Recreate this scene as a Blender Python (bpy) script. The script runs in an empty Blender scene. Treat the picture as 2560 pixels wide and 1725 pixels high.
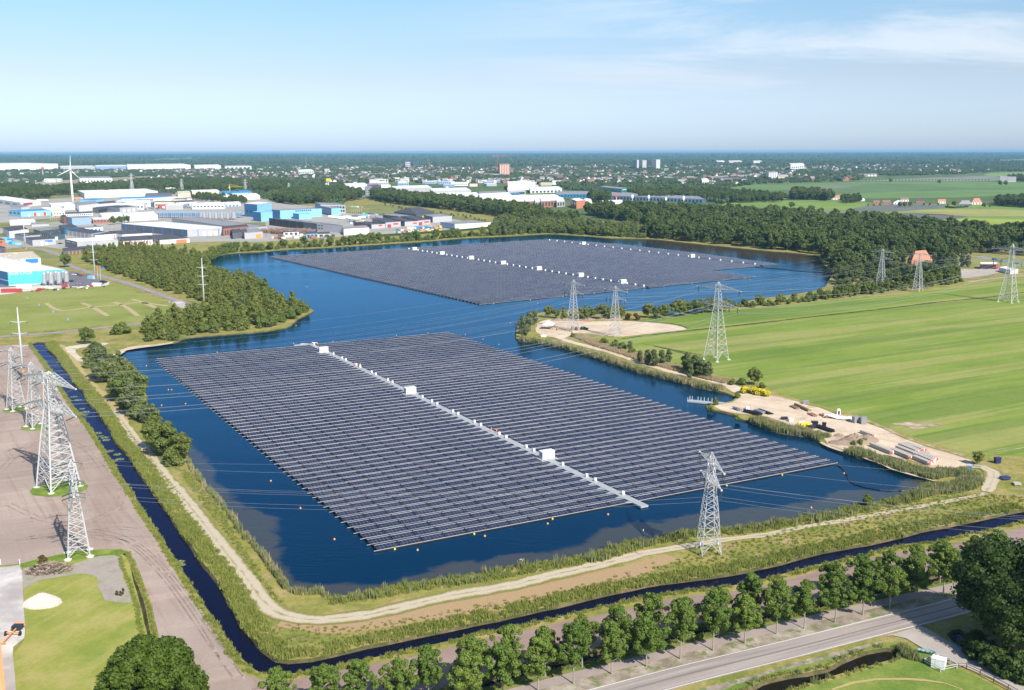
import bpy, math, random
import numpy as np
from mathutils import Vector, Matrix
from mathutils.geometry import delaunay_2d_cdt
sc = bpy.context.scene
col = sc.collection
R = math.radians
# ------------------------------------------------ camera, sky, sun, exposure
F = 2560.0; CX = 1280.0; CY = 862.5; H = 100.0; HY = 378.0
PITCH = math.atan((CY - HY) / F); ROLL = R(0.14)
cd = bpy.data.cameras.new('camera'); cam = bpy.data.objects.new('camera', cd); col.objects.link(cam)
cd.lens = 36; cd.sensor_width = 36; cd.sensor_fit = 'HORIZONTAL'; cd.clip_start = 1; cd.clip_end = 200000
cam.matrix_world = Matrix.Translation((0, 0, H)) @ Matrix.Rotation(math.pi / 2 - PITCH, 4, 'X') @ Matrix.Rotation(-ROLL, 4, 'Z')
sc.camera = cam
SUN_EL = R(41); SUN_AZ = math.atan2(0.57, -0.82)      # azimuth clockwise from +y
w = bpy.data.worlds.new('World'); sc.world = w; w.use_nodes = True
nt = w.node_tree; nt.nodes.clear()
def N(t, typ, **kw):
    n = t.nodes.new(typ)
    for k, v in kw.items(): setattr(n, k, v)
    return n
def LK(t, a, ai, b, bi): t.links.new(a.outputs[ai], b.inputs[bi])
out = N(nt, 'ShaderNodeOutputWorld'); bg = N(nt, 'ShaderNodeBackground'); bg.inputs[1].default_value = 0.07
sky = N(nt, 'ShaderNodeTexSky', sky_type='NISHITA', sun_disc=False, sun_elevation=SUN_EL, sun_rotation=SUN_AZ, altitude=0, air_density=1.0, dust_density=0.6, ozone_density=1.5)
tc = N(nt, 'ShaderNodeTexCoord'); sx = N(nt, 'ShaderNodeSeparateXYZ'); LK(nt, tc, 'Generated', sx, 0)
# thin cirrus: noise on the direction projected to a high flat layer
dv = N(nt, 'ShaderNodeMath', operation='ADD'); dv.inputs[1].default_value = 0.12; LK(nt, sx, 2, dv, 0)
px_ = N(nt, 'ShaderNodeMath', operation='DIVIDE'); LK(nt, sx, 0, px_, 0); LK(nt, dv, 0, px_, 1)
py_ = N(nt, 'ShaderNodeMath', operation='DIVIDE'); LK(nt, sx, 1, py_, 0); LK(nt, dv, 0, py_, 1)
cb = N(nt, 'ShaderNodeCombineXYZ'); LK(nt, px_, 0, cb, 0); LK(nt, py_, 0, cb, 1)
mp = N(nt, 'ShaderNodeMapping'); mp.inputs['Rotation'].default_value = (0, 0, R(24)); mp.inputs['Scale'].default_value = (0.42, 0.95, 1); mp.inputs['Location'].default_value = (1.1, 0.55, 0); LK(nt, cb, 0, mp, 0)
cn = N(nt, 'ShaderNodeTexNoise'); cn.inputs['Scale'].default_value = 1.0; cn.inputs['Detail'].default_value = 8; cn.inputs['Roughness'].default_value = 0.62; cn.inputs['Distortion'].default_value = 0.5; LK(nt, mp, 0, cn, 0)
cr = N(nt, 'ShaderNodeMapRange', interpolation_type='SMOOTHSTEP'); cr.inputs[1].default_value = 0.42; cr.inputs[2].default_value = 0.62; LK(nt, cn, 0, cr, 0)
# more veil toward the right and below the zenith
xr = N(nt, 'ShaderNodeMapRange', interpolation_type='SMOOTHSTEP'); xr.inputs[1].default_value = -0.16; xr.inputs[2].default_value = 0.3; LK(nt, sx, 0, xr, 0)
zr = N(nt, 'ShaderNodeMapRange', interpolation_type='SMOOTHSTEP'); zr.inputs[1].default_value = 0.03; zr.inputs[2].default_value = 0.09; LK(nt, sx, 2, zr, 0)
m1 = N(nt, 'ShaderNodeMath', operation='MULTIPLY'); LK(nt, cr, 0, m1, 0); LK(nt, xr, 0, m1, 1)
m2 = N(nt, 'ShaderNodeMath', operation='MULTIPLY'); LK(nt, m1, 0, m2, 0); LK(nt, zr, 0, m2, 1)
m3 = N(nt, 'ShaderNodeMath', operation='MULTIPLY'); m3.inputs[1].default_value = 0.62; LK(nt, m2, 0, m3, 0)
tint = N(nt, 'ShaderNodeMix', data_type='RGBA', blend_type='MULTIPLY'); tint.inputs[0].default_value = 1; LK(nt, sky, 0, tint, 6)
hz = N(nt, 'ShaderNodeValToRGB'); e_ = hz.color_ramp.elements; e_[0].position = 0.0; e_[0].color = (0.8, 0.948, 0.964, 1); e_[1].position = 0.5; e_[1].color = (0.62, 0.8, 0.6, 1); e_.new(0.07).color = (0.9, 0.815, 0.615, 1); e_.new(0.14).color = (0.867, 0.92, 0.63, 1); LK(nt, sx, 2, hz, 0)
hs_ = N(nt, 'ShaderNodeVectorMath', operation='MULTIPLY'); hs_.inputs[1].default_value = (1.2, 1.35, 2.2); LK(nt, hz, 0, hs_, 0); LK(nt, hs_, 0, tint, 7)
cm = N(nt, 'ShaderNodeMix', data_type='RGBA'); cm.inputs[7].default_value = (9.0, 9.5, 10.2, 1); LK(nt, m3, 0, cm, 0); LK(nt, tint, 2, cm, 6)
LK(nt, cm, 2, bg, 0); LK(nt, bg, 0, out, 0)
sd = bpy.data.lights.new('sun', 'SUN'); sd.energy = 4.7; sd.angle = R(0.5); sd.color = (1.0, 0.93, 0.82)
so = bpy.data.objects.new('sun', sd); col.objects.link(so)
sv = Vector((math.sin(SUN_AZ) * math.cos(SUN_EL), math.cos(SUN_AZ) * math.cos(SUN_EL), math.sin(SUN_EL)))
so.rotation_euler = sv.to_track_quat('Z', 'Y').to_euler(); so.location = (0, -50, 300)
vs = sc.view_settings; vs.view_transform = 'Standard'; vs.look = 'None'; vs.gamma = 1; vs.exposure = 0.6; vs.use_curve_mapping = False
sc.cycles.max_bounces = 5; sc.cycles.diffuse_bounces = 2; sc.cycles.glossy_bounces = 2; sc.cycles.transmission_bounces = 2; sc.cycles.transparent_max_bounces = 6; sc.cycles.volume_bounces = 0
sc.cycles.use_adaptive_sampling = True

# ------------------------------------------------ measuring: a photo point -> the spot on the land it shows
LZ = 0.6       # height of the land above the water
def G(px, py, z=LZ):
    u = px - CX; v = -(py - CY)
    c, s = math.cos(-ROLL), math.sin(-ROLL)
    u, v = u * c - v * s, u * s + v * c
    cp, sp = math.cos(PITCH), math.sin(PITCH)
    dx = u; dy = F * cp + v * sp; dz = -F * sp + v * cp
    t = (z - H) / dz
    return Vector((dx * t, dy * t, z))
def hgt(bx, by, ty, z=LZ):
    p = G(bx, by, z); v1 = (ty - HY - 0 * bx)
    # height whose top appears ty
    lo, hi = 0.0, 200.0
    for _ in range(40):
        m = (lo + hi) / 2
        cp, sp = math.cos(PITCH), math.sin(PITCH)
        zz = z + m - H
        d = p.y * cp - zz * sp; vv = p.y * sp + zz * cp
        u = p.x / d * F; vv = vv / d * F
        c, s = math.cos(ROLL), math.sin(ROLL)
        if CY - (u * s + vv * c) > ty: lo = m
        else: hi = m
    return lo
rng = random.Random(7)
ORD = 'first second third fourth fifth sixth seventh eighth ninth tenth eleventh twelfth thirteenth fourteenth fifteenth sixteenth seventeenth eighteenth nineteenth twentieth'.split()
def ordn(i):
    if i < 20: return ORD[i]
    k = i + 1; t = {2: 'twenty', 3: 'thirty', 4: 'forty'}[k // 10]
    return (t[:-1] + 'ieth') if k % 10 == 0 else t + '-' + ORD[k % 10 - 1]
# ------------------------------------------------ object helpers
def tag(o, label=None, cat=None, group=None, kind=None):
    if label: o['label'] = label
    if cat: o['category'] = cat
    if group: o['group'] = group
    if kind: o['kind'] = kind
    return o
def thing(name, label, cat, loc=(0, 0, 0), rz=0, group=None):
    o = bpy.data.objects.new(name, None); col.objects.link(o); o.empty_display_size = 0.5
    o.location = loc; o.rotation_euler = (0, 0, rz)
    return tag(o, label, cat, group)
class MB:
    def __init__(s): s.v = []; s.f = []; s.m = []; s.uv = {}
    def quad(s, a, b, c, d, m=0, uv=None):
        n = len(s.v); s.v += [tuple(a), tuple(b), tuple(c), tuple(d)]; s.f.append((n, n + 1, n + 2, n + 3)); s.m.append(m)
        if uv: s.uv[len(s.f) - 1] = uv
    def poly(s, pts, m=0):
        n = len(s.v); s.v += [tuple(p) for p in pts]; s.f.append(tuple(range(n, n + len(pts)))); s.m.append(m)
    def hexa(s, P, m=0):          # P: 4 bottom (ccw) + 4 top
        n = len(s.v); s.v += [tuple(p) for p in P]
        for f in ((0, 3, 2, 1), (4, 5, 6, 7), (0, 1, 5, 4), (1, 2, 6, 5), (2, 3, 7, 6), (3, 0, 4, 7)):
            s.f.append(tuple(n + i for i in f)); s.m.append(m)
    def box(s, x0, x1, y0, y1, z0, z1, m=0):
        s.hexa([(x0, y0, z0), (x1, y0, z0), (x1, y1, z0), (x0, y1, z0), (x0, y0, z1), (x1, y0, z1), (x1, y1, z1), (x0, y1, z1)], m)
    def bar(s, a, b, t=0.1, m=0, t2=None):
        a = Vector(a); b = Vector(b); d = b - a
        if d.length < 1e-6: return
        d.normalize(); u = d.cross(Vector((0, 0, 1)))
        if u.length < 0.05: u = d.cross(Vector((1, 0, 0)))
        u.normalize(); v = d.cross(u); t2 = t if t2 is None else t2
        s.hexa([a + (u * i + v * j) * t / 2 for i, j in ((-1, -1), (1, -1), (1, 1), (-1, 1))] + [b + (u * i + v * j) * t2 / 2 for i, j in ((-1, -1), (1, -1), (1, 1), (-1, 1))], m)
    def tube(s, pts, r, n=6, m=0, r2=None, cap=True):
        pts = [Vector(p) for p in pts]; k = len(pts); base = len(s.v)
        for i, p in enumerate(pts):
            d = (pts[min(i + 1, k - 1)] - pts[max(i - 1, 0)]).normalized()
            u = d.cross(Vector((0, 0, 1)))
            if u.length < 0.05: u = d.cross(Vector((0, 1, 0)))
            u.normalize(); v = d.cross(u)
            rr = r if r2 is None else (r2[i] if isinstance(r2, (list, tuple)) else r + (r2 - r) * i / (k - 1))
            for j in range(n):
                a = 2 * math.pi * j / n; s.v.append(tuple(p + (u * math.cos(a) + v * math.sin(a)) * rr))
        for i in range(k - 1):
            for j in range(n):
                q = base + i * n; s.f.append((q + j, q + (j + 1) % n, q + n + (j + 1) % n, q + n + j)); s.m.append(m)
        if cap:
            s.f.append(tuple(base + j for j in range(n))); s.m.append(m)
            s.f.append(tuple(base + (k - 1) * n + j for j in reversed(range(n)))); s.m.append(m)
    def lathe(s, prof, n=12, m=0, cx=0, cy=0):
        base = len(s.v)
        for r, z in prof:
            for j in range(n):
                a = 2 * math.pi * j / n; s.v.append((cx + r * math.cos(a), cy + r * math.sin(a), z))
        for i in range(len(prof) - 1):
            for j in range(n):
                q = base + i * n; s.f.append((q + j, q + (j + 1) % n, q + n + (j + 1) % n, q + n + j)); s.m.append(m)
        s.f.append(tuple(base + j for j in reversed(range(n)))); s.m.append(m)
        q = base + (len(prof) - 1) * n; s.f.append(tuple(q + j for j in range(n))); s.m.append(m)
    def mesh(s, name, mats, smooth=False):
        me = bpy.data.meshes.new(name); me.from_pydata(s.v, [], s.f)
        mats = mats if isinstance(mats, (list, tuple)) else [mats]
        for mm in mats: me.materials.append(mm)
        if len(mats) > 1: me.polygons.foreach_set('material_index', s.m)
        if s.uv:
            ul = me.uv_layers.new(name='UVMap')
            for fi, uv in s.uv.items():
                ls = me.polygons[fi].loop_start
                for k, c in enumerate(uv): ul.data[ls + k].uv = c
        if smooth: me.polygons.foreach_set('use_smooth', [True] * len(me.polygons))
        me.update(); return me
    def build(s, name, mats, parent=None, smooth=False, loc=None):
        o = bpy.data.objects.new(name, s.mesh(name, mats, smooth)); col.objects.link(o)
        if parent: o.parent = parent
        if loc is not None: o.location = loc
        return o
def children(o): return [c for c in bpy.data.objects if c.parent == o]
def copy_tree(o, kids=None):
    c = o.copy(); col.objects.link(c)
    for ch, sub in (kids or []):
        d = ch.copy(); col.objects.link(d); d.parent = c
        for g in sub:
            e = g.copy(); col.objects.link(e); e.parent = d
    return c
def kidlist(o): return [(c, children(c)) for c in children(o)]

# ------------------------------------------------ materials
def newmat(name):
    m = bpy.data.materials.new(name); m.use_nodes = True; t = m.node_tree; t.nodes.clear()
    o = N(t, 'ShaderNodeOutputMaterial'); p = N(t, 'ShaderNodeBsdfPrincipled'); LK(t, p, 0, o, 0)
    return m, t, p
def c4(c): return (c[0], c[1], c[2], 1)
def plain(name, c, rough=0.6, metal=0.0, var=0.12, scale=0.6, spec=0.4, bump=0.0):
    m, t, p = newmat(name)
    g = N(t, 'ShaderNodeTexCoord'); n = N(t, 'ShaderNodeTexNoise'); n.inputs['Scale'].default_value = scale; n.inputs['Detail'].default_value = 5; LK(t, g, 'Object', n, 0)
    mx = N(t, 'ShaderNodeMix', data_type='RGBA'); mx.inputs[6].default_value = c4([x * (1 - var) for x in c]); mx.inputs[7].default_value = c4([min(1, x * (1 + var)) for x in c])
    LK(t, n, 0, mx, 0); LK(t, mx, 2, p, 'Base Color')
    p.inputs['Roughness'].default_value = rough; p.inputs['Metallic'].default_value = metal; p.inputs['Specular IOR Level'].default_value = spec
    return m
def corrug(name, c, rough=0.45, pitch=1.2, var=0.08):
    """sheet cladding with vertical ribs"""
    m = plain(name, c, rough, 0.0, var, 0.15, 0.5); t = m.node_tree; p = [n for n in t.nodes if n.type == 'BSDF_PRINCIPLED'][0]
    g = N(t, 'ShaderNodeTexCoord'); a = N(t, 'ShaderNodeSeparateXYZ'); LK(t, g, 'Object', a, 0)
    s = N(t, 'ShaderNodeMath', operation='ADD'); LK(t, a, 0, s, 0); LK(t, a, 1, s, 1)
    q = N(t, 'ShaderNodeMath', operation='MULTIPLY'); q.inputs[1].default_value = 6.283 / pitch; LK(t, s, 0, q, 0)
    w_ = N(t, 'ShaderNodeMath', operation='SINE'); LK(t, q, 0, w_, 0)
    b = N(t, 'ShaderNodeBump'); b.inputs['Strength'].default_value = 0.35; b.inputs['Distance'].default_value = 0.08; LK(t, w_, 0, b, 'Height'); LK(t, b, 0, p, 'Normal')
    return m
def groundmat(name, cols, scale=0.05, fine=1.2, rough=0.95, fineamt=0.35, stripe=None, bump=0.25, patches=None):
    """cols: 3 colours mixed by large noise; fine mottling; optional stripes (angle, spacing, amount, colour); optional bare patches (colour, scale, threshold)"""
    m, t, p = newmat(name); g = N(t, 'ShaderNodeNewGeometry')
    n1 = N(t, 'ShaderNodeTexNoise'); n1.inputs['Scale'].default_value = scale; n1.inputs['Detail'].default_value = 6; n1.inputs['Roughness'].default_value = 0.6; LK(t, g, 'Position', n1, 0)
    r = N(t, 'ShaderNodeValToRGB'); e = r.color_ramp.elements; e[0].position = 0.34; e[0].color = c4(cols[0]); e[1].position = 0.66; e[1].color = c4(cols[2]); k = e.new(0.5); k.color = c4(cols[1]); LK(t, n1, 0, r, 0)
    cur = (r, 0)
    if stripe:
        for st in (stripe if isinstance(stripe, list) else [stripe]):
            ang, sp, amt, sc_col = st[:4]; dist = st[4] if len(st) > 4 else 1.5
            mpn = N(t, 'ShaderNodeMapping'); mpn.inputs['Rotation'].default_value = (0, 0, -ang); LK(t, g, 'Position', mpn, 0)
            ms = N(t, 'ShaderNodeMapping'); ms.inputs['Scale'].default_value = (0.045 / sp, 1.0 / sp, 1); LK(t, mpn, 0, ms, 0)
            nn = N(t, 'ShaderNodeTexNoise'); nn.inputs['Scale'].default_value = 1.0; nn.inputs['Detail'].default_value = 4; nn.inputs['Distortion'].default_value = 0.15; LK(t, ms, 0, nn, 0)
            mr = N(t, 'ShaderNodeMapRange', interpolation_type='SMOOTHSTEP'); mr.inputs[1].default_value = 0.52; mr.inputs[2].default_value = 0.52 + 0.12 * dist; mr.inputs[4].default_value = amt; LK(t, nn, 0, mr, 0)
            mx = N(t, 'ShaderNodeMix', data_type='RGBA'); mx.inputs[7].default_value = c4(sc_col); LK(t, mr, 0, mx, 0); LK(t, cur[0], cur[1], mx, 6); cur = (mx, 2)
    if patches:
        pc, ps, pt, pa = patches
        nn = N(t, 'ShaderNodeTexNoise'); nn.inputs['Scale'].default_value = ps; nn.inputs['Detail'].default_value = 7; nn.inputs['Roughness'].default_value = 0.65; LK(t, g, 'Position', nn, 0)
        mr = N(t, 'ShaderNodeMapRange', interpolation_type='SMOOTHSTEP'); mr.inputs[1].default_value = pt; mr.inputs[2].default_value = pt + 0.1; mr.inputs[4].default_value = pa; LK(t, nn, 0, mr, 0)
        mx = N(t, 'ShaderNodeMix', data_type='RGBA'); mx.inputs[7].default_value = c4(pc); LK(t, mr, 0, mx, 0); LK(t, cur[0], cur[1], mx, 6); cur = (mx, 2)
    n2 = N(t, 'ShaderNodeTexNoise'); n2.inputs['Scale'].default_value = fine; n2.inputs['Detail'].default_value = 6; n2.inputs['Roughness'].default_value = 0.7; LK(t, g, 'Position', n2, 0)
    mr = N(t, 'ShaderNodeMapRange'); mr.inputs[1].default_value = 0.25; mr.inputs[2].default_value = 0.75; mr.inputs[3].default_value = 1 - fineamt; mr.inputs[4].default_value = 1 + fineamt; LK(t, n2, 0, mr, 0)
    vm = N(t, 'ShaderNodeVectorMath', operation='SCALE'); LK(t, cur[0], cur[1], vm, 0); LK(t, mr, 0, vm, 'Scale'); LK(t, vm, 0, p, 'Base Color')
    if bump:
        b = N(t, 'ShaderNodeBump'); b.inputs['Strength'].default_value = bump; b.inputs['Distance'].default_value = 0.5; LK(t, n2, 0, b, 'Height'); LK(t, b, 0, p, 'Normal')
    p.inputs['Roughness'].default_value = rough; p.inputs['Specular IOR Level'].default_value = 0.15
    return m
def leafmat(name, c1, c2, rough=0.6, trans=0.25):
    m, t, p = newmat(name)
    oi = N(t, 'ShaderNodeObjectInfo'); g = N(t, 'ShaderNodeNewGeometry')
    n = N(t, 'ShaderNodeTexNoise'); n.inputs['Scale'].default_value = 0.6; n.inputs['Detail'].default_value = 3; LK(t, g, 'Position', n, 0)
    a = N(t, 'ShaderNodeMath', operation='MULTIPLY_ADD'); a.inputs[1].default_value = 0.55; LK(t, oi, 'Random', a, 0)
    b = N(t, 'ShaderNodeMapRange'); b.inputs[1].default_value = 0.3; b.inputs[2].default_value = 0.7; b.inputs[4].default_value = 0.45; LK(t, n, 0, b, 0); LK(t, b, 0, a, 2)
    mx = N(t, 'ShaderNodeMix', data_type='RGBA'); mx.inputs[6].default_value = c4(c1); mx.inputs[7].default_value = c4(c2); LK(t, a, 0, mx, 0); LK(t, mx, 2, p, 'Base Color')
    p.inputs['Roughness'].default_value = rough; p.inputs['Specular IOR Level'].default_value = 0.25
    if trans:
        tr = N(t, 'ShaderNodeBsdfTranslucent'); LK(t, mx, 2, tr, 'Color'); ms = N(t, 'ShaderNodeMixShader'); ms.inputs[0].default_value = trans
        o = [x for x in t.nodes if x.type == 'OUTPUT_MATERIAL'][0]; LK(t, p, 0, ms, 1); LK(t, tr, 0, ms, 2); LK(t, ms, 0, o, 0)
    return m
# ------------------------------------------------ outlines measured on the photo (2560 px wide)
LAKE = [(286,888),(320,871),(331,869),(430,858),(467,845),(550,838),(640,831),(676,826),(720,818),(747,796),(777,783),(781,775),(740,762),(700,750),(640,706),(580,697),(540,690),(520,668),(522,650),(569,635),(640,631),(722,624),(816,620),(942,612),(1052,605),(1162,596),(1280,590.5),(1371,585.5),(1434,589),(1483,592),(1527,596),(1624,598),(1692,605),(1802,616),(1920,628),(1975,632),(2038,640),(2052,650),(2060,663),(2074,677),(2081,685),(2072,702),(2057,721),(2002,734),(1920,745),(1885,750),(1820,768),(1780,774),(1681,784),(1604,779),(1566,779),(1494,777),(1398,777),(1354,782),(1310,795),(1295,815),(1290,835),(1296,851),(1335,856),(1379,864.5),(1417,873),(1489,895),(1527,908),(1583,927),(1638,941),(1693,955),(1748,969),(1798,978.5),(1828,988),(1839,997),(1831,1004),(1803,1010),(1784,1011.6),(1765,1016),(1768,1023),(1803,1029.5),(1834,1038),(1842,1046),(1872,1054),(1920,1074),(1961,1083),(2016,1091),(2048,1101),(2055,1111),(2074,1120),(2113,1134),(2154,1145),(2195,1159),(2250,1181),(2292,1192),(2319,1200),(2344,1208),(2340,1217),(2306,1222),(2297,1231),(2270,1242),(2223,1250),(2168,1261),(2113,1272),(2058,1286),(1989,1297),(1920,1309),(1803,1325),(1693,1334),(1638,1351),(1583,1355),(1533,1367),(1484,1388),(1390,1403),(1280,1421),(1163,1442),(1053,1456),(970,1472),(874,1489),(819,1495),(803,1485),(750,1488),(723,1477),(703,1450),(681,1422),(656,1387),(640,1368),(617,1345),(595,1320),(581,1293),(562,1272),(523,1226),(490,1187),(474,1157),(466,1135),(440,1095),(408,1060),(391,1044),(369,1019),(366,994),(352,960),(322,935),(285,918),(276,908),(292,899)]
CANAL = [(78,859),(96,884),(124,920),(154,972),(179,1011),(204,1041),(229,1074),(248,1107),(278,1151),(303,1193),(322,1217),(353,1272),(369,1293),(413,1362),(452,1422),(496,1491),(523,1535),(565,1596),(600,1648),(625,1672),(650,1683),(676,1687),(717,1690),(772,1681),(819,1673),(896,1654),(984,1637),(1053,1621),(1136,1602),(1191,1588),(1280,1570),(1398,1544),(1500,1519),(1583,1500),(1680,1483),(1762,1473),(1831,1467),(1920,1448),(2003,1425),(2085,1405),(2170,1385),(2259,1363),(2333,1358),(2383,1344),(2471,1326),(2560,1304),(2700,1270),
 (2700,1243),(2560,1275),(2471,1293),(2388,1311),(2305,1327),(2195,1355),(2085,1375),(2003,1393),(1920,1416),(1803,1439),(1721,1449),(1610,1465),(1500,1489),(1390,1516),(1280,1540),(1163,1566),(1081,1582),(998,1601),(915,1618),(833,1637),(778,1648),(723,1655),(695,1651),(665,1632),(640,1601),(606,1560),(578,1513),(556,1469),(523,1428),(493,1384),(454,1332),(430,1293),(413,1270),(386,1231),(361,1198),(344,1171),(317,1132),(292,1107),(273,1069),(248,1033),(222,1005),(212,983),(190,961),(171,934),(149,903),(138,887),(118,870),(114,857)]
D2c = [(1060,1757),(1177,1727),(1280,1692),(1459,1650),(1583,1619),(1721,1589),(1803,1569),(1920,1543),(2074,1512),(2195,1482),(2306,1457),(2402,1433),(2526,1401),(2700,1360)]
D3c = [(306,1384),(314,1400),(322,1425),(339,1469),(355,1513),(364,1560),(372,1600)]
PONDB = [(1780,1775),(1830,1745),(1920,1702),(1990,1688),(2060,1675),(2110,1650),(2160,1632),(2215,1622),(2245,1626),(2262,1640),(2240,1650),(2190,1662),(2130,1680),(2060,1700),(2000,1718),(1940,1740),(1880,1780)]
PONDT = [(2366,1590),(2380,1578),(2400,1576),(2420,1590),(2420,1615),(2405,1622),(2385,1610)]
def resample(pts, step, closed=True, jit=0.0, seed=0):
    """Catmull-Rom through the points, then jitter sideways a little"""
    r_ = random.Random(seed); n = len(pts); outp = []
    segs = n if closed else n - 1
    for i in range(segs):
        p0 = pts[(i - 1) % n] if (closed or i > 0) else pts[0]; p1 = pts[i]; p2 = pts[(i + 1) % n]; p3 = pts[(i + 2) % n] if (closed or i + 2 < n) else pts[-1]
        L = (p2 - p1).length; k = max(1, int(L / step))
        for j in range(k):
            t = j / k
            q = 0.5 * ((2 * p1) + (p2 - p0) * t + (2 * p0 - 5 * p1 + 4 * p2 - p3) * t * t + (3 * p1 - p0 - 3 * p2 + p3) * t ** 3)
            if jit: q = q + Vector((r_.uniform(-jit, jit), r_.uniform(-jit, jit), 0))
            outp.append(q)
    if not closed: outp.append(pts[-1].copy())
    return outp
def W(pp, z=LZ): return [G(x, y, z) for x, y in pp]
def ribbon(cpts, half):
    L = []; Rr = []
    for i, p in enumerate(cpts):
        d = (cpts[min(i + 1, len(cpts) - 1)] - cpts[max(i - 1, 0)]).normalized(); nn = Vector((-d.y, d.x, 0))
        h = half[i] if isinstance(half, list) else half
        L.append(p + nn * h); Rr.append(p - nn * h)
    return L, Rr
def offset_px(q_, d_): L, _ = ribbon(resample(W(q_), 6, False), d_); return L
def polyfill(name, outline, z, mat, kind='structure', extra=None):
    """flat sheet inside a closed outline, interior kept as clean triangles"""
    v = [Vector((p.x, p.y)) for p in outline]; n = len(v)
    if sum(v[i].x * v[(i + 1) % n].y - v[(i + 1) % n].x * v[i].y for i in range(n)) < 0: v = v[::-1]
    res = delaunay_2d_cdt(v, [], [list(range(n))], 1, 1e-4)
    me = bpy.data.meshes.new(name); me.from_pydata([(p.x, p.y, z) for p in res[0]], [], [tuple(f) for f in res[2]])
    me.materials.append(mat)
    # face up
    for pgn in me.polygons:
        if pgn.normal.z < 0: pgn.flip()
    me.update(); o = bpy.data.objects.new(name, me); col.objects.link(o)
    if kind: o['kind'] = kind
    return o
SHEET_N = [0]
def sheet(name, pp, mat, lay, step=6, jit=0.25, z=None, seed=None):
    SHEET_N[0] += 1
    pts = W(pp) if not isinstance(pp[0], Vector) else pp
    return polyfill(name, resample(pts, step, True, jit, SHEET_N[0]), (LZ + 0.03 * lay) if z is None else z, mat)
def strip(name, pp, width, mat, lay, jit=0.12, step=3.0, closed=False, seed=3):
    """a road or track: one ribbon with u along and v across in metres"""
    c = resample(W(pp) if not isinstance(pp[0], Vector) else pp, step, False, 0)
    if isinstance(width, (list, tuple)):
        half = []
        for i in range(len(c)):
            t = i / (len(c) - 1) * (len(width) - 1); k = min(int(t), len(width) - 2); half.append((width[k] + (width[k + 1] - width[k]) * (t - k)) / 2)
    else: half = [width / 2] * len(c)
    r_ = random.Random(seed); L, Rr = ribbon(c, [h + r_.uniform(-jit, jit) for h in half]); mb = MB(); s = 0; z = LZ + 0.03 * lay
    for i in range(len(c) - 1):
        ds = (c[i + 1] - c[i]).length; a, b, d, e = Rr[i], Rr[i + 1], L[i + 1], L[i]
        q = [Vector((p.x, p.y, z)) for p in (a, b, d, e)]
        mb.quad(*q, uv=[(s, -half[i]), (s + ds, -half[i + 1]), (s + ds, half[i + 1]), (s, half[i])]); s += ds
    o = mb.build(name, mat); o['kind'] = 'structure'; return o
def inside(p, poly):
    x, y = p[0], p[1]; c = False; j = len(poly) - 1
    for i in range(len(poly)):
        xi, yi = poly[i][0], poly[i][1]; xj, yj = poly[j][0], poly[j][1]
        if (yi > y) != (yj > y) and x < (xj - xi) * (y - yi) / (yj - yi) + xi: c = not c
        j = i
    return c
def np_inside(X, Y, poly):
    c = np.zeros(X.shape, bool); n = len(poly); j = n - 1
    for i in range(n):
        xi, yi = poly[i][0], poly[i][1]; xj, yj = poly[j][0], poly[j][1]
        if yi != yj:
            k = ((yi > Y) != (yj > Y)) & (X < (xj - xi) * (Y - yi) / (yj - yi) + xi); c ^= k
        j = i
    return c
def np_dist(X, Y, poly, closed=True):
    D = np.full(X.shape, 1e9); n = len(poly)
    for i in range(n if closed else n - 1):
        ax, ay = poly[i][0], poly[i][1]; bx, by = poly[(i + 1) % n][0], poly[(i + 1) % n][1]
        dx, dy = bx - ax, by - ay; l2 = dx * dx + dy * dy + 1e-9
        t = np.clip(((X - ax) * dx + (Y - ay) * dy) / l2, 0, 1); D = np.minimum(D, np.hypot(X - ax - t * dx, Y - ay - t * dy))
    return D
lakeW = resample(W(LAKE, 0.3), 3, True, 0.25, 1)
canalW = resample(W(CANAL, 0.3), 3, True, 0.2, 2)
d2L, d2R = ribbon(resample(W(D2c, 0.3), 4, False), 1.5); d2W = d2L + d2R[::-1]
d3L, d3R = ribbon(resample(W(D3c, 0.3), 3, False), 0.55); d3W = d3L + d3R[::-1]
pbW = resample(W(PONDB, 0.3), 2, True, 0.15, 4); ptW = resample(W(PONDT, 0.3), 2, True, 0.1, 5)
HOLES = [lakeW, canalW, d2W, d3W, pbW, ptW]
# colours (linear, real-world)
M = {}
M['ground'] = groundmat('grassland', [(0.15, 0.18, 0.04), (0.24, 0.225, 0.06), (0.32, 0.26, 0.1)], 0.08, 0.9, patches=((0.33, 0.25, 0.13), 0.16, 0.54, 0.8))
M['far'] = groundmat('far_grassland', [(0.06, 0.1, 0.035), (0.09, 0.13, 0.04), (0.13, 0.15, 0.06)], 0.004, 0.05, bump=0)
M['bank'] = groundmat('bank_soil', [(0.05, 0.06, 0.02), (0.08, 0.075, 0.035), (0.16, 0.12, 0.07)], 0.2, 2.0)
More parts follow.
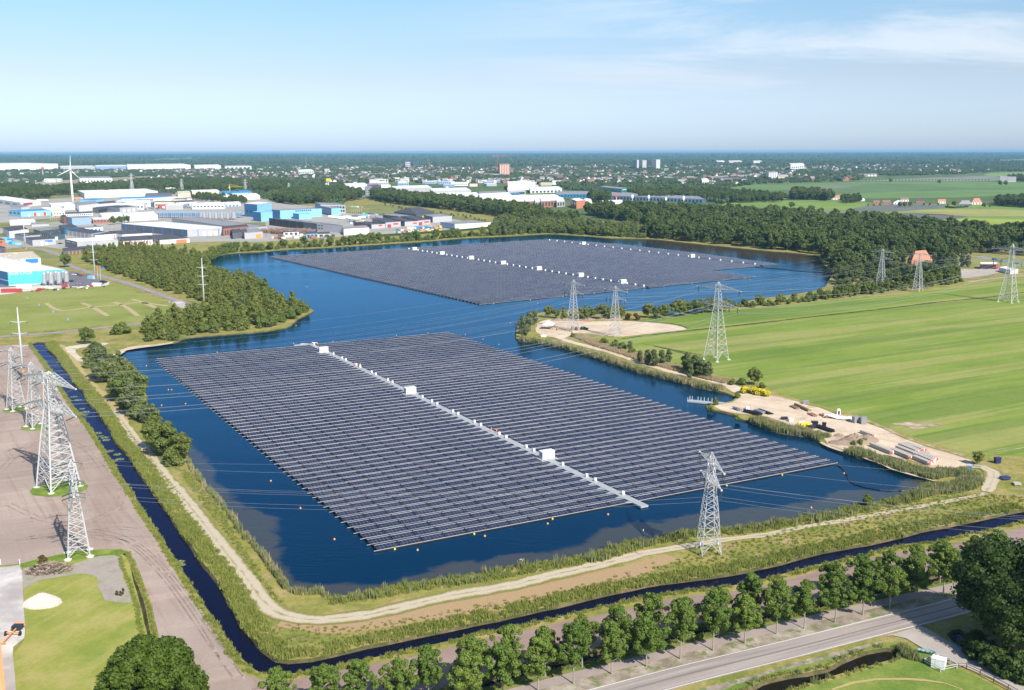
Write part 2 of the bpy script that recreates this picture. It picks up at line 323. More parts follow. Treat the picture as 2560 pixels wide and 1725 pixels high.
# ---- the ground: one sheet to the horizon with the waters cut out of it
def ground():
    vs_ = []; faces = []
    for poly in HOLES:
        n = len(poly)
        if sum(poly[i].x * poly[(i + 1) % n].y - poly[(i + 1) % n].x * poly[i].y for i in range(n)) < 0: poly.reverse()
        n0 = len(vs_); vs_ += [Vector((p.x, p.y)) for p in poly]; faces.append(list(range(n0, len(vs_))))
    n0 = len(vs_); vs_ += [Vector(q) for q in ((-60000, -400), (60000, -400), (60000, 60000), (-60000, 60000))]; faces.append([n0, n0 + 1, n0 + 2, n0 + 3])
    for a in range(-9, 12):
        for b in range(4, 42): vs_.append(Vector((a * 50 + 3.1 * (b % 2), b * 30.0 + 1.7)))
    for a in range(-8, 9):
        for b in range(0, 16):
            if abs(a) > 1 or b > 2: vs_.append(Vector((a * 450 + 7, b * 600.0 + 11)))
    res = delaunay_2d_cdt(vs_, [], faces, 1, 1e-4)
    T = np.array([list(f) for f in res[2]]); PV = np.array([(p.x, p.y) for p in res[0]]); cc = PV[T].mean(axis=1)
    out_ = np.ones(len(T), bool)
    for poly in HOLES: out_ &= ~np_inside(cc[:, 0], cc[:, 1], poly)
    tri = [tuple(int(k) for k in f) for f in T[out_]]
    V = [(p.x, p.y, LZ) for p in res[0]]
    me = bpy.data.meshes.new('ground'); me.from_pydata(V, [], tri)
    for p in me.polygons:
        if p.normal.z < 0: p.flip()
    me.materials.append(M['ground']); me.update()
    o = bpy.data.objects.new('ground', me); col.objects.link(o); o['kind'] = 'structure'
    # sloping banks from the land's edge down into the water
    mb = MB()
    for poly in HOLES:
        n = len(poly); A = sum(poly[i].x * poly[(i + 1) % n].y - poly[(i + 1) % n].x * poly[i].y for i in range(n)); sg = 1 if A > 0 else -1
        inn = []
        for i in range(n):
            d = (poly[(i + 1) % n] - poly[i - 1]).normalized(); inn.append(Vector((poly[i].x - d.y * sg * 1.0, poly[i].y + d.x * sg * 1.0, -0.5)))
        for i in range(n):
            a, b = poly[i], poly[(i + 1) % n]
            mb.quad((a.x, a.y, LZ), (b.x, b.y, LZ), inn[(i + 1) % n], inn[i])
    b = mb.build('bank', M['bank']); b['kind'] = 'structure'
ground()
# ---- water
def watermat(name, deep, shoal, rough=0.08, bs=0.35, bumpd=0.15, spec=0.5, gloss=(0.5, 0.6, 0.9)):
    m, t, p = newmat(name); g = N(t, 'ShaderNodeNewGeometry')
    at = N(t, 'ShaderNodeAttribute', attribute_name='shoal'); at2 = N(t, 'ShaderNodeAttribute', attribute_name='mud')
    n = N(t, 'ShaderNodeTexNoise'); n.inputs['Scale'].default_value = 0.11; n.inputs['Detail'].default_value = 6; n.inputs['Distortion'].default_value = 0.8; LK(t, g, 'Position', n, 0)
    a = N(t, 'ShaderNodeMath', operation='MULTIPLY_ADD'); a.inputs[1].default_value = 0.9; LK(t, n, 0, a, 0); a2 = N(t, 'ShaderNodeMath', operation='ADD'); LK(t, at, 'Fac', a2, 0); a2.inputs[1].default_value = -0.45; LK(t, a2, 0, a, 2)
    mr = N(t, 'ShaderNodeMapRange', interpolation_type='SMOOTHSTEP'); mr.inputs[1].default_value = 0.42; mr.inputs[2].default_value = 0.7; LK(t, a, 0, mr, 0)
    mx = N(t, 'ShaderNodeMix', data_type='RGBA'); mx.inputs[6].default_value = c4(deep); mx.inputs[7].default_value = c4(shoal); LK(t, mr, 0, mx, 0)
    mx2 = N(t, 'ShaderNodeMix', data_type='RGBA'); mx2.inputs[7].default_value = (0.075, 0.05, 0.03, 1); LK(t, at2, 'Fac', mx2, 0); LK(t, mx, 2, mx2, 6)
    LK(t, mx2, 2, p, 'Base Color')
    p.inputs['Roughness'].default_value = rough; p.inputs['Specular IOR Level'].default_value = spec
    # ripples, in cat's paws: calm lanes and ruffled lanes
    w1 = N(t, 'ShaderNodeTexNoise'); w1.inputs['Scale'].default_value = bs; w1.inputs['Detail'].default_value = 4; w1.inputs['Roughness'].default_value = 0.55
    mpn = N(t, 'ShaderNodeMapping'); mpn.inputs['Rotation'].default_value = (0, 0, R(-12)); mpn.inputs['Scale'].default_value = (0.45, 1.5, 1); LK(t, g, 'Position', mpn, 0); LK(t, mpn, 0, w1, 0)
    w2 = N(t, 'ShaderNodeTexNoise'); w2.inputs['Scale'].default_value = 0.02; w2.inputs['Detail'].default_value = 4; w2.inputs['Distortion'].default_value = 1.0
    mq = N(t, 'ShaderNodeMapping'); mq.inputs['Scale'].default_value = (0.5, 1.6, 1); mq.inputs['Rotation'].default_value = (0, 0, R(-8)); LK(t, g, 'Position', mq, 0); LK(t, mq, 0, w2, 0)
    ms = N(t, 'ShaderNodeMapRange', interpolation_type='SMOOTHSTEP'); ms.inputs[1].default_value = 0.4; ms.inputs[2].default_value = 0.54; ms.inputs[3].default_value = 0.2; ms.inputs[4].default_value = 1.0; LK(t, w2, 0, ms, 0)
    b = N(t, 'ShaderNodeBump'); b.inputs['Distance'].default_value = bumpd; LK(t, ms, 0, b, 'Strength'); LK(t, w1, 0, b, 'Height'); LK(t, b, 0, p, 'Normal')
    gl = N(t, 'ShaderNodeBsdfGlossy'); gl.inputs['Color'].default_value = (*gloss, 1); gl.inputs['Roughness'].default_value = rough; LK(t, b, 0, gl, 'Normal'); fn = N(t, 'ShaderNodeFresnel'); fn.inputs[0].default_value = 1.33; LK(t, b, 0, fn, 'Normal')
    ms2 = N(t, 'ShaderNodeMixShader'); LK(t, fn, 0, ms2, 0); LK(t, p, 0, ms2, 1); LK(t, gl, 0, ms2, 2); LK(t, ms2, 0, [x for x in t.nodes if x.type == 'OUTPUT_MATERIAL'][0], 0)
    return m
SHOAL = [(352,985),(369,1002),(380,1033),(402,1050),(440,1072),(482,1110),(523,1148),(540,1198),(584,1239),(640,1272),(687,1293),(695,1334),(703,1376),(717,1417),(750,1447),(794,1461),(874,1455),(915,1464),(970,1455),(1026,1436),(1094,1420),(1144,1402),(1191,1407),(1232,1395),(1280,1381),(1330,1375),(1390,1381),(1451,1359),(1473,1334),(1528,1315),(1569,1309),(1591,1302),(1649,1305),(1688,1293),(1721,1280),(1790,1277),(1831,1266),(1920,1266),(1961,1266),(2003,1252),(2058,1244),(2085,1231),(2129,1222),(2168,1225),(2223,1228),(2250,1203),(2292,1195),(2400,1190),(2400,1300),(1900,1400),(1400,1500),(800,1560),(640,1500),(500,1300),(420,1100),(340,1000)]
MUD = [(1500,580),(1530,599),(1600,606),(1665,619),(1733,631),(1820,638),(1900,645),(1990,655),(2038,666),(2070,690),(2120,680),(2100,600),(1800,560)]
def water(name, poly, mat, res=4.0, z=0.0, shoal=False):
    xs = [p.x for p in poly]; ys = [p.y for p in poly]; x0, x1, y0, y1 = min(xs) - 3, max(xs) + 3, min(ys) - 3, max(ys) + 3
    nx = int((x1 - x0) / res) + 1; ny = int((y1 - y0) / res) + 1
    X, Y = np.meshgrid(np.linspace(x0, x1, nx + 1), np.linspace(y0, y1, ny + 1)); X = X.ravel(); Y = Y.ravel()
    keep = np_inside(X, Y, poly) | (np_dist(X, Y, poly) < res * 1.6)
    idx = -np.ones(len(X), int); idx[keep] = np.arange(keep.sum()); faces = []
    for j in range(ny):
        for i in range(nx):
            a = j * (nx + 1) + i; q = (a, a + 1, a + nx + 2, a + nx + 1)
            if keep[a] and keep[a + 1] and keep[a + nx + 2] and keep[a + nx + 1]: faces.append(tuple(int(idx[k]) for k in q))
    Xk, Yk = X[keep], Y[keep]; me = bpy.data.meshes.new(name); me.from_pydata(list(zip(Xk.tolist(), Yk.tolist(), [z] * len(Xk))), [], faces)
    me.materials.append(mat)
    A = me.attributes.new('shoal', 'FLOAT', 'POINT'); B = me.attributes.new('mud', 'FLOAT', 'POINT')
    if shoal:
        def soft(pp, wd):
            P = W(pp, 0); ins = np_inside(Xk, Yk, P); D = np_dist(Xk, Yk, P); sdv = np.where(ins, D, -D); return np.clip(0.5 + sdv / wd, 0, 1)
        A.data.foreach_set('value', soft(SHOAL, 9).astype(np.float32)); B.data.foreach_set('value', soft(MUD, 40).astype(np.float32))
    me.update(); o = bpy.data.objects.new(name, me); col.objects.link(o); o['kind'] = 'structure'; return o
M['lake'] = watermat('lake_water', (0.0008, 0.017, 0.044), (0.05, 0.052, 0.045), 0.12, 0.55, 0.1, 0.0, (0.34, 0.66, 0.95))
M['canalw'] = watermat('canal_water', (0.004, 0.004, 0.012), (0.02, 0.02, 0.03), 0.06, 0.6, 0.05, 0.0, (0.35, 0.4, 0.7))
M['pondw'] = watermat('pond_water', (0.012, 0.01, 0.006), (0.02, 0.02, 0.03), 0.08, 0.9, 0.03, 0.0, (0.5, 0.45, 0.5))
water('lake_water', lakeW, M['lake'], 4.0, 0.0, True)
water('canal_water', canalW, M['canalw'], 3.0)
water('ditch_water', d2W, M['canalw'], 1.5); water('narrow_ditch_water', d3W, M['canalw'], 0.8)
water('pond_water', pbW, M['pondw'], 1.5); water('garden_pond_water', ptW, M['canalw'], 1.0)

# ------------------------------------------------ fields, roads, yards (flat sheets)
g1 = [(0.16, 0.22, 0.035), (0.2, 0.26, 0.045), (0.24, 0.27, 0.07)]
fa = R(29)
M['bigfield'] = groundmat('mown_meadow', [(0.145, 0.21, 0.035), (0.185, 0.25, 0.042), (0.23, 0.265, 0.07)], 0.012, 0.4, fineamt=0.12, bump=0.1,
    stripe=[(fa, 9.0, 0.35, (0.28, 0.29, 0.08), 0.8), (fa, 2.6, 0.45, (0.11, 0.18, 0.03), 0.8), (fa, 12.0, 0.38, (0.36, 0.31, 0.13), 0.3), (fa, 14.0, 0.5, (0.1, 0.17, 0.03), 0.6)])
FIELD = [(1582,799),(1679,793),(1747,782),(1830,774),(1920,768),(2057,752),(2195,741),(2294,731),(2388,716),(2443,710),(2560,697),(2900,655),(2900,1180),(2560,1140),(2440,1138),(2361,1119),(2314,1104),(2278,1091),(2240,1075),(2206,1062),(2157,1044),(2085,1022),(2008,1000),(1975,990),(1925,978),(1915,962),(1840,944),(1765,935),(1700,915),(1640,895),(1565,868),(1500,850),(1560,843),(1625,835),(1692,829),(1720,824),(1700,814),(1638,806)]
sheet('meadow', FIELD, M['bigfield'], 1, 12, 0.5)
M['soil'] = groundmat('ploughed_soil', [(0.29, 0.23, 0.195), (0.335, 0.265, 0.225), (0.375, 0.3, 0.255)], 0.03, 1.5, fineamt=0.12, bump=0.15, stripe=[(R(-58), 1.6, 0.55, (0.26, 0.18, 0.15), 1.5), (R(25), 6.0, 0.35, (0.47, 0.36, 0.29), 1.0), (R(-70), 9.0, 0.4, (0.29, 0.2, 0.165), 1.0)], patches=((0.42, 0.36, 0.29), 0.02, 0.66, 0.5))
M['soil2'] = groundmat('tilled_strip', [(0.235, 0.165, 0.145), (0.275, 0.195, 0.17), (0.31, 0.225, 0.195)], 0.05, 1.5, fineamt=0.12, bump=0.15, stripe=[(R(23), 1.4, 0.4, (0.15, 0.12, 0.11), 1.5)])
SOIL = [(-120,866),(0,864),(74,862),(90,886),(117,924),(146,974),(170,1015),(195,1046),(220,1080),(239,1113),(268,1157),(292,1199),(311,1224),(341,1279),(357,1300),(400,1369),(438,1430),(481,1499),(508,1545),(550,1606),(586,1658),(612,1686),(650,1701),(717,1707),(700,1800),(430,1800),(420,1700),(400,1600),(386,1541),(368,1480),(350,1431),(325,1381),(306,1373),(220,1383),(138,1388),(50,1410),(0,1414),(-160,1430)]
sheet('ploughed_field', SOIL, M['soil'], 1, 5, 0.2)
STRIP = [(640,1702),(723,1703),(778,1691),(833,1682),(888,1668),(1026,1643),(1136,1616),(1280,1583),(1418,1553),(1555,1526),(1679,1498),(1762,1487),(1831,1480),(1920,1462),(2003,1439),(2130,1408),(2264,1377),(2345,1372),(2383,1360),(2471,1341),(2560,1318),(2720,1290),(2720,1340),(2560,1379),(2402,1419),(2305,1441),(2195,1466),(2074,1497),(1920,1528),(1803,1553),(1721,1573),(1583,1603),(1459,1632),(1280,1673),(1177,1704),(1040,1742),(900,1800),(640,1800)]
sheet('tilled_strip', STRIP, M['soil2'], 2, 5, 0.25)
M['wheel'] = groundmat('wheel_marks', [(0.22, 0.17, 0.145), (0.27, 0.21, 0.18), (0.4, 0.33, 0.28)], 0.3, 1.5)
for q_ in ([(20,1260),(110,1300),(200,1310),(290,1270),(310,1215)], [(0,1180),(60,1120),(130,1095),(210,1120),(262,1180)], [(40,1350),(150,1335),(260,1345),(340,1370),(420,1450),(520,1590),(600,1700)], [(75,1345),(180,1325),(290,1338),(370,1385),(470,1500),(560,1640)], [(10,1010),(60,960),(95,900)], [(230,1330),(300,1320),(345,1325)]):
    for d_ in (-.9, .9): strip('wheel_marks', offset_px(q_, d_), .35, M['wheel'], 2, .05)
M['lawn'] = groundmat('lawn', [(0.2, 0.24, 0.045), (0.26, 0.27, 0.06), (0.33, 0.3, 0.1)], 0.09, 1.2, fineamt=0.15, bump=0.1, stripe=[(R(70), 2.0, 0.3, (0.36, 0.33, 0.12), 1.0)])
sheet('lawn', [(58,1420),(120,1412),(300,1381),(318,1392),(330,1440),(352,1520),(362,1560),(372,1640),(380,1800),(35,1800),(33,1640),(62,1600),(60,1500)], M['lawn'], 1, 4, 0.15)
M['gravelp'] = groundmat('gravel_patch', [(0.3, 0.25, 0.22), (0.34, 0.3, 0.26), (0.26, 0.27, 0.17)], 0.2, 2.0, fineamt=0.15)
sheet('gravel_patch', [(180,1411),(248,1391),(292,1388),(303,1420),(316,1460),(329,1505),(311,1509),(264,1500),(245,1469),(243,1445),(225,1437),(193,1436),(100,1450),(64,1470),(60,1420),(120,1414)], M['gravelp'], 2, 3, 0.3)
M['concrete'] = groundmat('concrete_drive', [(0.36, 0.32, 0.31), (0.42, 0.385, 0.37), (0.6, 0.57, 0.54)], 0.12, 1.5, fineamt=0.06, bump=0.05)
sheet('driveway', [(-60,1422),(20,1417),(50,1413),(56,1450),(58,1500),(61,1596),(33,1618),(36,1800),(-60,1800)], M['concrete'], 3, 4, 0.05)
# tracks with ruts: v across in metres
def trackmat(name, sand, grass, mid=0.5, thr=0.5, ruts=(0.75,), soft=0.35, width=3.0):
    m, t, p = newmat(name); uv = N(t, 'ShaderNodeUVMap'); s = N(t, 'ShaderNodeSeparateXYZ'); LK(t, uv, 0, s, 0); g = N(t, 'ShaderNodeNewGeometry')
    ab = N(t, 'ShaderNodeMath', operation='ABSOLUTE'); LK(t, s, 1, ab, 0)
    d = N(t, 'ShaderNodeMath', operation='SUBTRACT'); d.inputs[1].default_value = ruts[0]; LK(t, ab, 0, d, 0); ad = N(t, 'ShaderNodeMath', operation='ABSOLUTE'); LK(t, d, 0, ad, 0)
    n = N(t, 'ShaderNodeTexNoise'); n.inputs['Scale'].default_value = 0.25; n.inputs['Detail'].default_value = 7; n.inputs['Roughness'].default_value = 0.7; LK(t, g, 'Position', n, 0)
    nf = N(t, 'ShaderNodeMath', operation='MULTIPLY_ADD'); nf.inputs[1].default_value = 2.2; nf.inputs[2].default_value = -1.1; LK(t, n, 0, nf, 0)
    ad2 = N(t, 'ShaderNodeMath', operation='ADD'); LK(t, ad, 0, ad2, 0); LK(t, nf, 0, ad2, 1)
    mr = N(t, 'ShaderNodeMapRange', interpolation_type='SMOOTHSTEP'); mr.inputs[1].default_value = thr; mr.inputs[2].default_value = thr + soft; LK(t, ad2, 0, mr, 0)
    n2 = N(t, 'ShaderNodeTexNoise'); n2.inputs['Scale'].default_value = 1.5; n2.inputs['Detail'].default_value = 5; LK(t, g, 'Position', n2, 0)
    sa = N(t, 'ShaderNodeMix', data_type='RGBA'); sa.inputs[6].default_value = c4([x * 0.8 for x in sand]); sa.inputs[7].default_value = c4([min(1, x * 1.2) for x in sand]); LK(t, n2, 0, sa, 0)
    gr = N(t, 'ShaderNodeMix', data_type='RGBA'); gr.inputs[6].default_value = c4([x * 0.7 for x in grass]); gr.inputs[7].default_value = c4([x * 1.35 for x in grass]); LK(t, n2, 0, gr, 0)
    mx = N(t, 'ShaderNodeMix', data_type='RGBA'); LK(t, mr, 0, mx, 0); LK(t, sa, 2, mx, 6); LK(t, gr, 2, mx, 7); LK(t, mx, 2, p, 'Base Color'); p.inputs['Roughness'].default_value = 0.95; p.inputs['Specular IOR Level'].default_value = 0.1
    return m
sandc = (0.5, 0.43, 0.33); grs = (0.2, 0.19, 0.06)
M['track1'] = trackmat('rutted_sand_track', (0.47, 0.4, 0.3), grs, thr=0.5, ruts=(0.95,), soft=0.9)
M['track2'] = trackmat('sand_track', (0.5, 0.44, 0.34), grs, thr=1.5, ruts=(0.6,), soft=0.8)
M['track3'] = trackmat('dry_grass_track', (0.42, 0.32, 0.15), (0.27, 0.24, 0.07), thr=0.6, ruts=(1.0,), soft=1.2)
M['track4'] = trackmat('broad_dry_verge', (0.36, 0.25, 0.14), (0.25, 0.2, 0.08), thr=1.6, ruts=(1.2,), soft=2.2)
# dry trodden ground either side of the south track, then the track itself
strip('dry_verge', [(700,1556),(860,1563),(1025,1540),(1191,1513),(1363,1478),(1500,1447),(1600,1420),(1680,1392)], [4, 9, 9, 10, 10, 8, 3], M['track4'], 1, 0.5)
TR1 = [(289,1027),(330,1088),(372,1137),(413,1193),(454,1239),(479,1272),(497,1293),(528,1334),(570,1389),(611,1439),(645,1486),(655,1500),(675,1521),(705,1537),(755,1548),(805,1551),(860,1545),(943,1533),(1025,1513),(1108,1494),(1191,1479),(1280,1464),(1363,1443),(1445,1424),(1528,1405),(1597,1386)]
strip('sand_track', TR1, [2.8, 3.0, 3.4, 3.8, 4.6, 5.0, 5.0, 5.0, 5.4, 6.0, 6.0, 4.5], M['track1'], 3, 0.3)
strip('narrow_track', [(1597,1386),(1693,1370),(1803,1351),(1920,1337),(2003,1319),(2113,1301),(2250,1276),(2400,1248),(2465,1234)], [3.4, 2.4, 2.0, 1.8, 1.5], M['track1'], 4, 0.3)
strip('grass_track', [(140,862),(160,872),(182,905),(215,950),(250,985),(289,1027),(310,1060)], [4, 5, 6, 6, 5, 3], M['track3'], 2, 0.5)
M['sand'] = groundmat('sand', [(0.47, 0.37, 0.275), (0.57, 0.455, 0.34), (0.63, 0.515, 0.395)], 0.06, 0.8, fineamt=0.16, bump=0.2, stripe=[(R(-42), 2.5, 0.5, (0.4, 0.3, 0.21), 1.2), (R(-38), 7, 0.4, (0.62, 0.53, 0.43), 1.0)], patches=((0.33, 0.25, 0.17), 0.09, 0.57, 0.7))
M['sand2'] = groundmat('pale_sand', [(0.42, 0.35, 0.25), (0.55, 0.48, 0.38), (0.62, 0.56, 0.46)], 0.12, 0.8, fineamt=0.12, bump=0.1, patches=((0.2, 0.19, 0.07), 0.2, 0.57, 0.8))
sheet('sand_patch', [(163,870),(200,862),(266,857),(262,863),(215,868),(190,874),(196,888),(210,898),(212,905),(198,904),(180,890)], M['sand2'], 3, 3, 0.3)
sheet('beach', [(320,869),(335,866),(390,861),(430,856),(436,858),(400,864),(340,872),(318,876),(300,888),(285,893),(280,888),(300,876)], M['sand'], 4, 3, 0.2)
sheet('sandy_point', [(1340,826),(1346,806),(1358,801),(1390,798),(1472,803),(1569,803),(1637,807),(1687,813),(1717,822),(1692,827),(1624,834),(1555,842),(1522,841),(1472,834),(1434,835),(1412,845),(1376,842),(1350,836)], M['sand'], 2, 4, 0.4)
strip('sand_road', [(1385,835),(1412,850),(1472,867),(1527,881),(1582,900),(1637,917),(1706,936),(1748,944),(1803,958),(1845,972)], [5, 4.5, 4.0, 4.2, 4.5, 5, 6], M['sand'], 3, 0.3)
YARD = [(1798,958),(1836,964),(1886,985),(1920,988),(1975,999),(2008,1010),(2085,1032),(2157,1054),(2206,1073),(2240,1087),(2278,1104),(2314,1118),(2361,1131),(2427,1151),(2430,1162),(2374,1172),(2328,1170),(2278,1150),(2223,1138),(2190,1138),(2113,1126),(2076,1113),(2062,1098),(2045,1090),(1975,1064),(1920,1043),(1886,1038),(1839,1034),(1803,1026),(1786,1017),(1795,1011),(1833,1007),(1848,997),(1838,985)]
sheet('sand_yard', YARD, M['sand'], 4, 4, 0.6)
strip('gravel_track', [(2418,1166),(2457,1168),(2482,1180),(2484,1196),(2476,1212),(2466,1230)], [3, 6, 6, 5, 4, 3], M['track1'], 5, 0.3)
# tarmac
def tarmac(name, cols, center=None):
    return groundmat(name, cols, 0.15, 2.5, 0.85, fineamt=0.08, bump=0.05)
def roadmat(name, base, ruts, dark):
    m, t, p = newmat(name); uv = N(t, 'ShaderNodeUVMap'); s = N(t, 'ShaderNodeSeparateXYZ'); LK(t, uv, 0, s, 0); g = N(t, 'ShaderNodeNewGeometry')
    mp_ = N(t, 'ShaderNodeMapping'); mp_.inputs['Scale'].default_value = (0.03, 1.1, 1); LK(t, uv, 0, mp_, 0)
    n = N(t, 'ShaderNodeTexNoise'); n.inputs['Scale'].default_value = 1; n.inputs['Detail'].default_value = 5; LK(t, mp_, 0, n, 0)
    r = N(t, 'ShaderNodeValToRGB'); e = r.color_ramp.elements; e[0].position = 0.38; e[0].color = c4(dark); e[1].position = 0.6; e[1].color = c4(base); LK(t, n, 0, r, 0)
    # the worn seam down the middle
    ab = N(t, 'ShaderNodeMath', operation='ABSOLUTE'); LK(t, s, 1, ab, 0); mr = N(t, 'ShaderNodeMapRange'); mr.inputs[1].default_value = 0.1; mr.inputs[2].default_value = 0.35; mr.inputs[3].default_value = 0.75; mr.inputs[4].default_value = 0; LK(t, ab, 0, mr, 0)
    mx = N(t, 'ShaderNodeMix', data_type='RGBA'); mx.inputs[7].default_value = c4([x * 0.55 for x in dark]); LK(t, mr, 0, mx, 0); LK(t, r, 0, mx, 6)
    n2 = N(t, 'ShaderNodeTexNoise'); n2.inputs['Scale'].default_value = 2; n2.inputs['Detail'].default_value = 6; LK(t, g, 'Position', n2, 0)
    m2_ = N(t, 'ShaderNodeMapRange'); m2_.inputs[3].default_value = 0.88; m2_.inputs[4].default_value = 1.12; LK(t, n2, 0, m2_, 0); vm = N(t, 'ShaderNodeVectorMath', operation='SCALE'); LK(t, mx, 2, vm, 0); LK(t, m2_, 0, vm, 'Scale'); LK(t, vm, 0, p, 'Base Color'); p.inputs['Roughness'].default_value = 0.8
    return m
M['road'] = roadmat('worn_asphalt', (0.36, 0.31, 0.28), 1, (0.25, 0.215, 0.2))
M['white'] = plain('road_paint', (0.75, 0.73, 0.7), 0.7, var=0.2, scale=2)
RU = [(1300,1768),(1467,1725),(1555,1698),(1666,1670),(1803,1634),(1920,1614),(2030,1585),(2140,1557),(2237,1535),(2333,1510),(2405,1488),(2560,1440),(2700,1400)]
RL = [(1560,1755),(1677,1725),(1748,1706),(1831,1687),(1920,1662),(2003,1638),(2113,1613),(2196,1592),(2264,1573),(2388,1541),(2475,1515),(2640,1462),(2760,1425)]
rc = [(a + b) / 2 for a, b in zip(resample(W(RU), 8, False), resample(W(RL), 8, False))]
roadc = resample([Vector(((a.x + b.x) / 2, (a.y + b.y) / 2, LZ)) for a, b in zip([G(*q) for q in [(1467,1725),(1666,1670),(1920,1614),(2140,1557),(2333,1510),(2560,1440),(2700,1400)]], [G(*q) for q in [(1640,1736),(1831,1687),(2060,1625),(2264,1573),(2450,1523),(2660,1456),(2760,1425)]])], 8, False)
d0 = (roadc[0] - roadc[2]).normalized(); roadc = [roadc[0] + d0 * 60, roadc[0] + d0 * 20] + roadc
def offset(c, d):
    L, _ = ribbon(c, d); return L
strip('road', roadc, 7.0, M['road'], 3, 0.02, 4)
strip('road_edge_line', offset(resample(roadc, 6, False), 3.15), 0.16, M['white'], 4, 0, 4)
strip('verge_edge_line', offset(resample(roadc, 6, False), -3.15), 0.14, M['white'], 4, 0, 4)
M['gravelv'] = groundmat('gravel_verge', [(0.2, 0.17, 0.12), (0.3, 0.25, 0.2), (0.4, 0.36, 0.3)], 0.25, 1.5, fineamt=0.2, patches=((0.13, 0.17, 0.05), 0.3, 0.5, 0.85))
M['path'] = tarmac('path_tarmac', [(0.29, 0.24, 0.215), (0.32, 0.265, 0.24), (0.35, 0.29, 0.26)])
CP = [(1120,1779),(1300,1728),(1417,1696),(1527,1669),(1624,1646),(1735,1617),(1803,1602),(1920,1576),(2099,1532),(2209,1507),(2333,1479),(2400,1463),(2560,1424),(2700,1388)]
strip('verge', [(x + 10, y + 22) for x, y in CP], 4.6, M['gravelv'], 2, 0.3)
strip('cycle_path', CP, 3.0, M['path'], 3, 0.03)
M['grassm'] = groundmat('verge_grass', [(0.09, 0.14, 0.03), (0.15, 0.19, 0.045), (0.24, 0.22, 0.09)], 0.15, 1.5, fineamt=0.3)
strip('ditch_verge', [(x, y - 13) for x, y in CP], 3.2, M['grassm'], 1, 0.3)
M['lane'] = tarmac('lane_tarmac', [(0.34, 0.3, 0.275), (0.38, 0.34, 0.31), (0.42, 0.375, 0.345)])
sheet('lane', [(2196,1592),(2235,1586),(2300,1566),(2316,1572),(2361,1599),(2443,1640),(2560,1703),(2700,1780),(2600,1800),(2526,1725),(2471,1695),(2394,1662),(2305,1621),(2264,1597),(2231,1590)], M['lane'], 5, 3, 0.04)
M['wildgrass'] = groundmat('roadside_meadow', [(0.1, 0.17, 0.03), (0.15, 0.21, 0.04), (0.22, 0.25, 0.06)], 0.12, 1.4, fineamt=0.25)
sheet('roadside_meadow', [(1700,1745),(1760,1722),(1840,1702),(1920,1680),(2003,1656),(2113,1630),(2200,1608),(2250,1603),(2300,1629),(2390,1670),(2465,1703),(2530,1750),(2560,1800),(1890,1800),(1950,1745),(2010,1722),(2070,1703),(2140,1683),(2200,1665),(2250,1652),(2270,1640),(2252,1622),(2215,1617),(2160,1627),(2105,1645),(2050,1670),(1985,1683),(1915,1697),(1825,1740),(1770,1775)], M['wildgrass'], 1, 3, 0.1)
sheet('mown_margin', [(1700,1740),(1760,1720),(1840,1699),(1920,1676),(2003,1652),(2113,1626),(2180,1607),(2215,1604),(2160,1621),(2080,1645),(2000,1666),(1920,1686),(1840,1712),(1770,1740)], M['gravelv'], 2, 3, 0.2)
# left side: estate road, fields
M['estroad'] = tarmac('estate_asphalt', [(0.23, 0.215, 0.23), (0.27, 0.25, 0.26), (0.31, 0.29, 0.29)])
strip('estate_road', [(-60,845),(0,842),(137,832),(275,817),(357,809),(412,797),(450,788),(485,780),(498,772),(480,762),(440,750),(330,712),(247,688),(187,669),(158,655),(152,645),(138,634),(105,624),(60,620),(0,620),(-80,622)], [5, 5, 5, 5, 5.5, 6, 6, 6, 6, 6, 6, 7, 8, 8, 7, 7], M['estroad'], 3, 0.05)
sheet('crossing_patch', [(430,758),(450,752),(475,765),(460,772)], M['concrete'], 4, 3, 0.1)
M['plot'] = groundmat('plot_grass', [(0.17, 0.2, 0.05), (0.22, 0.25, 0.06), (0.26, 0.27, 0.09)], 0.02, 0.5, fineamt=0.15, bump=0.1, stripe=[(R(15), 7, 0.3, (0.3, 0.28, 0.1), 1.0)])
sheet('building_plot', [(-80,724),(0,728),(100,722),(200,716),(290,712),(315,716),(345,733),(400,752),(440,766),(455,775),(440,782),(410,790),(350,803),(270,810),(130,825),(0,836),(-80,840)], M['plot'], 1, 6, 0.3)
M['pt'] = trackmat('plot_tyre_marks', (0.4, 0.33, 0.19), (0.24, 0.25, 0.08), thr=0.5, ruts=(0.8,), soft=1.4)
for a in ([(115,758),(152,776),(230,768),(300,762),(350,757),(420,765)], [(205,757),(235,770),(270,790)], [(285,755),(315,768),(345,790)], [(330,748),(360,757),(390,770)]):
    strip('tyre_marks', a, 3.0, M['pt'], 2, 0.4)
M['yardt'] = tarmac('yard_tarmac', [(0.13, 0.125, 0.15), (0.16, 0.15, 0.175), (0.19, 0.18, 0.2)])
M['paved'] = groundmat('paved_estate', [(0.3, 0.29, 0.28), (0.36, 0.34, 0.32), (0.27, 0.28, 0.24)], 0.01, 0.3, fineamt=0.08, bump=0)
M['rubble'] = groundmat('rubble_ground', [(0.45, 0.4, 0.35), (0.55, 0.5, 0.45), (0.6, 0.57, 0.53)], 0.15, 1, fineamt=0.2)
sheet('rubble_strip', [(-80,733),(0,737),(60,729),(130,722),(190,718),(250,716),(274,710),(262,704),(180,712),(70,714),(-80,720)], M['rubble'], 2, 4, 0.5)
sheet('factory_yard', [(-60,718),(20,718),(110,712),(180,716),(245,714),(262,706),(235,692),(210,686),(190,680),(170,678),(120,690),(-60,700)], M['yardt'], 4, 4, 0.1)
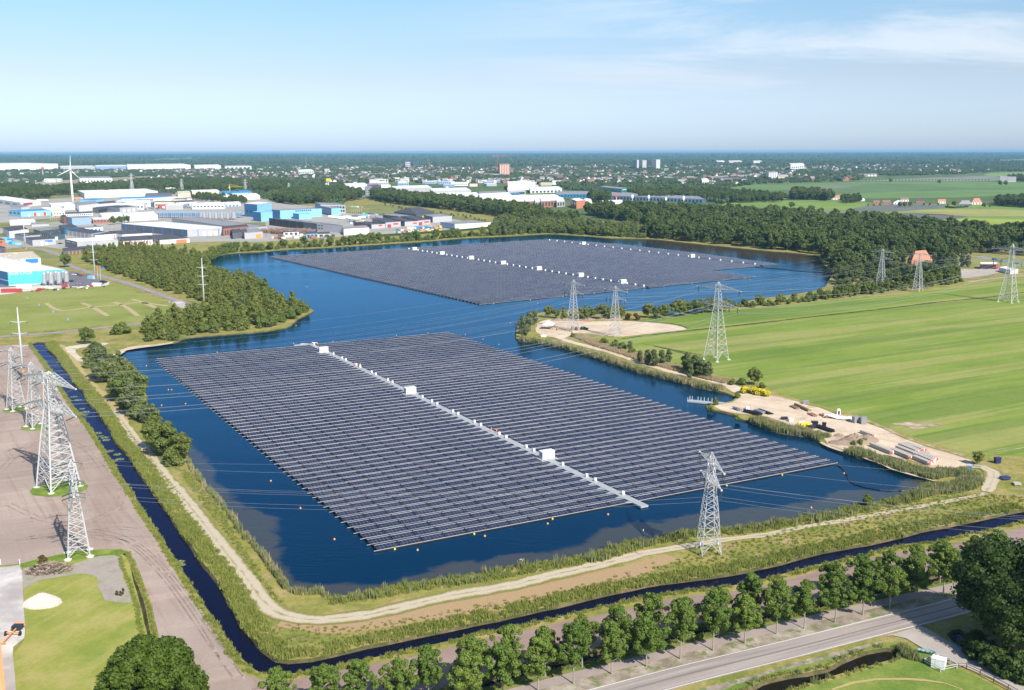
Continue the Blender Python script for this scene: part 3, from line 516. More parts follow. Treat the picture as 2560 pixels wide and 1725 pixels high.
sheet('estate_paving', [(-300,612),(60,618),(110,617),(180,626),(300,614),(460,606),(560,604),(640,606),(720,600),(800,594),(880,590),(1000,583),(1235,568),(1238,559),(1100,540),(990,530),(860,520),(700,508),(640,492),(560,478),(200,476),(-300,476)], M['paved'], 2, 30, 1.0)
M['estgrass'] = groundmat('estate_grass', [(0.14, 0.17, 0.05), (0.19, 0.2, 0.065), (0.26, 0.24, 0.1)], 0.02, 0.4, fineamt=0.15, bump=0)
sheet('estate_lawn', [(-300,592),(0,584),(30,576),(80,572),(145,566),(160,570),(135,578),(60,584),(10,592),(-300,604)], M['estgrass'], 4, 20, 1)
sheet('estate_lawn', [(-100,562),(20,556),(80,550),(150,545),(150,553),(90,560),(20,570),(-100,575)], M['estgrass'], 4, 20, 1)
sheet('estate_lawn', [(610,578),(560,569),(560,560),(640,556),(660,556),(665,562),(660,572)], M['estgrass'], 4, 20, 1)
sheet('estate_lawn', [(860,532),(860,522),(930,512),(1010,515),(1230,552),(1250,562),(1180,556),(1120,546),(1060,538),(1000,536),(940,536)], M['estgrass'], 4, 20, 1)
sheet('estate_lawn', [(60,500),(100,487),(180,485),(260,487),(200,492),(120,498)], M['estgrass'], 4, 30, 1)
sheet('estate_lawn', [(150,642),(115,630),(105,627),(40,628),(-100,628),(-100,655),(30,645),(120,662),(146,655)], M['estgrass'], 4, 10, 1)
# distant land, farmland patchwork and woods floor
sheet('distant_land', [G(x, y) for x, y in ((-900, 476), (640, 478), (1280, 520), (1460, 560), (1700, 545), (3400, 600), (3400, 379.5), (2560, 379.5), (1280, 381.5), (0, 384), (-900, 386))], M['far'], 1, 4000, 0)
def fieldsheet(pp, c, lay, name='farm_field', ang=29, amt=0.3):
    m = groundmat(name, [[x * 0.85 for x in c], c, [x * 1.15 for x in c]], 0.008, 0.2, fineamt=0.1, bump=0, stripe=[(R(ang), 10, amt, [min(1, x * 1.45) for x in c], 1.0)])
    return sheet(name, pp, m, lay, 40, 1)
fieldsheet([(1700,518),(1736,513),(1920,503),(2085,500),(2195,508),(2360,510),(2443,512),(2560,515),(2900,525),(2900,600),(2560,590),(2443,575),(2360,572),(2305,556),(2167,541),(2057,537),(1920,526),(1720,528)], (0.16, 0.235, 0.05), 2)
fieldsheet([(2126,522),(2222,511),(2360,512.6),(2352,520),(2209,529)], (0.13, 0.14, 0.13), 3, 'bare_field', 13, 0.1)
fieldsheet([(2060,526),(2195,530.5),(2167,541),(2074,539)], (0.19, 0.18, 0.14), 3, 'bare_field')
fieldsheet([(2176,539),(2277,533),(2423,541.5),(2305,551)], (0.12, 0.12, 0.12), 3, 'bare_field', 13, 0.1)
fieldsheet([(2225,530.5),(2400,522),(2560,526),(2560,540),(2443,541),(2330,536)], (0.27, 0.27, 0.09), 3)
fieldsheet([(2341,550),(2443,546),(2560,549),(2800,560),(2800,600),(2560,582),(2443,575),(2365,573),(2341,560)], (0.26, 0.32, 0.055), 4)
fieldsheet([(1816,466),(1885,462),(1920,462),(2140,455),(2442,455),(2560,456),(2900,460),(2900,492),(2560,486),(2443,492),(2360,494),(2154,496),(2100,490),(2057,472),(1920,477),(1860,478)], (0.12, 0.2, 0.06), 2)
fieldsheet([(2154,451),(2374,442.5),(2481,440),(2478,452),(2170,453)], (0.18, 0.2, 0.15), 3)
fieldsheet([(2481,440),(2478,433),(2560,430),(2700,430),(2700,440)], (0.17, 0.25, 0.07), 3)
fieldsheet([(2000,470),(2160,459),(2300,462),(2420,470),(2560,468),(2560,473),(2200,480),(2080,482)], (0.1, 0.16, 0.06), 3)
fieldsheet([(1950,474),(2060,464),(2160,462),(2050,474)], (0.17, 0.17, 0.12), 4)
fieldsheet([(2400,402),(2560,398),(2700,398),(2700,406),(2500,406)], (0.16, 0.24, 0.1), 2)
fieldsheet([(180,404),(500,394),(500,399),(240,404)], (0.2, 0.3, 0.12), 2)
fieldsheet([(820,404.5),(905,403.5),(900,407),(825,407)], (0.25, 0.35, 0.1), 2)
fieldsheet([(1740,516),(1900,512),(1900,520),(1740,530)], (0.15, 0.24, 0.05), 3)
fieldsheet([(60,462),(130,452),(380,440),(400,448),(200,466),(130,478),(70,472)], (0.28, 0.25, 0.17), 2, 'bare_field')
fieldsheet([(2300,700),(2390,678),(2390,660),(2440,655),(2560,672),(2700,690),(2700,670),(2560,650),(2420,648),(2390,640),(2330,665)], (0.2, 0.22, 0.07), 2)
M['grey'] = groundmat('work_yard', [(0.36, 0.31, 0.28), (0.4, 0.35, 0.31), (0.44, 0.39, 0.35)], 0.05, 0.6, fineamt=0.08, bump=0)
sheet('farm_yard', [(2393,674),(2440,673),(2494,672),(2500,680),(2470,688),(2412,696),(2398,690)], M['grey'], 3, 5, 0.3)
strip('field_lane', [(2418,706),(2470,698),(2540,691),(2600,685),(2700,676)], 3.0, M['lane'], 3)
strip('motorway', [(2440,640),(2480,648),(2560,660),(2700,680)], 12, M['estroad'], 3)
strip('highway', [(1380,542),(1445,550),(1520,556),(1580,563),(1640,568)], 11, M['road'], 3)
strip('canal_road', [(880,500),(905,492),(940,488),(1000,500),(1100,512),(1250,528),(1380,542)], 9, M['estroad'], 3)
M['bankg'] = groundmat('canal_bank', [(0.07, 0.12, 0.02), (0.12, 0.17, 0.03), (0.19, 0.2, 0.05)], 0.3, 1.5, fineamt=0.35)
M['bare'] = groundmat('bare_earth', [(0.2, 0.19, 0.06), (0.33, 0.26, 0.16), (0.48, 0.4, 0.3)], 0.25, 1.2, fineamt=0.2)
sheet('bare_patch', [(2228,1060),(2250,1057),(2272,1055),(2358,1061),(2330,1067),(2297,1073),(2283,1075),(2262,1066)], M['bare'], 3, 2, .3)
sheet('bare_patch', [(2160,1050),(2180,1052),(2230,1075),(2275,1097),(2320,1113),(2400,1135),(2420,1148),(2360,1128),(2300,1110),(2240,1086),(2205,1071)], M['bare'], 3, 3, .5)
for d_ in (-1, 1): strip('wheel_marks', offset_px([(2470,1131),(2510,1125),(2560,1117),(2620,1110)], d_), .5, M['bare'], 4, .1)
strip('beach', [(2052,1106),(2076,1118),(2115,1131),(2154,1142),(2195,1156),(2250,1177),(2292,1188),(2340,1203)], [1.5, 1.8, 1.6, 1.8, 2, 2.6, 3, 1.5], M['sand'], 5, .3)
M['tg'] = groundmat('lush_grass', [(0.1, 0.17, 0.02), (0.15, 0.22, 0.03), (0.22, 0.27, 0.06)], 0.3, 1.5)
for (x, y, rx_, ry_) in ((148, 1222, 8.2, 7.2), (41, 1024, 5, 5), (91, 1068, 5.4, 5)):
    c_ = G(x, y); sheet('grass_patch', [c_ + Vector((rx_ * math.cos(a * .628), ry_ * math.sin(a * .628), 0)) for a in range(10)], M['tg'], 3, 2, .25)
sheet('grass_patch', [(50,1411),(138,1389),(175,1380),(235,1376),(300,1374),(318,1384),(292,1386),(248,1390),(180,1402),(120,1409),(58,1419)], M['tg'], 4, 3, .25)
# dark field ditch in the big meadow
DITCH = [(1555,847),(1624,838),(1692,830),(1717,827),(1802,818),(1920,805),(2057,789),(2195,774),(2332,757),(2470,743),(2560,731),(2700,715)]
M['rough'] = groundmat('rough_ditch_grass', [(0.035, 0.055, 0.015), (0.06, 0.08, 0.02), (0.12, 0.12, 0.04)], 0.2, 1.0, fineamt=0.3)
strip('field_ditch', DITCH, [1.8, 2.6, 2.4, 2.6, 2.0, 2.2], M['rough'], 2, 0.5)
strip('field_ditch', [(1555,797),(1569,801),(1637,806),(1690,811),(1720,822)], 1.6, M['rough'], 3, 0.3)
# ------------------------------------------------ floating solar arrays
def panelmat():
    m, t, p = newmat('solar_glass'); uv = N(t, 'ShaderNodeUVMap'); s = N(t, 'ShaderNodeSeparateXYZ'); LK(t, uv, 0, s, 0)
    def line(idx, period, wdt):
        f = N(t, 'ShaderNodeMath', operation='MODULO'); f.inputs[1].default_value = period; LK(t, s, idx, f, 0)
        a = N(t, 'ShaderNodeMath', operation='LESS_THAN'); a.inputs[1].default_value = wdt; LK(t, f, 0, a, 0); return a
    a = line(0, 1.02, 0.05); b = line(1, 1.1, 0.05); mx_ = N(t, 'ShaderNodeMath', operation='MAXIMUM'); LK(t, a, 0, mx_, 0); LK(t, b, 0, mx_, 1)
    # each module its own faint tone
    g = N(t, 'ShaderNodeNewGeometry'); fl = N(t, 'ShaderNodeVectorMath', operation='SCALE'); fl.inputs['Scale'].default_value = 0.98; LK(t, uv, 0, fl, 0); fr = N(t, 'ShaderNodeVectorMath', operation='FLOOR'); LK(t, fl, 0, fr, 0)
    wn = N(t, 'ShaderNodeTexWhiteNoise', noise_dimensions='2D'); LK(t, fr, 0, wn, 0)
    cx_ = N(t, 'ShaderNodeMix', data_type='RGBA'); cx_.inputs[6].default_value = (0.008, 0.012, 0.03, 1); cx_.inputs[7].default_value = (0.02, 0.026, 0.056, 1); LK(t, wn, 0, cx_, 0)
    n = N(t, 'ShaderNodeTexNoise'); n.inputs['Scale'].default_value = 0.035; n.inputs['Detail'].default_value = 5; LK(t, g, 'Position', n, 0)
    du = N(t, 'ShaderNodeMapRange'); du.inputs[1].default_value = 0.4; du.inputs[2].default_value = 0.8; du.inputs[4].default_value = 0.05; LK(t, n, 0, du, 0)
    dm = N(t, 'ShaderNodeMix', data_type='RGBA'); dm.inputs[7].default_value = (0.35, 0.33, 0.3, 1); LK(t, du, 0, dm, 0); LK(t, cx_, 2, dm, 6)
    mx = N(t, 'ShaderNodeMix', data_type='RGBA'); mx.inputs[7].default_value = (0.22, 0.23, 0.27, 1); LK(t, mx_, 0, mx, 0); LK(t, dm, 2, mx, 6); LK(t, mx, 2, p, 'Base Color')
    p.inputs['Roughness'].default_value = 0.16; p.inputs['Specular IOR Level'].default_value = 0.5; p.inputs['Specular Tint'].default_value = (0.6, 0.85, 1.0, 1)
    return m
M['panel'] = panelmat()
M['alu'] = plain('pale_aluminium', (0.52, 0.5, 0.5), 0.5, 0.2, 0.08)
M['float'] = plain('black_float', (0.015, 0.015, 0.017), 0.5)
M['deck'] = plain('grey_walkway_deck', (0.34, 0.36, 0.38), 0.6, var=0.1, scale=0.4)
M['whitep'] = plain('white_cabin_paint', (0.8, 0.8, 0.8), 0.5, var=0.04)
M['doorg'] = plain('grey_door', (0.45, 0.47, 0.5), 0.5)
M['dark'] = plain('dark_parts_and_shade', (0.03, 0.035, 0.045), 0.4)  # as bay slabs it stands in for the shade inside open sheds
M['orange'] = plain('orange_buoy', (0.75, 0.3, 0.08), 0.5)
M['yellow'] = plain('yellow_plastic', (0.75, 0.55, 0.03), 0.5)
def solar_array(origin, angR, angC, nrow, pitch, segfun, TL, label, floatside=True):
    """rows of tent-shaped tables; row i starts pitch*i back from the origin; segfun(v) -> list of (u0, u1) runs"""
    a = R(angR); c = R(angC); e1 = Vector((math.cos(a), math.sin(a), 0)); e2 = Vector((math.cos(c), math.sin(c), 0))
    root = thing('floating_solar_array', label, 'solar array', (origin.x, origin.y, 0))
    P = lambda u, v, z: e1 * u + e2 * v + Vector((0, 0, z))
    zl, zh = 0.42, 0.88; hp = pitch / 2
    wob = random.Random(5)
    for i in range(nrow):
        v0 = i * pitch; mb = MB(); fr = MB()
        for (ua, ub) in segfun(v0):
            n = max(1, int(round((ub - ua) / TL))); tl = (ub - ua) / n
            for k in range(n):
                x0 = ua + k * tl + 0.16; x1 = ua + (k + 1) * tl - 0.16; dz = wob.uniform(-0.02, 0.02); dh = wob.uniform(-0.02, 0.02)
                L = x1 - x0
                # front slope (towards the camera) and rear slope, each a thin slab
                for (va, za, vb, zb) in ((v0 + 0.12, zl, v0 + hp - 0.05, zh + dh), (v0 + pitch - 0.12, zl, v0 + hp + 0.05, zh + dh)):
                    q = [P(x0, va, za + dz), P(x1, va, za + dz), P(x1, vb, zb), P(x0, vb, zb)]
                    if vb < va: q = [q[1], q[0], q[3], q[2]]
                    mb.quad(*q, m=0, uv=[(0.03, 0.03), (L, 0.03), (L, 2.2), (0.03, 2.2)])
                    mb.quad(*[p - Vector((0, 0, 0.05)) for p in (q[3], q[2], q[1], q[0])], m=1)
                # ridge cap and eave rail
                mb.hexa([P(x0, v0 + hp - 0.08, zh - 0.02), P(x1, v0 + hp - 0.08, zh - 0.02), P(x1, v0 + hp + 0.08, zh - 0.02), P(x0, v0 + hp + 0.08, zh - 0.02),
                         P(x0, v0 + hp - 0.08, zh + 0.045), P(x1, v0 + hp - 0.08, zh + 0.045), P(x1, v0 + hp + 0.08, zh + 0.045), P(x0, v0 + hp + 0.08, zh + 0.045)], 1)
                # gable-end posts
                for x in (x0 + 0.1, x1 - 0.1): mb.bar(P(x, v0 + hp, 0.2), P(x, v0 + hp, zh - 0.02), 0.08, 1)
            # continuous rail along the low edge and the black pontoon under the row
            mb.hexa([P(ua, v0 - 0.07, 0.34), P(ub, v0 - 0.07, 0.34), P(ub, v0 + 0.07, 0.34), P(ua, v0 + 0.07, 0.34), P(ua, v0 - 0.07, 0.44), P(ub, v0 - 0.07, 0.44), P(ub, v0 + 0.07, 0.44), P(ua, v0 + 0.07, 0.44)], 1)
            mb.hexa([P(ua, v0 - 0.25, -0.2), P(ub, v0 - 0.25, -0.2), P(ub, v0 + 0.25, -0.2), P(ua, v0 + 0.25, -0.2), P(ua, v0 - 0.25, 0.3), P(ub, v0 - 0.25, 0.3), P(ub, v0 + 0.25, 0.3), P(ua, v0 + 0.25, 0.3)], 2)
            mb.hexa([P(ua + 0.3, v0 + 0.9, -0.2), P(ub - 0.3, v0 + 0.9, -0.2), P(ub - 0.3, v0 + pitch - 0.9, -0.2), P(ua + 0.3, v0 + pitch - 0.9, -0.2), P(ua + 0.3, v0 + 0.9, 0.28), P(ub - 0.3, v0 + 0.9, 0.28), P(ub - 0.3, v0 + pitch - 0.9, 0.28), P(ua + 0.3, v0 + pitch - 0.9, 0.28)], 2)
            for ue, dr in ((ua, -1), (ub, 1)):     # outrigger bracket at each row end
                mb.bar(P(ue, v0, 0.36), P(ue + dr * 0.9, v0, 0.36), 0.12, 1)
        mb.build('panel_row', [M['panel'], M['alu'], M['float']], root)
    return root, P
# front array
oF = G(943, 1377, 0.3)
rootF, PF = solar_array(oF, 27.7, 119.75, 60, 4.72, lambda v: [(0, 77.0), (80.2, 157.3)], 6.45, 'large near solar array of tent rows floating on the lake, one walkway down its middle')
mb = MB(); a_ = (77.3, 79.9)
mb.hexa([PF(a_[0], -5, 0.1), PF(a_[1], -5, 0.1), PF(a_[1], 286, 0.1), PF(a_[0], 286, 0.1), PF(a_[0], -5, 0.62), PF(a_[1], -5, 0.62), PF(a_[1], 286, 0.62), PF(a_[0], 286, 0.62)])
mb.build('walkway', M['deck'], rootF)
for i in range(0, 57):       # little side ramps of the deck between rows
    v = i * 4.72 + 0.1; mb = MB()
    P6 = [PF(75.6, v - 0.3, 0.5), PF(77.3, v - 0.9, 0.55), PF(77.3, v + 0.7, 0.55), PF(75.6, v + 0.2, 0.5)]; mb.hexa([p - Vector((0, 0, .12)) for p in P6] + P6)
    mb.build('side_gangway', M['deck'], rootF)
mb = MB()
mb.hexa([PF(70, 284.5, 0.1), PF(77.3, 284.5, 0.1), PF(77.3, 287, 0.1), PF(70, 287, 0.1), PF(70, 284.5, 0.5), PF(77.3, 284.5, 0.5), PF(77.3, 287, 0.5), PF(70, 287, 0.5)])
mb.build('landing_stage', M['deck'], rootF)
# far array
oB = G(1201, 761, 0.3)
def segB(v):
    s = [(0, 145.6), (148.6, 262.0 if v < 50 else 325.6)]
    if v >= 50: s.append((328.4, 349 + min(1, (v - 50) / 130) * 12 - max(0, v - 280) * 0.22))
    return s
rootB, PB = solar_array(oB, 34.36, 124.15, 81, 4.72, segB, 6.45, 'far solar array beyond the channel, larger, with a stepped right-hand corner and two walkways')
for (u0, u1, v0, v1) in ((145.9, 148.3, -2, 383), (325.9, 328.1, 50, 383)):
    mb = MB(); mb.hexa([PB(u0, v0, 0.1), PB(u1, v0, 0.1), PB(u1, v1, 0.1), PB(u0, v1, 0.1), PB(u0, v0, 0.5), PB(u1, v0, 0.5), PB(u1, v1, 0.5), PB(u0, v1, 0.5)]); mb.build('walkway', M['float'], rootB)
# transformer cabins, inverter boxes
def cabin(label, loc, rz, w_=5.0, d_=2.6, h_=2.9, group=None, base=True):
    t = thing('transformer_cabin', label, 'transformer cabin', loc, rz, group)
    mb = MB(); mb.box(-w_ / 2, w_ / 2, -d_ / 2, d_ / 2, 0.25, h_); 
    for k in range(9): mb.box(-w_ / 2 + 0.3 + k * (w_ - 0.6) / 8 - 0.04, -w_ / 2 + 0.3 + k * (w_ - 0.6) / 8 + 0.04, -d_ / 2 - 0.04, -d_ / 2 + 0.01, 0.4, h_ - 0.15)
    mb.build('cabin_body', M['whitep'], t)
    mb = MB(); mb.poly([(-w_ / 2 - .1, -d_ / 2 - .1, h_), (w_ / 2 + .1, -d_ / 2 - .1, h_), (w_ / 2 + .1, d_ / 2 + .1, h_), (-w_ / 2 - .1, d_ / 2 + .1, h_)]); mb.box(-w_ / 2 - .1, w_ / 2 + .1, -d_ / 2 - .1, d_ / 2 + .1, h_ + 0.003, h_ + 0.14); mb.build('roof', M['whitep'], t)
    mb = MB(); mb.box(-w_ / 2 - 1.0, w_ / 2 + 0.8, -d_ / 2 - 1.2, d_ / 2 + 0.6, 0.02, 0.22); mb.build('platform', M['deck'], t)
    for k in range(3): mb = MB(); x = -w_ / 2 + .5 + k * 1.5; mb.box(x, x + .8, -d_ / 2 - 0.09, -d_ / 2 - 0.042, .5 if k == 1 else 1.5, h_ - .5); mb.build('louvre', M['doorg'], t)
    mb = MB(); mb.box(-w_ / 2 - 0.05, -w_ / 2 - 0.01, -d_ / 2 + 0.4, d_ / 2 - 0.3, 0.4, h_ - 0.5); mb.build('door', M['doorg'], t)
    return t
for (u, v, lb) in ((76.6, 48, 'white transformer cabin nearest the camera on the near array walkway'), (75.6, 155, 'white transformer cabin halfway along the near array walkway'), (74.6, 259, 'white transformer cabin at the back end of the near array walkway')):
    p = PF(u + 2, v, 0.62) + Vector((oF.x, oF.y, 0)); cabin(lb, p, R(27.7), 4.5, 2.4, 2.6)
def invbox(label, group):
    t = thing('inverter_box', label, 'inverter box', (0, 0, 0), 0, group)
    mb = MB(); mb.box(-0.45, 0.45, -0.35, 0.35, 0.25, 1.25); mb.build('housing', M['whitep'], t)
    mb = MB(); mb.box(-0.6, 0.6, -0.55, 0.5, 0.0, 0.1); mb.box(-0.35, -0.25, -0.2, 0.2, 0.1, 0.25); mb.box(0.25, 0.35, -0.2, 0.2, 0.1, 0.25); mb.build('stand', M['alu'], t)
    return t
ib = invbox('small white inverter box on the walkway of the near array', 'inverter boxes on the near array walkway'); kl = kidlist(ib); first = True
vv = [6, 20.5, 25.2, 39, 57, 62, 76, 81, 95, 100, 113.5, 118, 132, 137, 146, 163, 177, 182, 196, 201, 215, 220, 234, 239, 251, 266, 280]
for v in vv:
    o = ib if first else copy_tree(ib, kl); first = False
    tag(o, 'small white inverter box, %s from the front end of the near walkway' % ordn(vv.index(v))); o.location = PF(79.0, v, 0.62) + Vector((oF.x, oF.y, 0)); o.rotation_euler = (0, 0, R(27.7)); o.scale = (.85, .85, .85)
ib2 = copy_tree(ib, kl); tag(ib2, 'small white inverter box on a walkway of the far array', 'inverter box', 'inverter boxes on the far array walkways'); first = True
for (u, vs2) in ((147, [k * 9.6 + 4 for k in range(39)]), (327.2, [60 + k * 14 for k in range(23)])):
    for v in vs2:
        if u < 200 and min(abs(v - q) for q in (28.5, 81, 139, 194, 248, 302, 358)) < 4: continue
        if u > 200 and min(abs(v - q) for q in (139, 306)) < 4: continue
        o = ib2 if first else copy_tree(ib2, kl); first = False
        tag(o, 'small white inverter box on the far array\'s %s walkway, %s from the front' % (('left', 'right')[u > 200], ordn(vs2.index(v)))); o.location = PB(u, v, 0.5) + Vector((oB.x, oB.y, 0)); o.rotation_euler = (0, 0, R(34.4)); o.scale = (1.3, 1.3, 1.15)
names7 = ['first', 'second', 'third', 'fourth', 'fifth', 'sixth', 'seventh']
for i, v in enumerate((28.5, 81, 139, 194, 248, 302, 358)):
    cabin('%s white transformer cabin from the near end of the far array\'s left walkway' % names7[i], PB(147.5, v, 0.5) + Vector((oB.x, oB.y, 0)), R(34.4), 5, 2.6, 2.8)
for v, q in ((139, 'nearer'), (306, 'farther')):
    cabin('%s of the two white cabins on the far array\'s right-hand walkway' % q, PB(327.3, v, 0.5) + Vector((oB.x, oB.y, 0)), R(34.4), 5, 2.6, 2.8)
# buoys
def buoy(label, group, mat):
    b = MB(); b.lathe([(0.05, -0.2), (0.24, -0.1), (0.32, 0.05), (0.26, 0.24), (0.08, 0.34), (0.06, 0.5)], 10); o = b.build('buoy', mat, smooth=True); tag(o, label, 'buoy', group); return o
b0 = buoy('orange anchor buoy floating on open water near the solar arrays', 'anchor buoys around the arrays', M['orange'])
BUO = [(444,893),(543,881),(734,859),(832,854),(991,839),(1070,833),(1163,837),(1207,848),(1247,862),(366,915),(421,975),(429,975),(464,1010),(404,1014),(526,1221),(677,1203),(751,1271),(836,1349),(1044,1376),(1212,1341),(767,717),(740,814),(1344,758),(1276,808),(663,655),(697,655),(873,628),(1516,713),(1875,700),(1815,711),(2110,1184),(2248,1181),(1369,1310),(1520,1287),(2028,1270)]
for i, (x, y) in enumerate(BUO):
    o = b0 if i == 0 else b0.copy()
    if i: col.objects.link(o)
    o.location = G(x, y, 0)
yb = buoy('yellow mooring float against the front edge of a solar array', 'mooring floats along the array edges', M['yellow'])
k = 0
for (orr, PP, us, v) in ((oF, PF, (4.5, 27, 51, 80, 112, 134), -0.6), (oB, PB, (10, 40, 68, 96, 127, 163, 192, 226, 250), -0.8)):
    for u in us:
        o = yb if k == 0 else yb.copy()
        if k: col.objects.link(o)
        k += 1; o.location = PP(u, v, 0.0) + Vector((orr.x, orr.y, 0))
# floating cable booms to the shore
def boom(label, pts, r=0.22):
    c = resample(pts, 3, False); b = MB(); b.tube([(p.x, p.y, 0.12) for p in c], r, 6)
    for i in range(0, len(c), 3): b.lathe([(0.05, -0.1), (0.42, 0.0), (0.45, 0.3), (0.1, 0.42)], 7, 0, c[i].x, c[i].y)
    o = b.build('floating_cable', M['float']); tag(o, label, 'cable'); return o
boom('black floating cable curving from the near array to the reedy right shore', W([(2084,1158),(2103,1170),(2117,1188),(2122,1203),(2138,1212),(2160,1219),(2200,1226),(2250,1228),(2297,1227)], 0), 0.16)
boom('black floating cable running from the far array to the eastern shore', W([(1885,668),(1940,672),(2010,679),(2078,683)], 0), 0.3)

# ------------------------------------------------ high-voltage pylons
M['galv'] = plain('galvanised_steel', (0.55, 0.56, 0.57), 0.45, 0.15, 0.12, 2.0)
M['conc'] = plain('concrete_footing', (0.6, 0.57, 0.52), 0.8, var=0.1, scale=2)
M['insul'] = plain('dark_green_insulator', (0.05, 0.07, 0.07), 0.3)
M['wire'] = plain('aluminium_wire', (0.36, 0.38, 0.4), 0.4, 0.4)
def pylon(label, loc, h, b0, arms, bw=1.1, armdir=0.0, t=0.16, heavy=False, group=None, foot=True, insul='hang', rot45=0.0):
    """arms: list of (z, halfspan, root depth, [attachment fractions]); armdir: world angle of the arms"""
    root = thing('transmission_tower', label, 'pylon', loc, armdir, group)
    zw = arms[0][0]; top = arms[-1][0]
    def hw(z):
        if z < zw * 0.62: return b0 + (bw * 1.9 - b0) * (z / (zw * 0.62))
        if z < zw: return bw * 1.9 + (bw * 1.05 - bw * 1.9) * (z - zw * 0.62) / (zw * 0.38)
        return bw * 1.05 + (bw * 0.8 - bw * 1.05) * (z - zw) / max(0.1, top - zw)
    def cor(z, w=None):
        w = hw(z) if w is None else w
        return [Vector((i * w, j * w, z)) for i, j in ((1, 1), (-1, 1), (-1, -1), (1, -1))]
    mb = MB(); z = 0.3; levels = [0.3, zw * 0.17]
    step = zw * 0.13
    while levels[-1] + step < zw: levels.append(levels[-1] + step); step *= 0.9
    levels.append(zw); step = (top - zw) / max(2, round((top - zw) / 2.2))
    while levels[-1] + step < top + 0.01: levels.append(levels[-1] + step)
    for i in range(len(levels) - 1):
        a = cor(levels[i]); b = cor(levels[i + 1]); tt = t * (1.5 if heavy else 1.25) if levels[i] < zw else t
        for k in range(4):
            mb.bar(a[k], b[k], tt)
            k2 = (k + 1) % 4
            if i == 0:      # splayed legs: a K brace
                mid = (b[k] + b[k2]) / 2; mb.bar(a[k], mid, t * 0.75); mb.bar(a[k2], mid, t * 0.75); mb.bar(b[k], b[k2], t * 0.7)
                for f in (0.35, 0.68):
                    mb.bar(a[k].lerp(b[k], f), a[k].lerp(mid, f), t * 0.5); mb.bar(a[k2].lerp(b[k2], f), a[k2].lerp(mid, f), t * 0.5)
                    mb.bar(a[k].lerp(b[k], f), a[k].lerp(mid, min(1, f + 0.3)), t * 0.45)
            else:
                mb.bar(a[k], b[k2], t * 0.62); mb.bar(a[k2], b[k], t * 0.62)
                if i in (1, 3): mb.bar(b[k], b[k2], t * 0.6)
                if heavy:
                    c_ = (a[k] + a[k2] + b[k] + b[k2]) / 4
                    mb.bar((a[k] + b[k]) / 2, c_, t * 0.5); mb.bar((a[k2] + b[k2]) / 2, c_, t * 0.5)
    mb.build('tower_body', M['galv'], root)
    mb = MB(); c_ = cor(top)
    for p in c_:
        mid = Vector((p.x * 1.0, p.y * 1.0, top + (h - top) * 0.45)); mb.bar(p, mid, t); mb.bar(mid, (0, 0, h), t); mb.bar(p, (0, 0, h), t * 0.5)
    for k in range(4): mb.bar(c_[k] + Vector((0, 0, (h - top) * 0.45)), c_[(k + 1) % 4] + Vector((0, 0, (h - top) * 0.45)), t * 0.6)
    mb.build('peak', M['galv'], root)
    att = []
    for (za, hs, dep, fr) in arms:
        mb = MB(); w_ = hw(za)
        for sx_ in (-1, 1):
            tip = Vector((sx_ * hs, 0, za + 0.05)); n = max(3, int((hs - w_) / 1.9))
            lo = [Vector((sx_ * w_, s2 * w_, za)) for s2 in (-1, 1)]; hi = [Vector((sx_ * w_, s2 * w_, za + dep)) for s2 in (-1, 1)]
            for s2 in (0, 1):
                mb.bar(lo[s2], tip, t * 0.9); mb.bar(hi[s2], tip, t * 0.8)
            for k in range(n):
                f0, f1 = k / n, (k + 1) / n; A = [p.lerp(tip, f0) for p in lo + hi]; B = [p.lerp(tip, f1) for p in lo + hi]
                for s2 in (0, 1):
                    mb.bar(A[s2], A[2 + s2], t * 0.5); mb.bar(A[s2], B[2 + s2] if k % 2 else B[s2], t * 0.5); mb.bar(A[2 + s2], B[s2], t * 0.5)
                mb.bar(A[0], A[1], t * 0.5); mb.bar(A[0], B[1], t * 0.45); mb.bar(A[2], A[3], t * 0.45)
            mb.bar(tip, tip + Vector((sx_ * 0.4, 0, 0)), 0.45)
            for f in fr: att.append(Vector((sx_ * hs * f, 0, za)))
        mb.build('crossarm', M['galv'], root)
    conds = []
    for p in att:
        if insul == 'hang':
            mb = MB()
            for dy in (-0.2, 0.2): mb.tube([(p.x, dy, p.z), (p.x, dy, p.z - 2.6)], 0.11, 5)
            conds.append((Vector((p.x, 0, p.z - 2.7)), Vector((p.x, 0, p.z - 2.7))))
        else:
            mb = MB(); e = 2.7
            for sgn in (-1, 1):
                for dx in (-0.22, 0.22): mb.tube([(p.x + dx, 0, p.z), (p.x + dx, sgn * e, p.z - 0.7)], 0.085, 5)
            mb2 = [Vector((p.x, -e, p.z - 0.7)), Vector((p.x, -e * 0.6, p.z - 2.4)), Vector((p.x, 0, p.z - 3.1)), Vector((p.x, e * 0.6, p.z - 2.4)), Vector((p.x, e, p.z - 0.7))]
            mb.tube(mb2, 0.03, 4)
            conds.append((Vector((p.x, -e, p.z - 0.7)), Vector((p.x, e, p.z - 0.7))))
        mb.build('insulator', M['insul'], root)
    if foot:
        for p in cor(0.3):
            mb = MB(); mb.lathe([(0.95, -0.2), (0.95, 0.22), (0.35, 0.3), (0.35, 0.5)], 14, 0, p.x, p.y); mb.build('footing', M['conc'], root)
    mat = Matrix.Translation(Vector(loc)) @ Matrix.Rotation(armdir, 4, 'Z')
    return root, [(mat @ a, mat @ b) for a, b in conds], mat @ Vector((0, 0, h))
def LOC(px, py): p = G(px, py); return Vector((p.x, p.y, LZ))
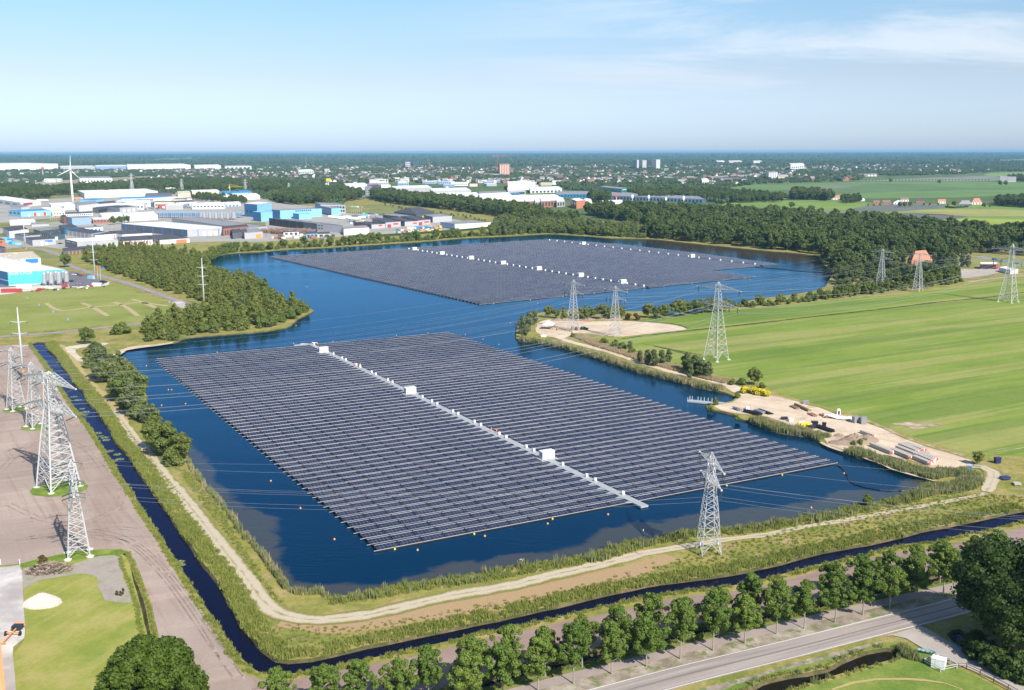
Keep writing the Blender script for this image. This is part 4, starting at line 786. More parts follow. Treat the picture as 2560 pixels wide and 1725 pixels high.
def span(label, group, A, B, sag, r=0.035, pair=0.0):
    mb = MB(); d = (B - A); n = 14; side = Vector((-d.y, d.x, 0)).normalized()
    for off in ((-pair / 2, pair / 2) if pair else (0,)):
        pts = []
        for i in range(n + 1):
            f = i / n; p = A.lerp(B, f) + side * off; p.z -= sag * 4 * f * (1 - f); pts.append(p)
        mb.tube(pts, r * .72, 3, cap=False)
    o = mb.build('power_cable', M['wire']); tag(o, label, 'power cable', group)
# the four lines, each from left to right
big_arms = [(26.6, 12.6, 2.6, [0.55, 0.95]), (34.6, 13.2, 2.0, [0.95])]
mid_arms = [(21.6, 7.6, 1.6, [0.55, 0.97]), (26.4, 8.4, 1.5, [0.97])]
La = R(-51.5)
TA = pylon('tallest heavy lattice tension pylon on the ploughed field, standing on a round grass patch', LOC(147, 1217), 35.7, 4.6, [(24.2, 14.2, 3.2, [0.55, 0.97]), (32.6, 15.4, 2.6, [0.97])], 1.5, R(-40), 0.27, True, insul='tension')
TE = pylon('tall lattice pylon at the near edge of the big green meadow behind pale willows', LOC(1790, 899), 38.0, 4.3, big_arms, 1.25, La, 0.17)
TG = pylon('tall lattice pylon at the right edge of the picture in front of the white-roofed hut', Vector((330.5, 675.5, LZ)), 38.6, 4.6, big_arms, 1.3, La, 0.19)
TB = pylon('slender lattice pylon at the foot of the ploughed field by the brush pile', LOC(197, 1387), 24.8, 2.6, [(17.6, 7.2, 1.5, [0.55, 0.97]), (22.0, 8.4, 1.3, [0.97])], 0.8, R(-66), 0.17, insul='tension')
TD = pylon('slender lattice pylon on the grassy bank between the lake and the near ditch', LOC(1771, 1382), 26.4, 2.5, [(19.0, 7.5, 1.6, [0.55, 0.97]), (23.6, 9.0, 1.4, [0.97])], 0.85, R(-82), 0.13, foot=False)
TC1 = pylon('leftmost lattice pylon on the ploughed field, left of the tubular mast', LOC(41, 1023), 24.7, 2.7, [(17.8, 7.4, 1.5, [0.55, 0.97]), (22.3, 8.4, 1.3, [0.97])], 0.8, R(-40), 0.17, insul='tension')
TC2 = pylon('lattice pylon just behind the tallest one on the ploughed field', LOC(91, 1066), 24.4, 2.7, [(17.6, 7.4, 1.5, [0.55, 0.97]), (22.0, 8.4, 1.3, [0.97])], 0.8, R(-40), 0.17, insul='tension')
TF1 = pylon('left of two slim pylons on the sandy point, beside the dark car', LOC(1433, 827), 29.0, 2.7, mid_arms, 0.85, La, 0.15, foot=False)
TF2 = pylon('right of two slim pylons on the sandy point, with no vehicle near it', LOC(1537, 841), 27.8, 2.7, [(20.6, 7.4, 1.5, [0.55, 0.97]), (25.2, 8.4, 1.4, [0.97])], 0.85, La, 0.15, foot=False)
TG1 = pylon('slim pylon rising out of the trees right of the lake', Vector((270.5, 746.0, LZ)), 28.8, 2.7, mid_arms, 0.85, La, 0.16, foot=False)
TG2 = pylon('slim pylon at the wood edge in front of the orange-roofed farmhouse', Vector((290.5, 727.5, LZ)), 27.6, 2.7, mid_arms, 0.85, La, 0.16, foot=False)
def link(A, B, gname, lab, sag, r=0.035, pair=0.0, eB=0):
    ca = A[1]; cb_ = B[1]
    WN = ['inner left lower', 'outer left lower', 'inner right lower', 'outer right lower', 'upper left', 'upper right']
    for wi, ((a0, a1), (b0_, b1_)) in enumerate(zip(ca, cb_)):
        d = B[0].location - A[0].location
        pa = a1 if (a1 - a0).dot(d) >= 0 else a0; pb = b0_ if (b1_ - b0_).dot(d) >= 0 else b1_
        span(lab.replace('thin', 'thin ' + WN[wi], 1), gname, pa, pb, sag, r, pair)
    span(lab.replace('thin', 'thin topmost earth', 1), gname, A[2], B[2], sag * 0.7, r * 0.8)
def ghost(base, off):       # where the next pylon outside the picture stands
    return (type('o', (), {'location': Vector(base[0].location) + off})(), [(a + off, b + off) for a, b in base[1]], base[2] + off)
g1_ = 'wires of the tall pylon line across the lake'; g2_ = 'wires between the slim pylons of the sandy point'; g3_ = 'wires of the low pylon line over the near end of the lake'
link(TA, TE, g1_, 'thin bundled wire sagging over the near array from the tallest pylon', 7.5, 0.04, 0.45)
link(TE, TG, g1_, 'thin bundled wire strung over the big green meadow', 7.5, 0.045, 0.45)
dE = Vector((math.cos(R(38.7)), math.sin(R(38.7)), 0))
link(TG, ghost(TG, dE * 290), g1_, 'thin bundled wire leaving the picture beyond the right-hand pylon', 7.5, 0.05, 0.45)
link(ghost(TA, -dE * 280 + Vector((-40, 60, 0))), TA, g1_, 'thin bundled wire reaching the tallest pylon from off the left edge', 7, 0.035, 0.4)
link(TC1, TF1, g2_, 'thin wire from the leftmost pylon across the channel to the sandy point', 6.5, 0.035)
link(TC2, TF2, g2_, 'thin wire from the pylon behind the tallest one to the sandy point', 6.5, 0.035)
link(TF1, TG1, g2_, 'thin wire passing over the row of trees behind the sandy point', 6, 0.04)
link(TF2, TG2, g2_, 'thin wire crossing the upper edge of the meadow', 6, 0.04)
link(TG1, ghost(TG1, dE * 280), g2_, 'thin wire running over the woods right of the lake', 6, 0.04)
link(TG2, ghost(TG2, dE * 280), g2_, 'thin wire running over the woods behind the farmhouse', 6, 0.04)
link(ghost(TC1, Vector((-200, 30, 0))), TC1, g2_, 'thin wire reaching the leftmost pylon from off the left edge', 5, 0.03)
link(ghost(TC2, Vector((-200, 20, 0))), TC2, g2_, 'thin wire reaching the second pylon from off the left edge', 5, 0.03)
link(TB, TD, g3_, 'thin wire stretched low over the near end of the lake', 3.0, 0.03)
link(TD, ghost(TD, Vector((150, -32, 0))), g3_, 'thin wire running from the bankside pylon off the right edge', 3.5, 0.03)
link(ghost(TB, Vector((-160, -10, 0))), TB, g3_, 'thin wire reaching the slender field pylon from off the left edge', 3, 0.025)
# far pylons over the trees
for i, (x, y, hp_, lb) in enumerate(((331, 484, 47, 'small distant pylon in the trees right of the wind turbine'), (455, 478, 29, 'small distant pylon behind the white sheds, middle one of the left group'), (614, 482, 33, 'small distant pylon behind the white sheds, right of the yellow crane'), (722, 474, 16, 'small distant pylon beside the motorway embankment'))):
    p = G(x, y); hh = hp_ * (p.length) / F
    pylon(lb, p, hh, hh * 0.09, [(hh * 0.72, hh * 0.26, 2, []), (hh * 0.88, hh * 0.22, 1.5, [])], 1.2, R(-30), 0.42, foot=False)
# tubular masts
def mast(label, px, py, h, arms, r0=0.62, r1=0.18, band=True, ad=R(5)):
    t = thing('tubular_mast', label, 'mast', LOC(px, py), ad)
    mb = MB(); mb.lathe([(r0, 0), (r0 + (r1 - r0) * 0.5, h * 0.5), (r1, h)], 12); mb.build('pole', M['galv'], t, smooth=True)
    for z in arms:
        mb = MB()
        for s2 in (-1, 1): mb.bar((0, 0, z), (s2 * 3.6, 0, z + 0.45), 0.34, 0, 0.14)
        mb.build('crossarm', M['galv'], t)
        for s2 in (-1, 1):
            mb = MB(); mb.tube([(s2 * 3.5, 0, z + 0.4), (s2 * 3.5, 0.3, z - 1.0)], 0.09, 5); mb.build('insulator', M['insul'], t)
    if band: mb = MB(); mb.lathe([(r0 * 1.02, 2.6), (r0 * 1.02, 3.5)], 12); mb.build('warning_band', M['orange'], t)
    mb = MB(); mb.lathe([(r0 * 1.7, -0.1), (r0 * 1.7, 0.25)], 14); mb.build('footing', M['conc'], t)
    return t
m3h = 32.0
mast('tall tubular steel mast on the ploughed field between the left pylons', 59, 944, m3h, [20, 14.3, 25.2], 0.7)
mast('tubular steel mast with three crossarms at the tip of the wooded strip', 511, 767, m3h, [14.5, 20, 25.6])
mast('tubular steel mast beside the flagpoles at the blue factory', 238, 697, 33, [15, 21, 27])
mast('tubular steel mast at the estate road by the containers', 64, 622, 32, [14.5, 20, 25.6])
# wind turbine
M['whitet'] = plain('white_turbine_paint', (0.8, 0.8, 0.8), 0.4, var=0.02)
def turbine(px, py, hub_y):
    p = LOC(px, py); hh = hgt(px, py, hub_y); t = thing('wind_turbine', 'white three-bladed wind turbine standing among the left sheds', 'wind turbine', p, R(20))
    mb = MB(); mb.lathe([(2.3, 0), (1.9, hh * 0.4), (1.1, hh)], 16); mb.build('tower', M['whitet'], t, smooth=True)
    mb = MB(); mb.hexa([(-1.3, -2.5, hh - 1), (1.3, -2.5, hh - 1), (1.5, 6, hh - 1.2), (-1.5, 6, hh - 1.2), (-1.1, -2.5, hh + 1.2), (1.1, -2.5, hh + 1.2), (1.3, 6, hh + 1.9), (-1.3, 6, hh + 1.9)]); mb.build('nacelle', M['whitet'], t)
    mb = MB(); mb.tube([(0, -2.5, hh), (0, -4.2, hh)], 1.3, 12, r2=0.4); mb.build('hub', M['whitet'], t)
    BL = 27.0
    for a in (R(86), R(206), R(-48)):
        mb = MB(); d = Vector((math.cos(a), 0, math.sin(a))); n = Vector((-math.sin(a), 0, math.cos(a))); yv = Vector((0, 1, 0))
        prev = None
        for (f, wd, th) in ((0.03, 0.5, 0.5), (0.18, 1.4, 0.35), (0.45, 1.0, 0.22), (0.8, 0.6, 0.12), (1.0, 0.2, 0.05)):
            c_ = Vector((0, -3.3, hh)) + d * BL * f; ring = [c_ + n * wd * 0.4 + yv * th, c_ - n * wd * 0.6 + yv * th * 0.3, c_ - n * wd * 0.6 - yv * th * 0.3, c_ + n * wd * 0.4 - yv * th]
            if prev: mb.hexa(prev + ring)
            prev = ring
        mb.build('blade', M['whitet'], t)
turbine(183, 514, 424)
# ------------------------------------------------ trees and plants
nr = np.random.default_rng(11)
M['bark'] = plain('bark', (0.16, 0.13, 0.1), 0.9, var=0.25, scale=3)
M['barkl'] = plain('pale_bark', (0.3, 0.27, 0.22), 0.9, var=0.25, scale=3)
LM = {
 'plane': leafmat('leaf_roadside', (0.085, 0.15, 0.024), (0.18, 0.25, 0.045)),
 'maple': leafmat('leaf_garden', (0.045, 0.09, 0.011), (0.1, 0.15, 0.018)),
 'alder': leafmat('leaf_alder', (0.115, 0.16, 0.035), (0.22, 0.24, 0.055)),
 'wood': leafmat('leaf_wood', (0.04, 0.078, 0.018), (0.15, 0.19, 0.045)),
 'willow': leafmat('leaf_willow', (0.1, 0.14, 0.05), (0.17, 0.2, 0.085)),
 'bush': leafmat('leaf_bush', (0.1, 0.15, 0.03), (0.2, 0.23, 0.055)),
 'gorse': leafmat('leaf_gorse', (0.1, 0.15, 0.02), (0.16, 0.2, 0.03)),
 'brownb': leafmat('leaf_brown', (0.1, 0.06, 0.025), (0.14, 0.1, 0.03)),
 'dark': leafmat('leaf_dark', (0.035, 0.068, 0.012), (0.075, 0.12, 0.024)),
 'reed': leafmat('leaf_reed', (0.16, 0.21, 0.07), (0.27, 0.27, 0.12), 0.8, 0.15),
 'straw': leafmat('dry_reed', (0.38, 0.3, 0.18), (0.48, 0.38, 0.24), 0.9, 0.15),
 'grass': leafmat('tall_grass', (0.15, 0.2, 0.035), (0.28, 0.29, 0.075), 0.8, 0.15),
 'far': leafmat('leaf_far', (0.045, 0.08, 0.026), (0.09, 0.125, 0.042), trans=0),
}
M['flower'] = plain('gorse_flower', (0.75, 0.6, 0.02), 0.7)
def leaves(clumps, nleaf, size, seed, flat=0.0, elong=1.0):
    """clumps: array (cx,cy,cz,r); leaf quads on and inside every clump, facing mostly outward and up"""
    g = np.random.default_rng(seed); C_ = np.array(clumps); wts = C_[:, 3] ** 2; idx = g.choice(len(C_), nleaf, p=wts / wts.sum())
    d = g.normal(size=(nleaf, 3)); d[:, 2] = d[:, 2] + 0.25; d /= np.linalg.norm(d, axis=1)[:, None]
    rad = C_[idx, 3] * (0.62 + 0.42 * g.random(nleaf) ** 0.6); pos = C_[idx, :3] + d * rad[:, None] * np.array([1, 1, 0.82])
    n = d + g.normal(size=(nleaf, 3)) * 0.45; n /= np.linalg.norm(n, axis=1)[:, None]
    t = np.cross(n, g.normal(size=(nleaf, 3))); t /= np.linalg.norm(t, axis=1)[:, None]; b = np.cross(n, t)
    s = size * (0.6 + 0.8 * g.random(nleaf)); t = t * s[:, None] * 0.5; b = b * s[:, None] * 0.5 * elong
    return np.stack([pos - t - b, pos + t - b * 0.6, pos + t * 0.8 + b, pos - t * 0.7 + b * 0.9], 1)
def clumps_for(kind, h, w, seed, n):
    g = random.Random(seed); out_ = []
    for i in range(n):
        f = (i + 0.5) / n; th = g.uniform(0, 6.283)
        if kind == 'cone':
            z = h * (0.12 + 0.84 * f); rr = w * 0.5 * max(0.1, (1 - f) ** 0.5) * g.uniform(0.35, 0.95); r = w * (0.16 * (1 - f) + 0.11) * g.uniform(0.8, 1.3)
        elif kind == 'round':
            z = h * (0.3 + 0.62 * f); prof = math.sin(math.pi * min(1, 0.14 + 0.8 * f)) ** 0.6; rr = w * 0.5 * prof * g.uniform(0.3, 0.95); r = w * 0.17 * g.uniform(0.75, 1.3)
        elif kind == 'road':
            z = h * (0.38 + 0.57 * f); prof = (0.5 + 0.5 * math.sin(math.pi * (0.1 + 0.75 * f))) * (1 if f < 0.7 else 1 - (f - 0.7) * 2.3); rr = w * 0.5 * prof * g.uniform(0.1, 1.0); r = w * 0.1 * g.uniform(0.6, 1.35)
        elif kind == 'dome':
            z = h * (0.06 + 0.88 * f); prof = math.sqrt(max(0.03, 1 - (f * 0.98) ** 2.6)); rr = w * 0.5 * prof * (0.5 + 0.5 * g.random() ** 0.5); r = w * 0.075 * g.uniform(0.6, 1.4)
        elif kind == 'col':
            z = h * (0.1 + 0.86 * f); rr = w * 0.5 * math.sin(math.pi * min(1, 0.15 + 0.75 * f)) * g.uniform(0.2, 0.8); r = w * 0.26 * g.uniform(0.7, 1.2)
        else:   # bush
            z = h * (0.1 + 0.72 * f); rr = w * 0.5 * math.sqrt(max(0.05, 1 - f * f)) * g.uniform(0.2, 0.85); r = w * 0.2 * g.uniform(0.7, 1.25)
        out_.append((rr * math.cos(th), rr * math.sin(th), z, r))
    return out_
def foliage_mesh(name, kind, h, w, seed, ncl, nleaf, size, mat, core=True, elong=1.0, extra=None, trunk=None):
    cl = clumps_for(kind, h, w, seed, ncl); q = leaves(cl, nleaf, size, seed, elong=elong)
    V = q.reshape(-1, 3).tolist(); Fc = [(4 * i, 4 * i + 1, 4 * i + 2, 4 * i + 3) for i in range(len(q))]; mi = [0] * len(Fc)
    if core:      # a closed lumpy heart in every clump so that no daylight passes through the middle
        g = random.Random(seed + 9)
        for (x, y, z, r) in cl:
            b0_ = len(V); r *= 0.66; ring = 6
            V.append([x, y, z - r * .8])
            for lv, (cz, cr_) in enumerate(((-0.45, 0.85), (0.4, 0.88))):
                for k in range(ring):
                    a = 6.283 * k / ring + lv * 0.5; rr = r * cr_ * g.uniform(0.85, 1.15); V.append([x + rr * math.cos(a), y + rr * math.sin(a), z + cz * r])
            V.append([x, y, z + r * .85])
            for k in range(ring):
                k2 = (k + 1) % ring; Fc += [(b0_, b0_ + 1 + k2, b0_ + 1 + k), (b0_ + 1 + k, b0_ + 1 + k2, b0_ + 7 + k2, b0_ + 7 + k), (b0_ + 7 + k, b0_ + 7 + k2, b0_ + 13)]; mi += [0, 0, 0]
    mats = [mat]
    if trunk:
        mb = MB(); mb.tube([(0, 0, -0.1), (0, 0, h * trunk[1])], trunk[0], 6, r2=trunk[0] * 0.5); o_ = len(V); V += [list(v) for v in mb.v]; Fc += [tuple(o_ + i for i in f) for f in mb.f]; mi += [1] * len(mb.f); mats.append(M['bark'])
    if extra:
        g = np.random.default_rng(seed + 3); q2 = leaves([c for c in cl if c[2] > h * 0.3], extra[0], extra[1], seed + 4); q2[:, :, 2] += 0.15; o_ = len(V); V += q2.reshape(-1, 3).tolist(); Fc += [tuple(o_ + 4 * i + j for j in range(4)) for i in range(len(q2))]; mi += [len(mats)] * len(q2); mats.append(extra[2])
    me = bpy.data.meshes.new(name); me.from_pydata(V, [], Fc)
    for m_ in mats: me.materials.append(m_)
    if len(mats) > 1: me.polygons.foreach_set('material_index', mi)
    me.update(); return me
def limbs(h, w, seed, r=0.16, f0=0.3, n=9, mat=None, lean=0.03):
    g = random.Random(seed); mb = MB(); top = h * 0.8
    tr = [(g.uniform(-1, 1) * lean * h * (i / 4), g.uniform(-1, 1) * lean * h * (i / 4), -0.15 + top * i / 4) for i in range(5)]
    mb.tube(tr, r, 8, r2=[r * 1.15, r * 0.9, r * 0.65, r * 0.42, r * 0.16])
    for k in range(n):
        f = f0 + (0.92 - f0) * k / n; i = min(3, int(f * 4)); p = Vector(tr[i]).lerp(Vector(tr[i + 1]), f * 4 - i); a = k * 2.4 + g.uniform(-.4, .4); L = w * 0.42 * g.uniform(0.6, 1.0)
        q = p + Vector((math.cos(a) * L, math.sin(a) * L, L * 0.75)); m_ = p.lerp(q, 0.5) + Vector((0, 0, -L * 0.06)); mb.tube([p, m_, q], r * 0.36, 5, r2=[r * 0.38, r * 0.25, r * 0.08])
        q2 = m_ + Vector((math.cos(a + .8) * L * .45, math.sin(a + .8) * L * .45, L * .4)); mb.tube([m_, q2], r * 0.2, 4, r2=r * 0.05)
    return mb
def obj_from(me, name): o = bpy.data.objects.new(name, me); col.objects.link(o); return o
def place(o, p, s=1.0, rz=None, sz=None): o.location = p; o.rotation_euler = (0, 0, rng.uniform(0, 6.28) if rz is None else rz); o.scale = (s, s, sz if sz else s); return o
# ---- roadside trees: trunk and crown as parts, four individuals cloned
ROADT = []
for k in range(4):
    h = [12.6, 13.4, 11.6, 12.2][k]; wd = [7.6, 8.0, 7.0, 8.6][k]
    ROADT.append((foliage_mesh('roadside_crown', 'road', h, wd, 20 + k, 74, 9000, 0.27, LM['plane'], core=False), limbs(h, wd, 40 + k, 0.17, 0.32, 14).mesh('roadside_trunk', M['barkl'])))
def partree(name, label, cat, group, crown, trunk, p, s=1.0, rz=None, sz=None):
    t = thing(name, label, cat, p, 0, group); place(t, p, s, rz, sz)
    for me, nm in ((trunk, 'trunk'), (crown, 'crown')):
        c = obj_from(me, nm); c.parent = t
    return t
frontrow = [(1345,1728),(1434,1710),(1529,1686),(1616,1667),(1701,1648),(1783,1627),(1862,1609),(1941,1586),(2010,1572),(2087,1557),(2157,1538),(2224,1522),(2291,1505),(2358,1488),(1256,1752),(1172,1776)]
# trees standing on the far bank of the roadside ditch, seen between the front ones
backrow = [(1363,1690),(1455,1668),(1545,1648),(1627,1629),(1708,1610),(1795,1592),(1877,1572),(2083,1520),(2153,1508),(2220,1488),(2287,1475),(2349,1459),(2428,1437),(2487,1424),(1270,1712),(1180,1735),(1072,1757),(1000,1775),(900,1795),(812,1800),(700,1808)]
G_f = 'front row of young trees along the cycle path'; G_b = 'back row of young trees behind the roadside ditch'
for i, (x, y) in enumerate(frontrow):
    c, t = ROADT[i % 4]; partree('roadside_tree', 'young front-row street tree on the road verge, %s from the left' % ordn(sorted(frontrow).index((x, y))), 'tree', G_f, c, t, G(x, y), rng.uniform(0.84, 1.04), None, rng.uniform(0.84, 1.04))
for i, (x, y) in enumerate(backrow):
    c, t = ROADT[(i + 2) % 4]; partree('roadside_tree', 'young back-row street tree behind the roadside ditch, %s from the left' % ordn(sorted(backrow).index((x, y))), 'tree', G_b, c, t, G(x, y), rng.uniform(0.78, 0.98), None, rng.uniform(0.8, 1.0))
# ---- big garden tree lower left
gc = foliage_mesh('garden_crown', 'dome', 15.5, 21, 77, 330, 52000, 0.42, LM['maple'], core=True); gt = limbs(15, 18, 78, 0.45, 0.15, 12).mesh('garden_trunk', M['bark'])
partree('broad_tree', 'very large dome-shaped bright green tree at the bottom left', 'tree', None, gc, gt, G(382, 1792), 0.87, 0.3, 0.92)
# ---- big dark trees lower right
oc = foliage_mesh('oak_crown', 'round', 20, 15.5, 81, 130, 26000, 0.42, LM['dark'], core=True); ot = limbs(20, 16, 82, 0.5, 0.25, 12).mesh('oak_trunk', M['bark'])
BT = [((2475, 1588), 1.0, 'big dark tree overhanging the road bend at the lower right, leftmost of three'), ((2556, 1598), 1.02, 'big dark tree right of the road bend, middle of three'), ((2625, 1650), 1.05, 'big dark tree at the right border, lowest of three'), ((2530, 1640), 0.8, 'dark tree filling the shade beside the lane, in front of the two taller ones')]
for (pp_, s, lb) in BT: partree('broad_tree', lb, 'tree', None, oc, ot, G(*pp_), s)
hb = [foliage_mesh('hedge_bush', 'bush', 3.6, 4.2, 300 + k, 22, 1600, 0.35, LM['dark']) for k in range(2)]
for i, (x, y) in enumerate(((2432,1640),(2455,1655),(2480,1668),(2505,1682),(2530,1695),(2556,1705),(2425,1622),(2440,1612),(2475,1640),(2510,1660),(2545,1680))):
    o = obj_from(hb[i % 2], 'bush'); place(o, G(x, y), rng.uniform(0.9, 1.3)); tag(o, 'dark undergrowth bush in the shade of the big trees by the lane', 'bush', 'undergrowth under the big dark trees')
# ---- mid-distance tree library
LIB = {'cone': [foliage_mesh('alder_tree', 'cone', [9.5, 11, 10, 8.5][k], [6.4, 5.6, 7.0, 6.6][k], 100 + k, 30, 1500, 0.5, LM['alder'], trunk=(0.14, 0.8)) for k in range(4)],
       'wood': [foliage_mesh('wood_tree', 'round', 16, 10.5, 120 + k, 30, 1500, 0.85, LM['wood'], trunk=(0.3, 0.6)) for k in range(4)],
       'willow': [foliage_mesh('willow_tree', 'col', 9, 4.6, 140 + k, 24, 2200, 0.32, LM['willow'], elong=1.8, trunk=(0.12, 0.7)) for k in range(3)],
       'bush': [foliage_mesh('bush', 'bush', 4.2, 5.0, 160 + k, 18, 1100, 0.42, LM['bush']) for k in range(4)],
       'leafy': [foliage_mesh('leafy_tree', 'round', 9, 7.5, 180 + k, 30, 2200, 0.45, LM['bush'], trunk=(0.16, 0.6)) for k in range(3)],
       'round': [foliage_mesh('round_tree', 'round', 7, 5, 200 + k, 16, 700, 0.5, LM['alder'], trunk=(0.16, 0.6)) for k in range(2)]}
def tree(kind, px, py, s, label, cat='tree', group=None, sz=None, mat=None):
    L = LIB[kind]; o = obj_from(L[rng.randrange(len(L))], {'cone': 'alder_tree', 'wood': 'woodland_tree', 'willow': 'willow_tree', 'bush': 'bush', 'leafy': 'leafy_tree', 'round': 'round_tree'}[kind])
    place(o, G(px, py), s, None, sz); return tag(o, label, cat, group)
# left dike: the row of bushes and trees
for (x, y, s, k, lb) in ((226,876,.5,'bush','low bush at the top of the left dike bushes'),(244,892,1.25,'bush','dense bush at the upper end of the dike hedge by the cove'),(232,918,1.3,'bush','dark bush on the dike beside the sand patch'),(262,925,1.35,'bush','broad bush on the dike below the cove beach'),(255,955,1.3,'willow','grey-green willow bush low on the dike'),(285,950,.75,'leafy','small tree by the water on the left dike'),(300,945,1.0,'cone','pointed dark tree sticking up at the water on the left dike'),(308,975,1.25,'bush','rounded bush on the left dike in front of the pointed tree'),(330,985,.85,'leafy','round leafy tree at the water on the left dike'),(318,1005,1.1,'leafy','biggest leafy tree of the left dike'),(345,1000,.95,'leafy','leafy tree overhanging the water beside the biggest one'),(352,1030,1.2,'bush','bush below the leafy trees on the left dike'),(330,1040,1.1,'willow','pale willow bush facing the dike track'),(362,1058,.6,'willow','thin grey willow standing at the reed gap'),(384,1062,.62,'cone','narrow upright tree at the reed gap'),(364,1082,.75,'bush','small dark bush beside the reed gap'),(395,1125,1.05,'leafy','leafy tree at the top of the lower clump on the dike'),(412,1140,1.15,'leafy','wide tree of the lower clump beside the track'),(435,1150,1.1,'bush','bush at the bottom of the lower clump'),(455,1148,.95,'leafy','tree of the lower clump leaning over the water')):
    tree(k, x, y, s * (1.32 if y < 1070 else 1.05), lb, 'bush' if k == 'bush' else 'tree')
for i, (x, y) in enumerate(((222,900),(238,905),(250,940),(270,958),(290,968),(302,990),(318,1022),(338,1018),(348,1048),(280,940),(262,905),(325,962),(430,1165),(420,1128),(360,1045),(298,1000),(312,1018))): tree(('bush', 'willow', 'bush', 'leafy')[i % 4], x, y, 1.1 if i % 4 else 1.35, 'pale green bush, %s from the upper end of the belt on the left dike' % ordn(i), 'bush', 'bush belt on the left dike')
tree('leafy', 218, 860, 1.0, 'dark green round bush alone on the grass left of the wooded strip')
tree('bush', 310, 834, 1.6, 'wide bright bush standing beside the estate road', 'bush'); tree('bush', 292, 836, 1.3, 'left half of the bright bush pair beside the estate road', 'bush')
tree('leafy', 165, 668, 1.35, 'round tree between the blue factory and the estate road')
tree('willow', 603, 790, 1.25, 'pale grey-green willow in the gap of the wooded strip'); tree('round', 306, 683, 1.0, 'round tree at the outer edge of the wooded strip')
brn = foliage_mesh('brown_bush', 'bush', 2.6, 2.8, 230, 14, 900, 0.25, LM['brownb']); o = obj_from(brn, 'bush'); place(o, G(108, 1412), 1.0, 0); tag(o, 'small bronze-leaved bush behind the brush pile', 'bush')
# right side of the channel
for (x, y, s, k, lb) in ((1306,835,1.1,'willow','pale willow clump at the tip of the sandy point'),(1322,828,1.15,'willow','tall pale willow at the tip of the sandy point'),(1336,812,.95,'willow','grey willow leaning toward the sandy point'),(1312,845,.8,'willow','short willow at the waterline of the point'),
    (1600,905,.62,'willow','willow of the middle clump beside the sand road, left'),(1618,912,.8,'willow','pale willow of the middle clump beside the sand road'),(1636,916,.85,'willow','tall pale willow of the middle clump'),(1655,914,.8,'willow','willow of the middle clump nearest the meadow'),(1672,906,.7,'willow','rightmost willow of the middle clump'),
    (1715,930,1.0,'willow','tall pointed willow left of the big pylon'),(1735,938,1.0,'willow','twin-topped pale willow below the big pylon'),(1752,944,.95,'willow','broad pale willow in front of the big pylon'),(1770,946,.85,'willow','willow at the right foot of the big pylon'),(1725,945,.7,'willow','low willow at the sand road under the big pylon'),
    (1575,880,.6,'willow','small willow behind the dark bushes'),(1830,962,.7,'bush','low bush left of the round dark bush'),(1855,962,.75,'bush','bush beside the round dark bush'),(1885,962,.85,'leafy','round dark bush at the meadow corner above the gorse'),(1905,970,.6,'bush','small bush right of the round dark one'),
    (1510,862,.9,'bush','dark bush at the meadow side of the sand road, first'),(1536,870,1.1,'bush','dark bush pair beside the sand road'),(1556,876,1.0,'bush','dark bush nearest the middle willows'),(1580,886,.8,'bush','last dark bush before the willows'),(1432,842,.55,'bush','low bush at the foot of the left slim pylon'),
    (2443,1162,.5,'leafy','bright green shrub beside the gravel loop'),(2169,1268,.42,'leafy','small round bush on the bank at the right end of the lake'),(1775,1028,.6,'bush','bush beside the landing jetty'),(1789,1012,.35,'cone','little conifer at the root of the jetty'),(1842,994,.6,'bush','bush on the sandy spit above the jetty'),(1842,1052,.55,'bush','bush at the near end of the jetty beach')):
    tree(k, x, y, s, lb, 'bush' if k == 'bush' else 'tree')
gm = foliage_mesh('gorse_bush', 'bush', 2.6, 5.2, 240, 22, 1500, 0.28, LM['gorse'], extra=(1500, 0.3, M['flower']))
for i, (x, y) in enumerate(((1862,982),(1882,984),(1900,987),(1912,990))):
    o = obj_from(gm, 'gorse_bush'); place(o, G(x, y), 0.95); tag(o, 'bright yellow flowering gorse bush at the edge of the sand yard', 'bush', 'flowering gorse at the sand yard')
# row of dark trees behind the sandy point and along the far shore
for qi, (x, y, s, k) in enumerate(((1372,794,.8,'leafy'),(1392,796,.62,'leafy'),(1410,800,.78,'cone'),(1432,799,.9,'cone'),(1448,798,.9,'cone'),(1464,799,.85,'cone'),(1478,797,.8,'leafy'),(1505,798,1.05,'leafy'),(1522,800,.9,'leafy'),(1540,797,1.0,'leafy'),(1553,797,.85,'leafy'),(1620,795,1.0,'leafy'),(1640,797,.8,'willow'),(1660,796,.95,'leafy'),(1695,792,1.2,'leafy'),(1712,790,1.1,'leafy'),(1742,786,1.05,'leafy'),(1757,784,1.0,'leafy'),(1775,782,1.1,'leafy'),(1795,781,.9,'leafy'),(1815,779,.95,'leafy'))):
    o = tree(k, x, y, s, 'dark green tree, %s from the left in the row behind the sandy point' % ordn(qi), 'tree', 'row of trees behind the sandy point')
for i in range(34):
    x = 1835 + i * 7.4 + rng.uniform(-3, 3); y = 772 - (x - 1835) * 0.106 + rng.uniform(-4, 3)
    tree('bush' if rng.random() < .75 else 'leafy', x, y, rng.uniform(.55, .95), 'low shoreline bush, %s from the left between the far water and the meadow' % ordn(i), 'bush', 'shoreline bushes above the meadow')
for x, y in ((1570,800),(1590,800)): 
    o = obj_from(brn, 'bush'); place(o, G(x, y), 1.7); tag(o, 'reddish-brown bush in the gap of the tree row', 'bush', 'reddish bushes in the gap')
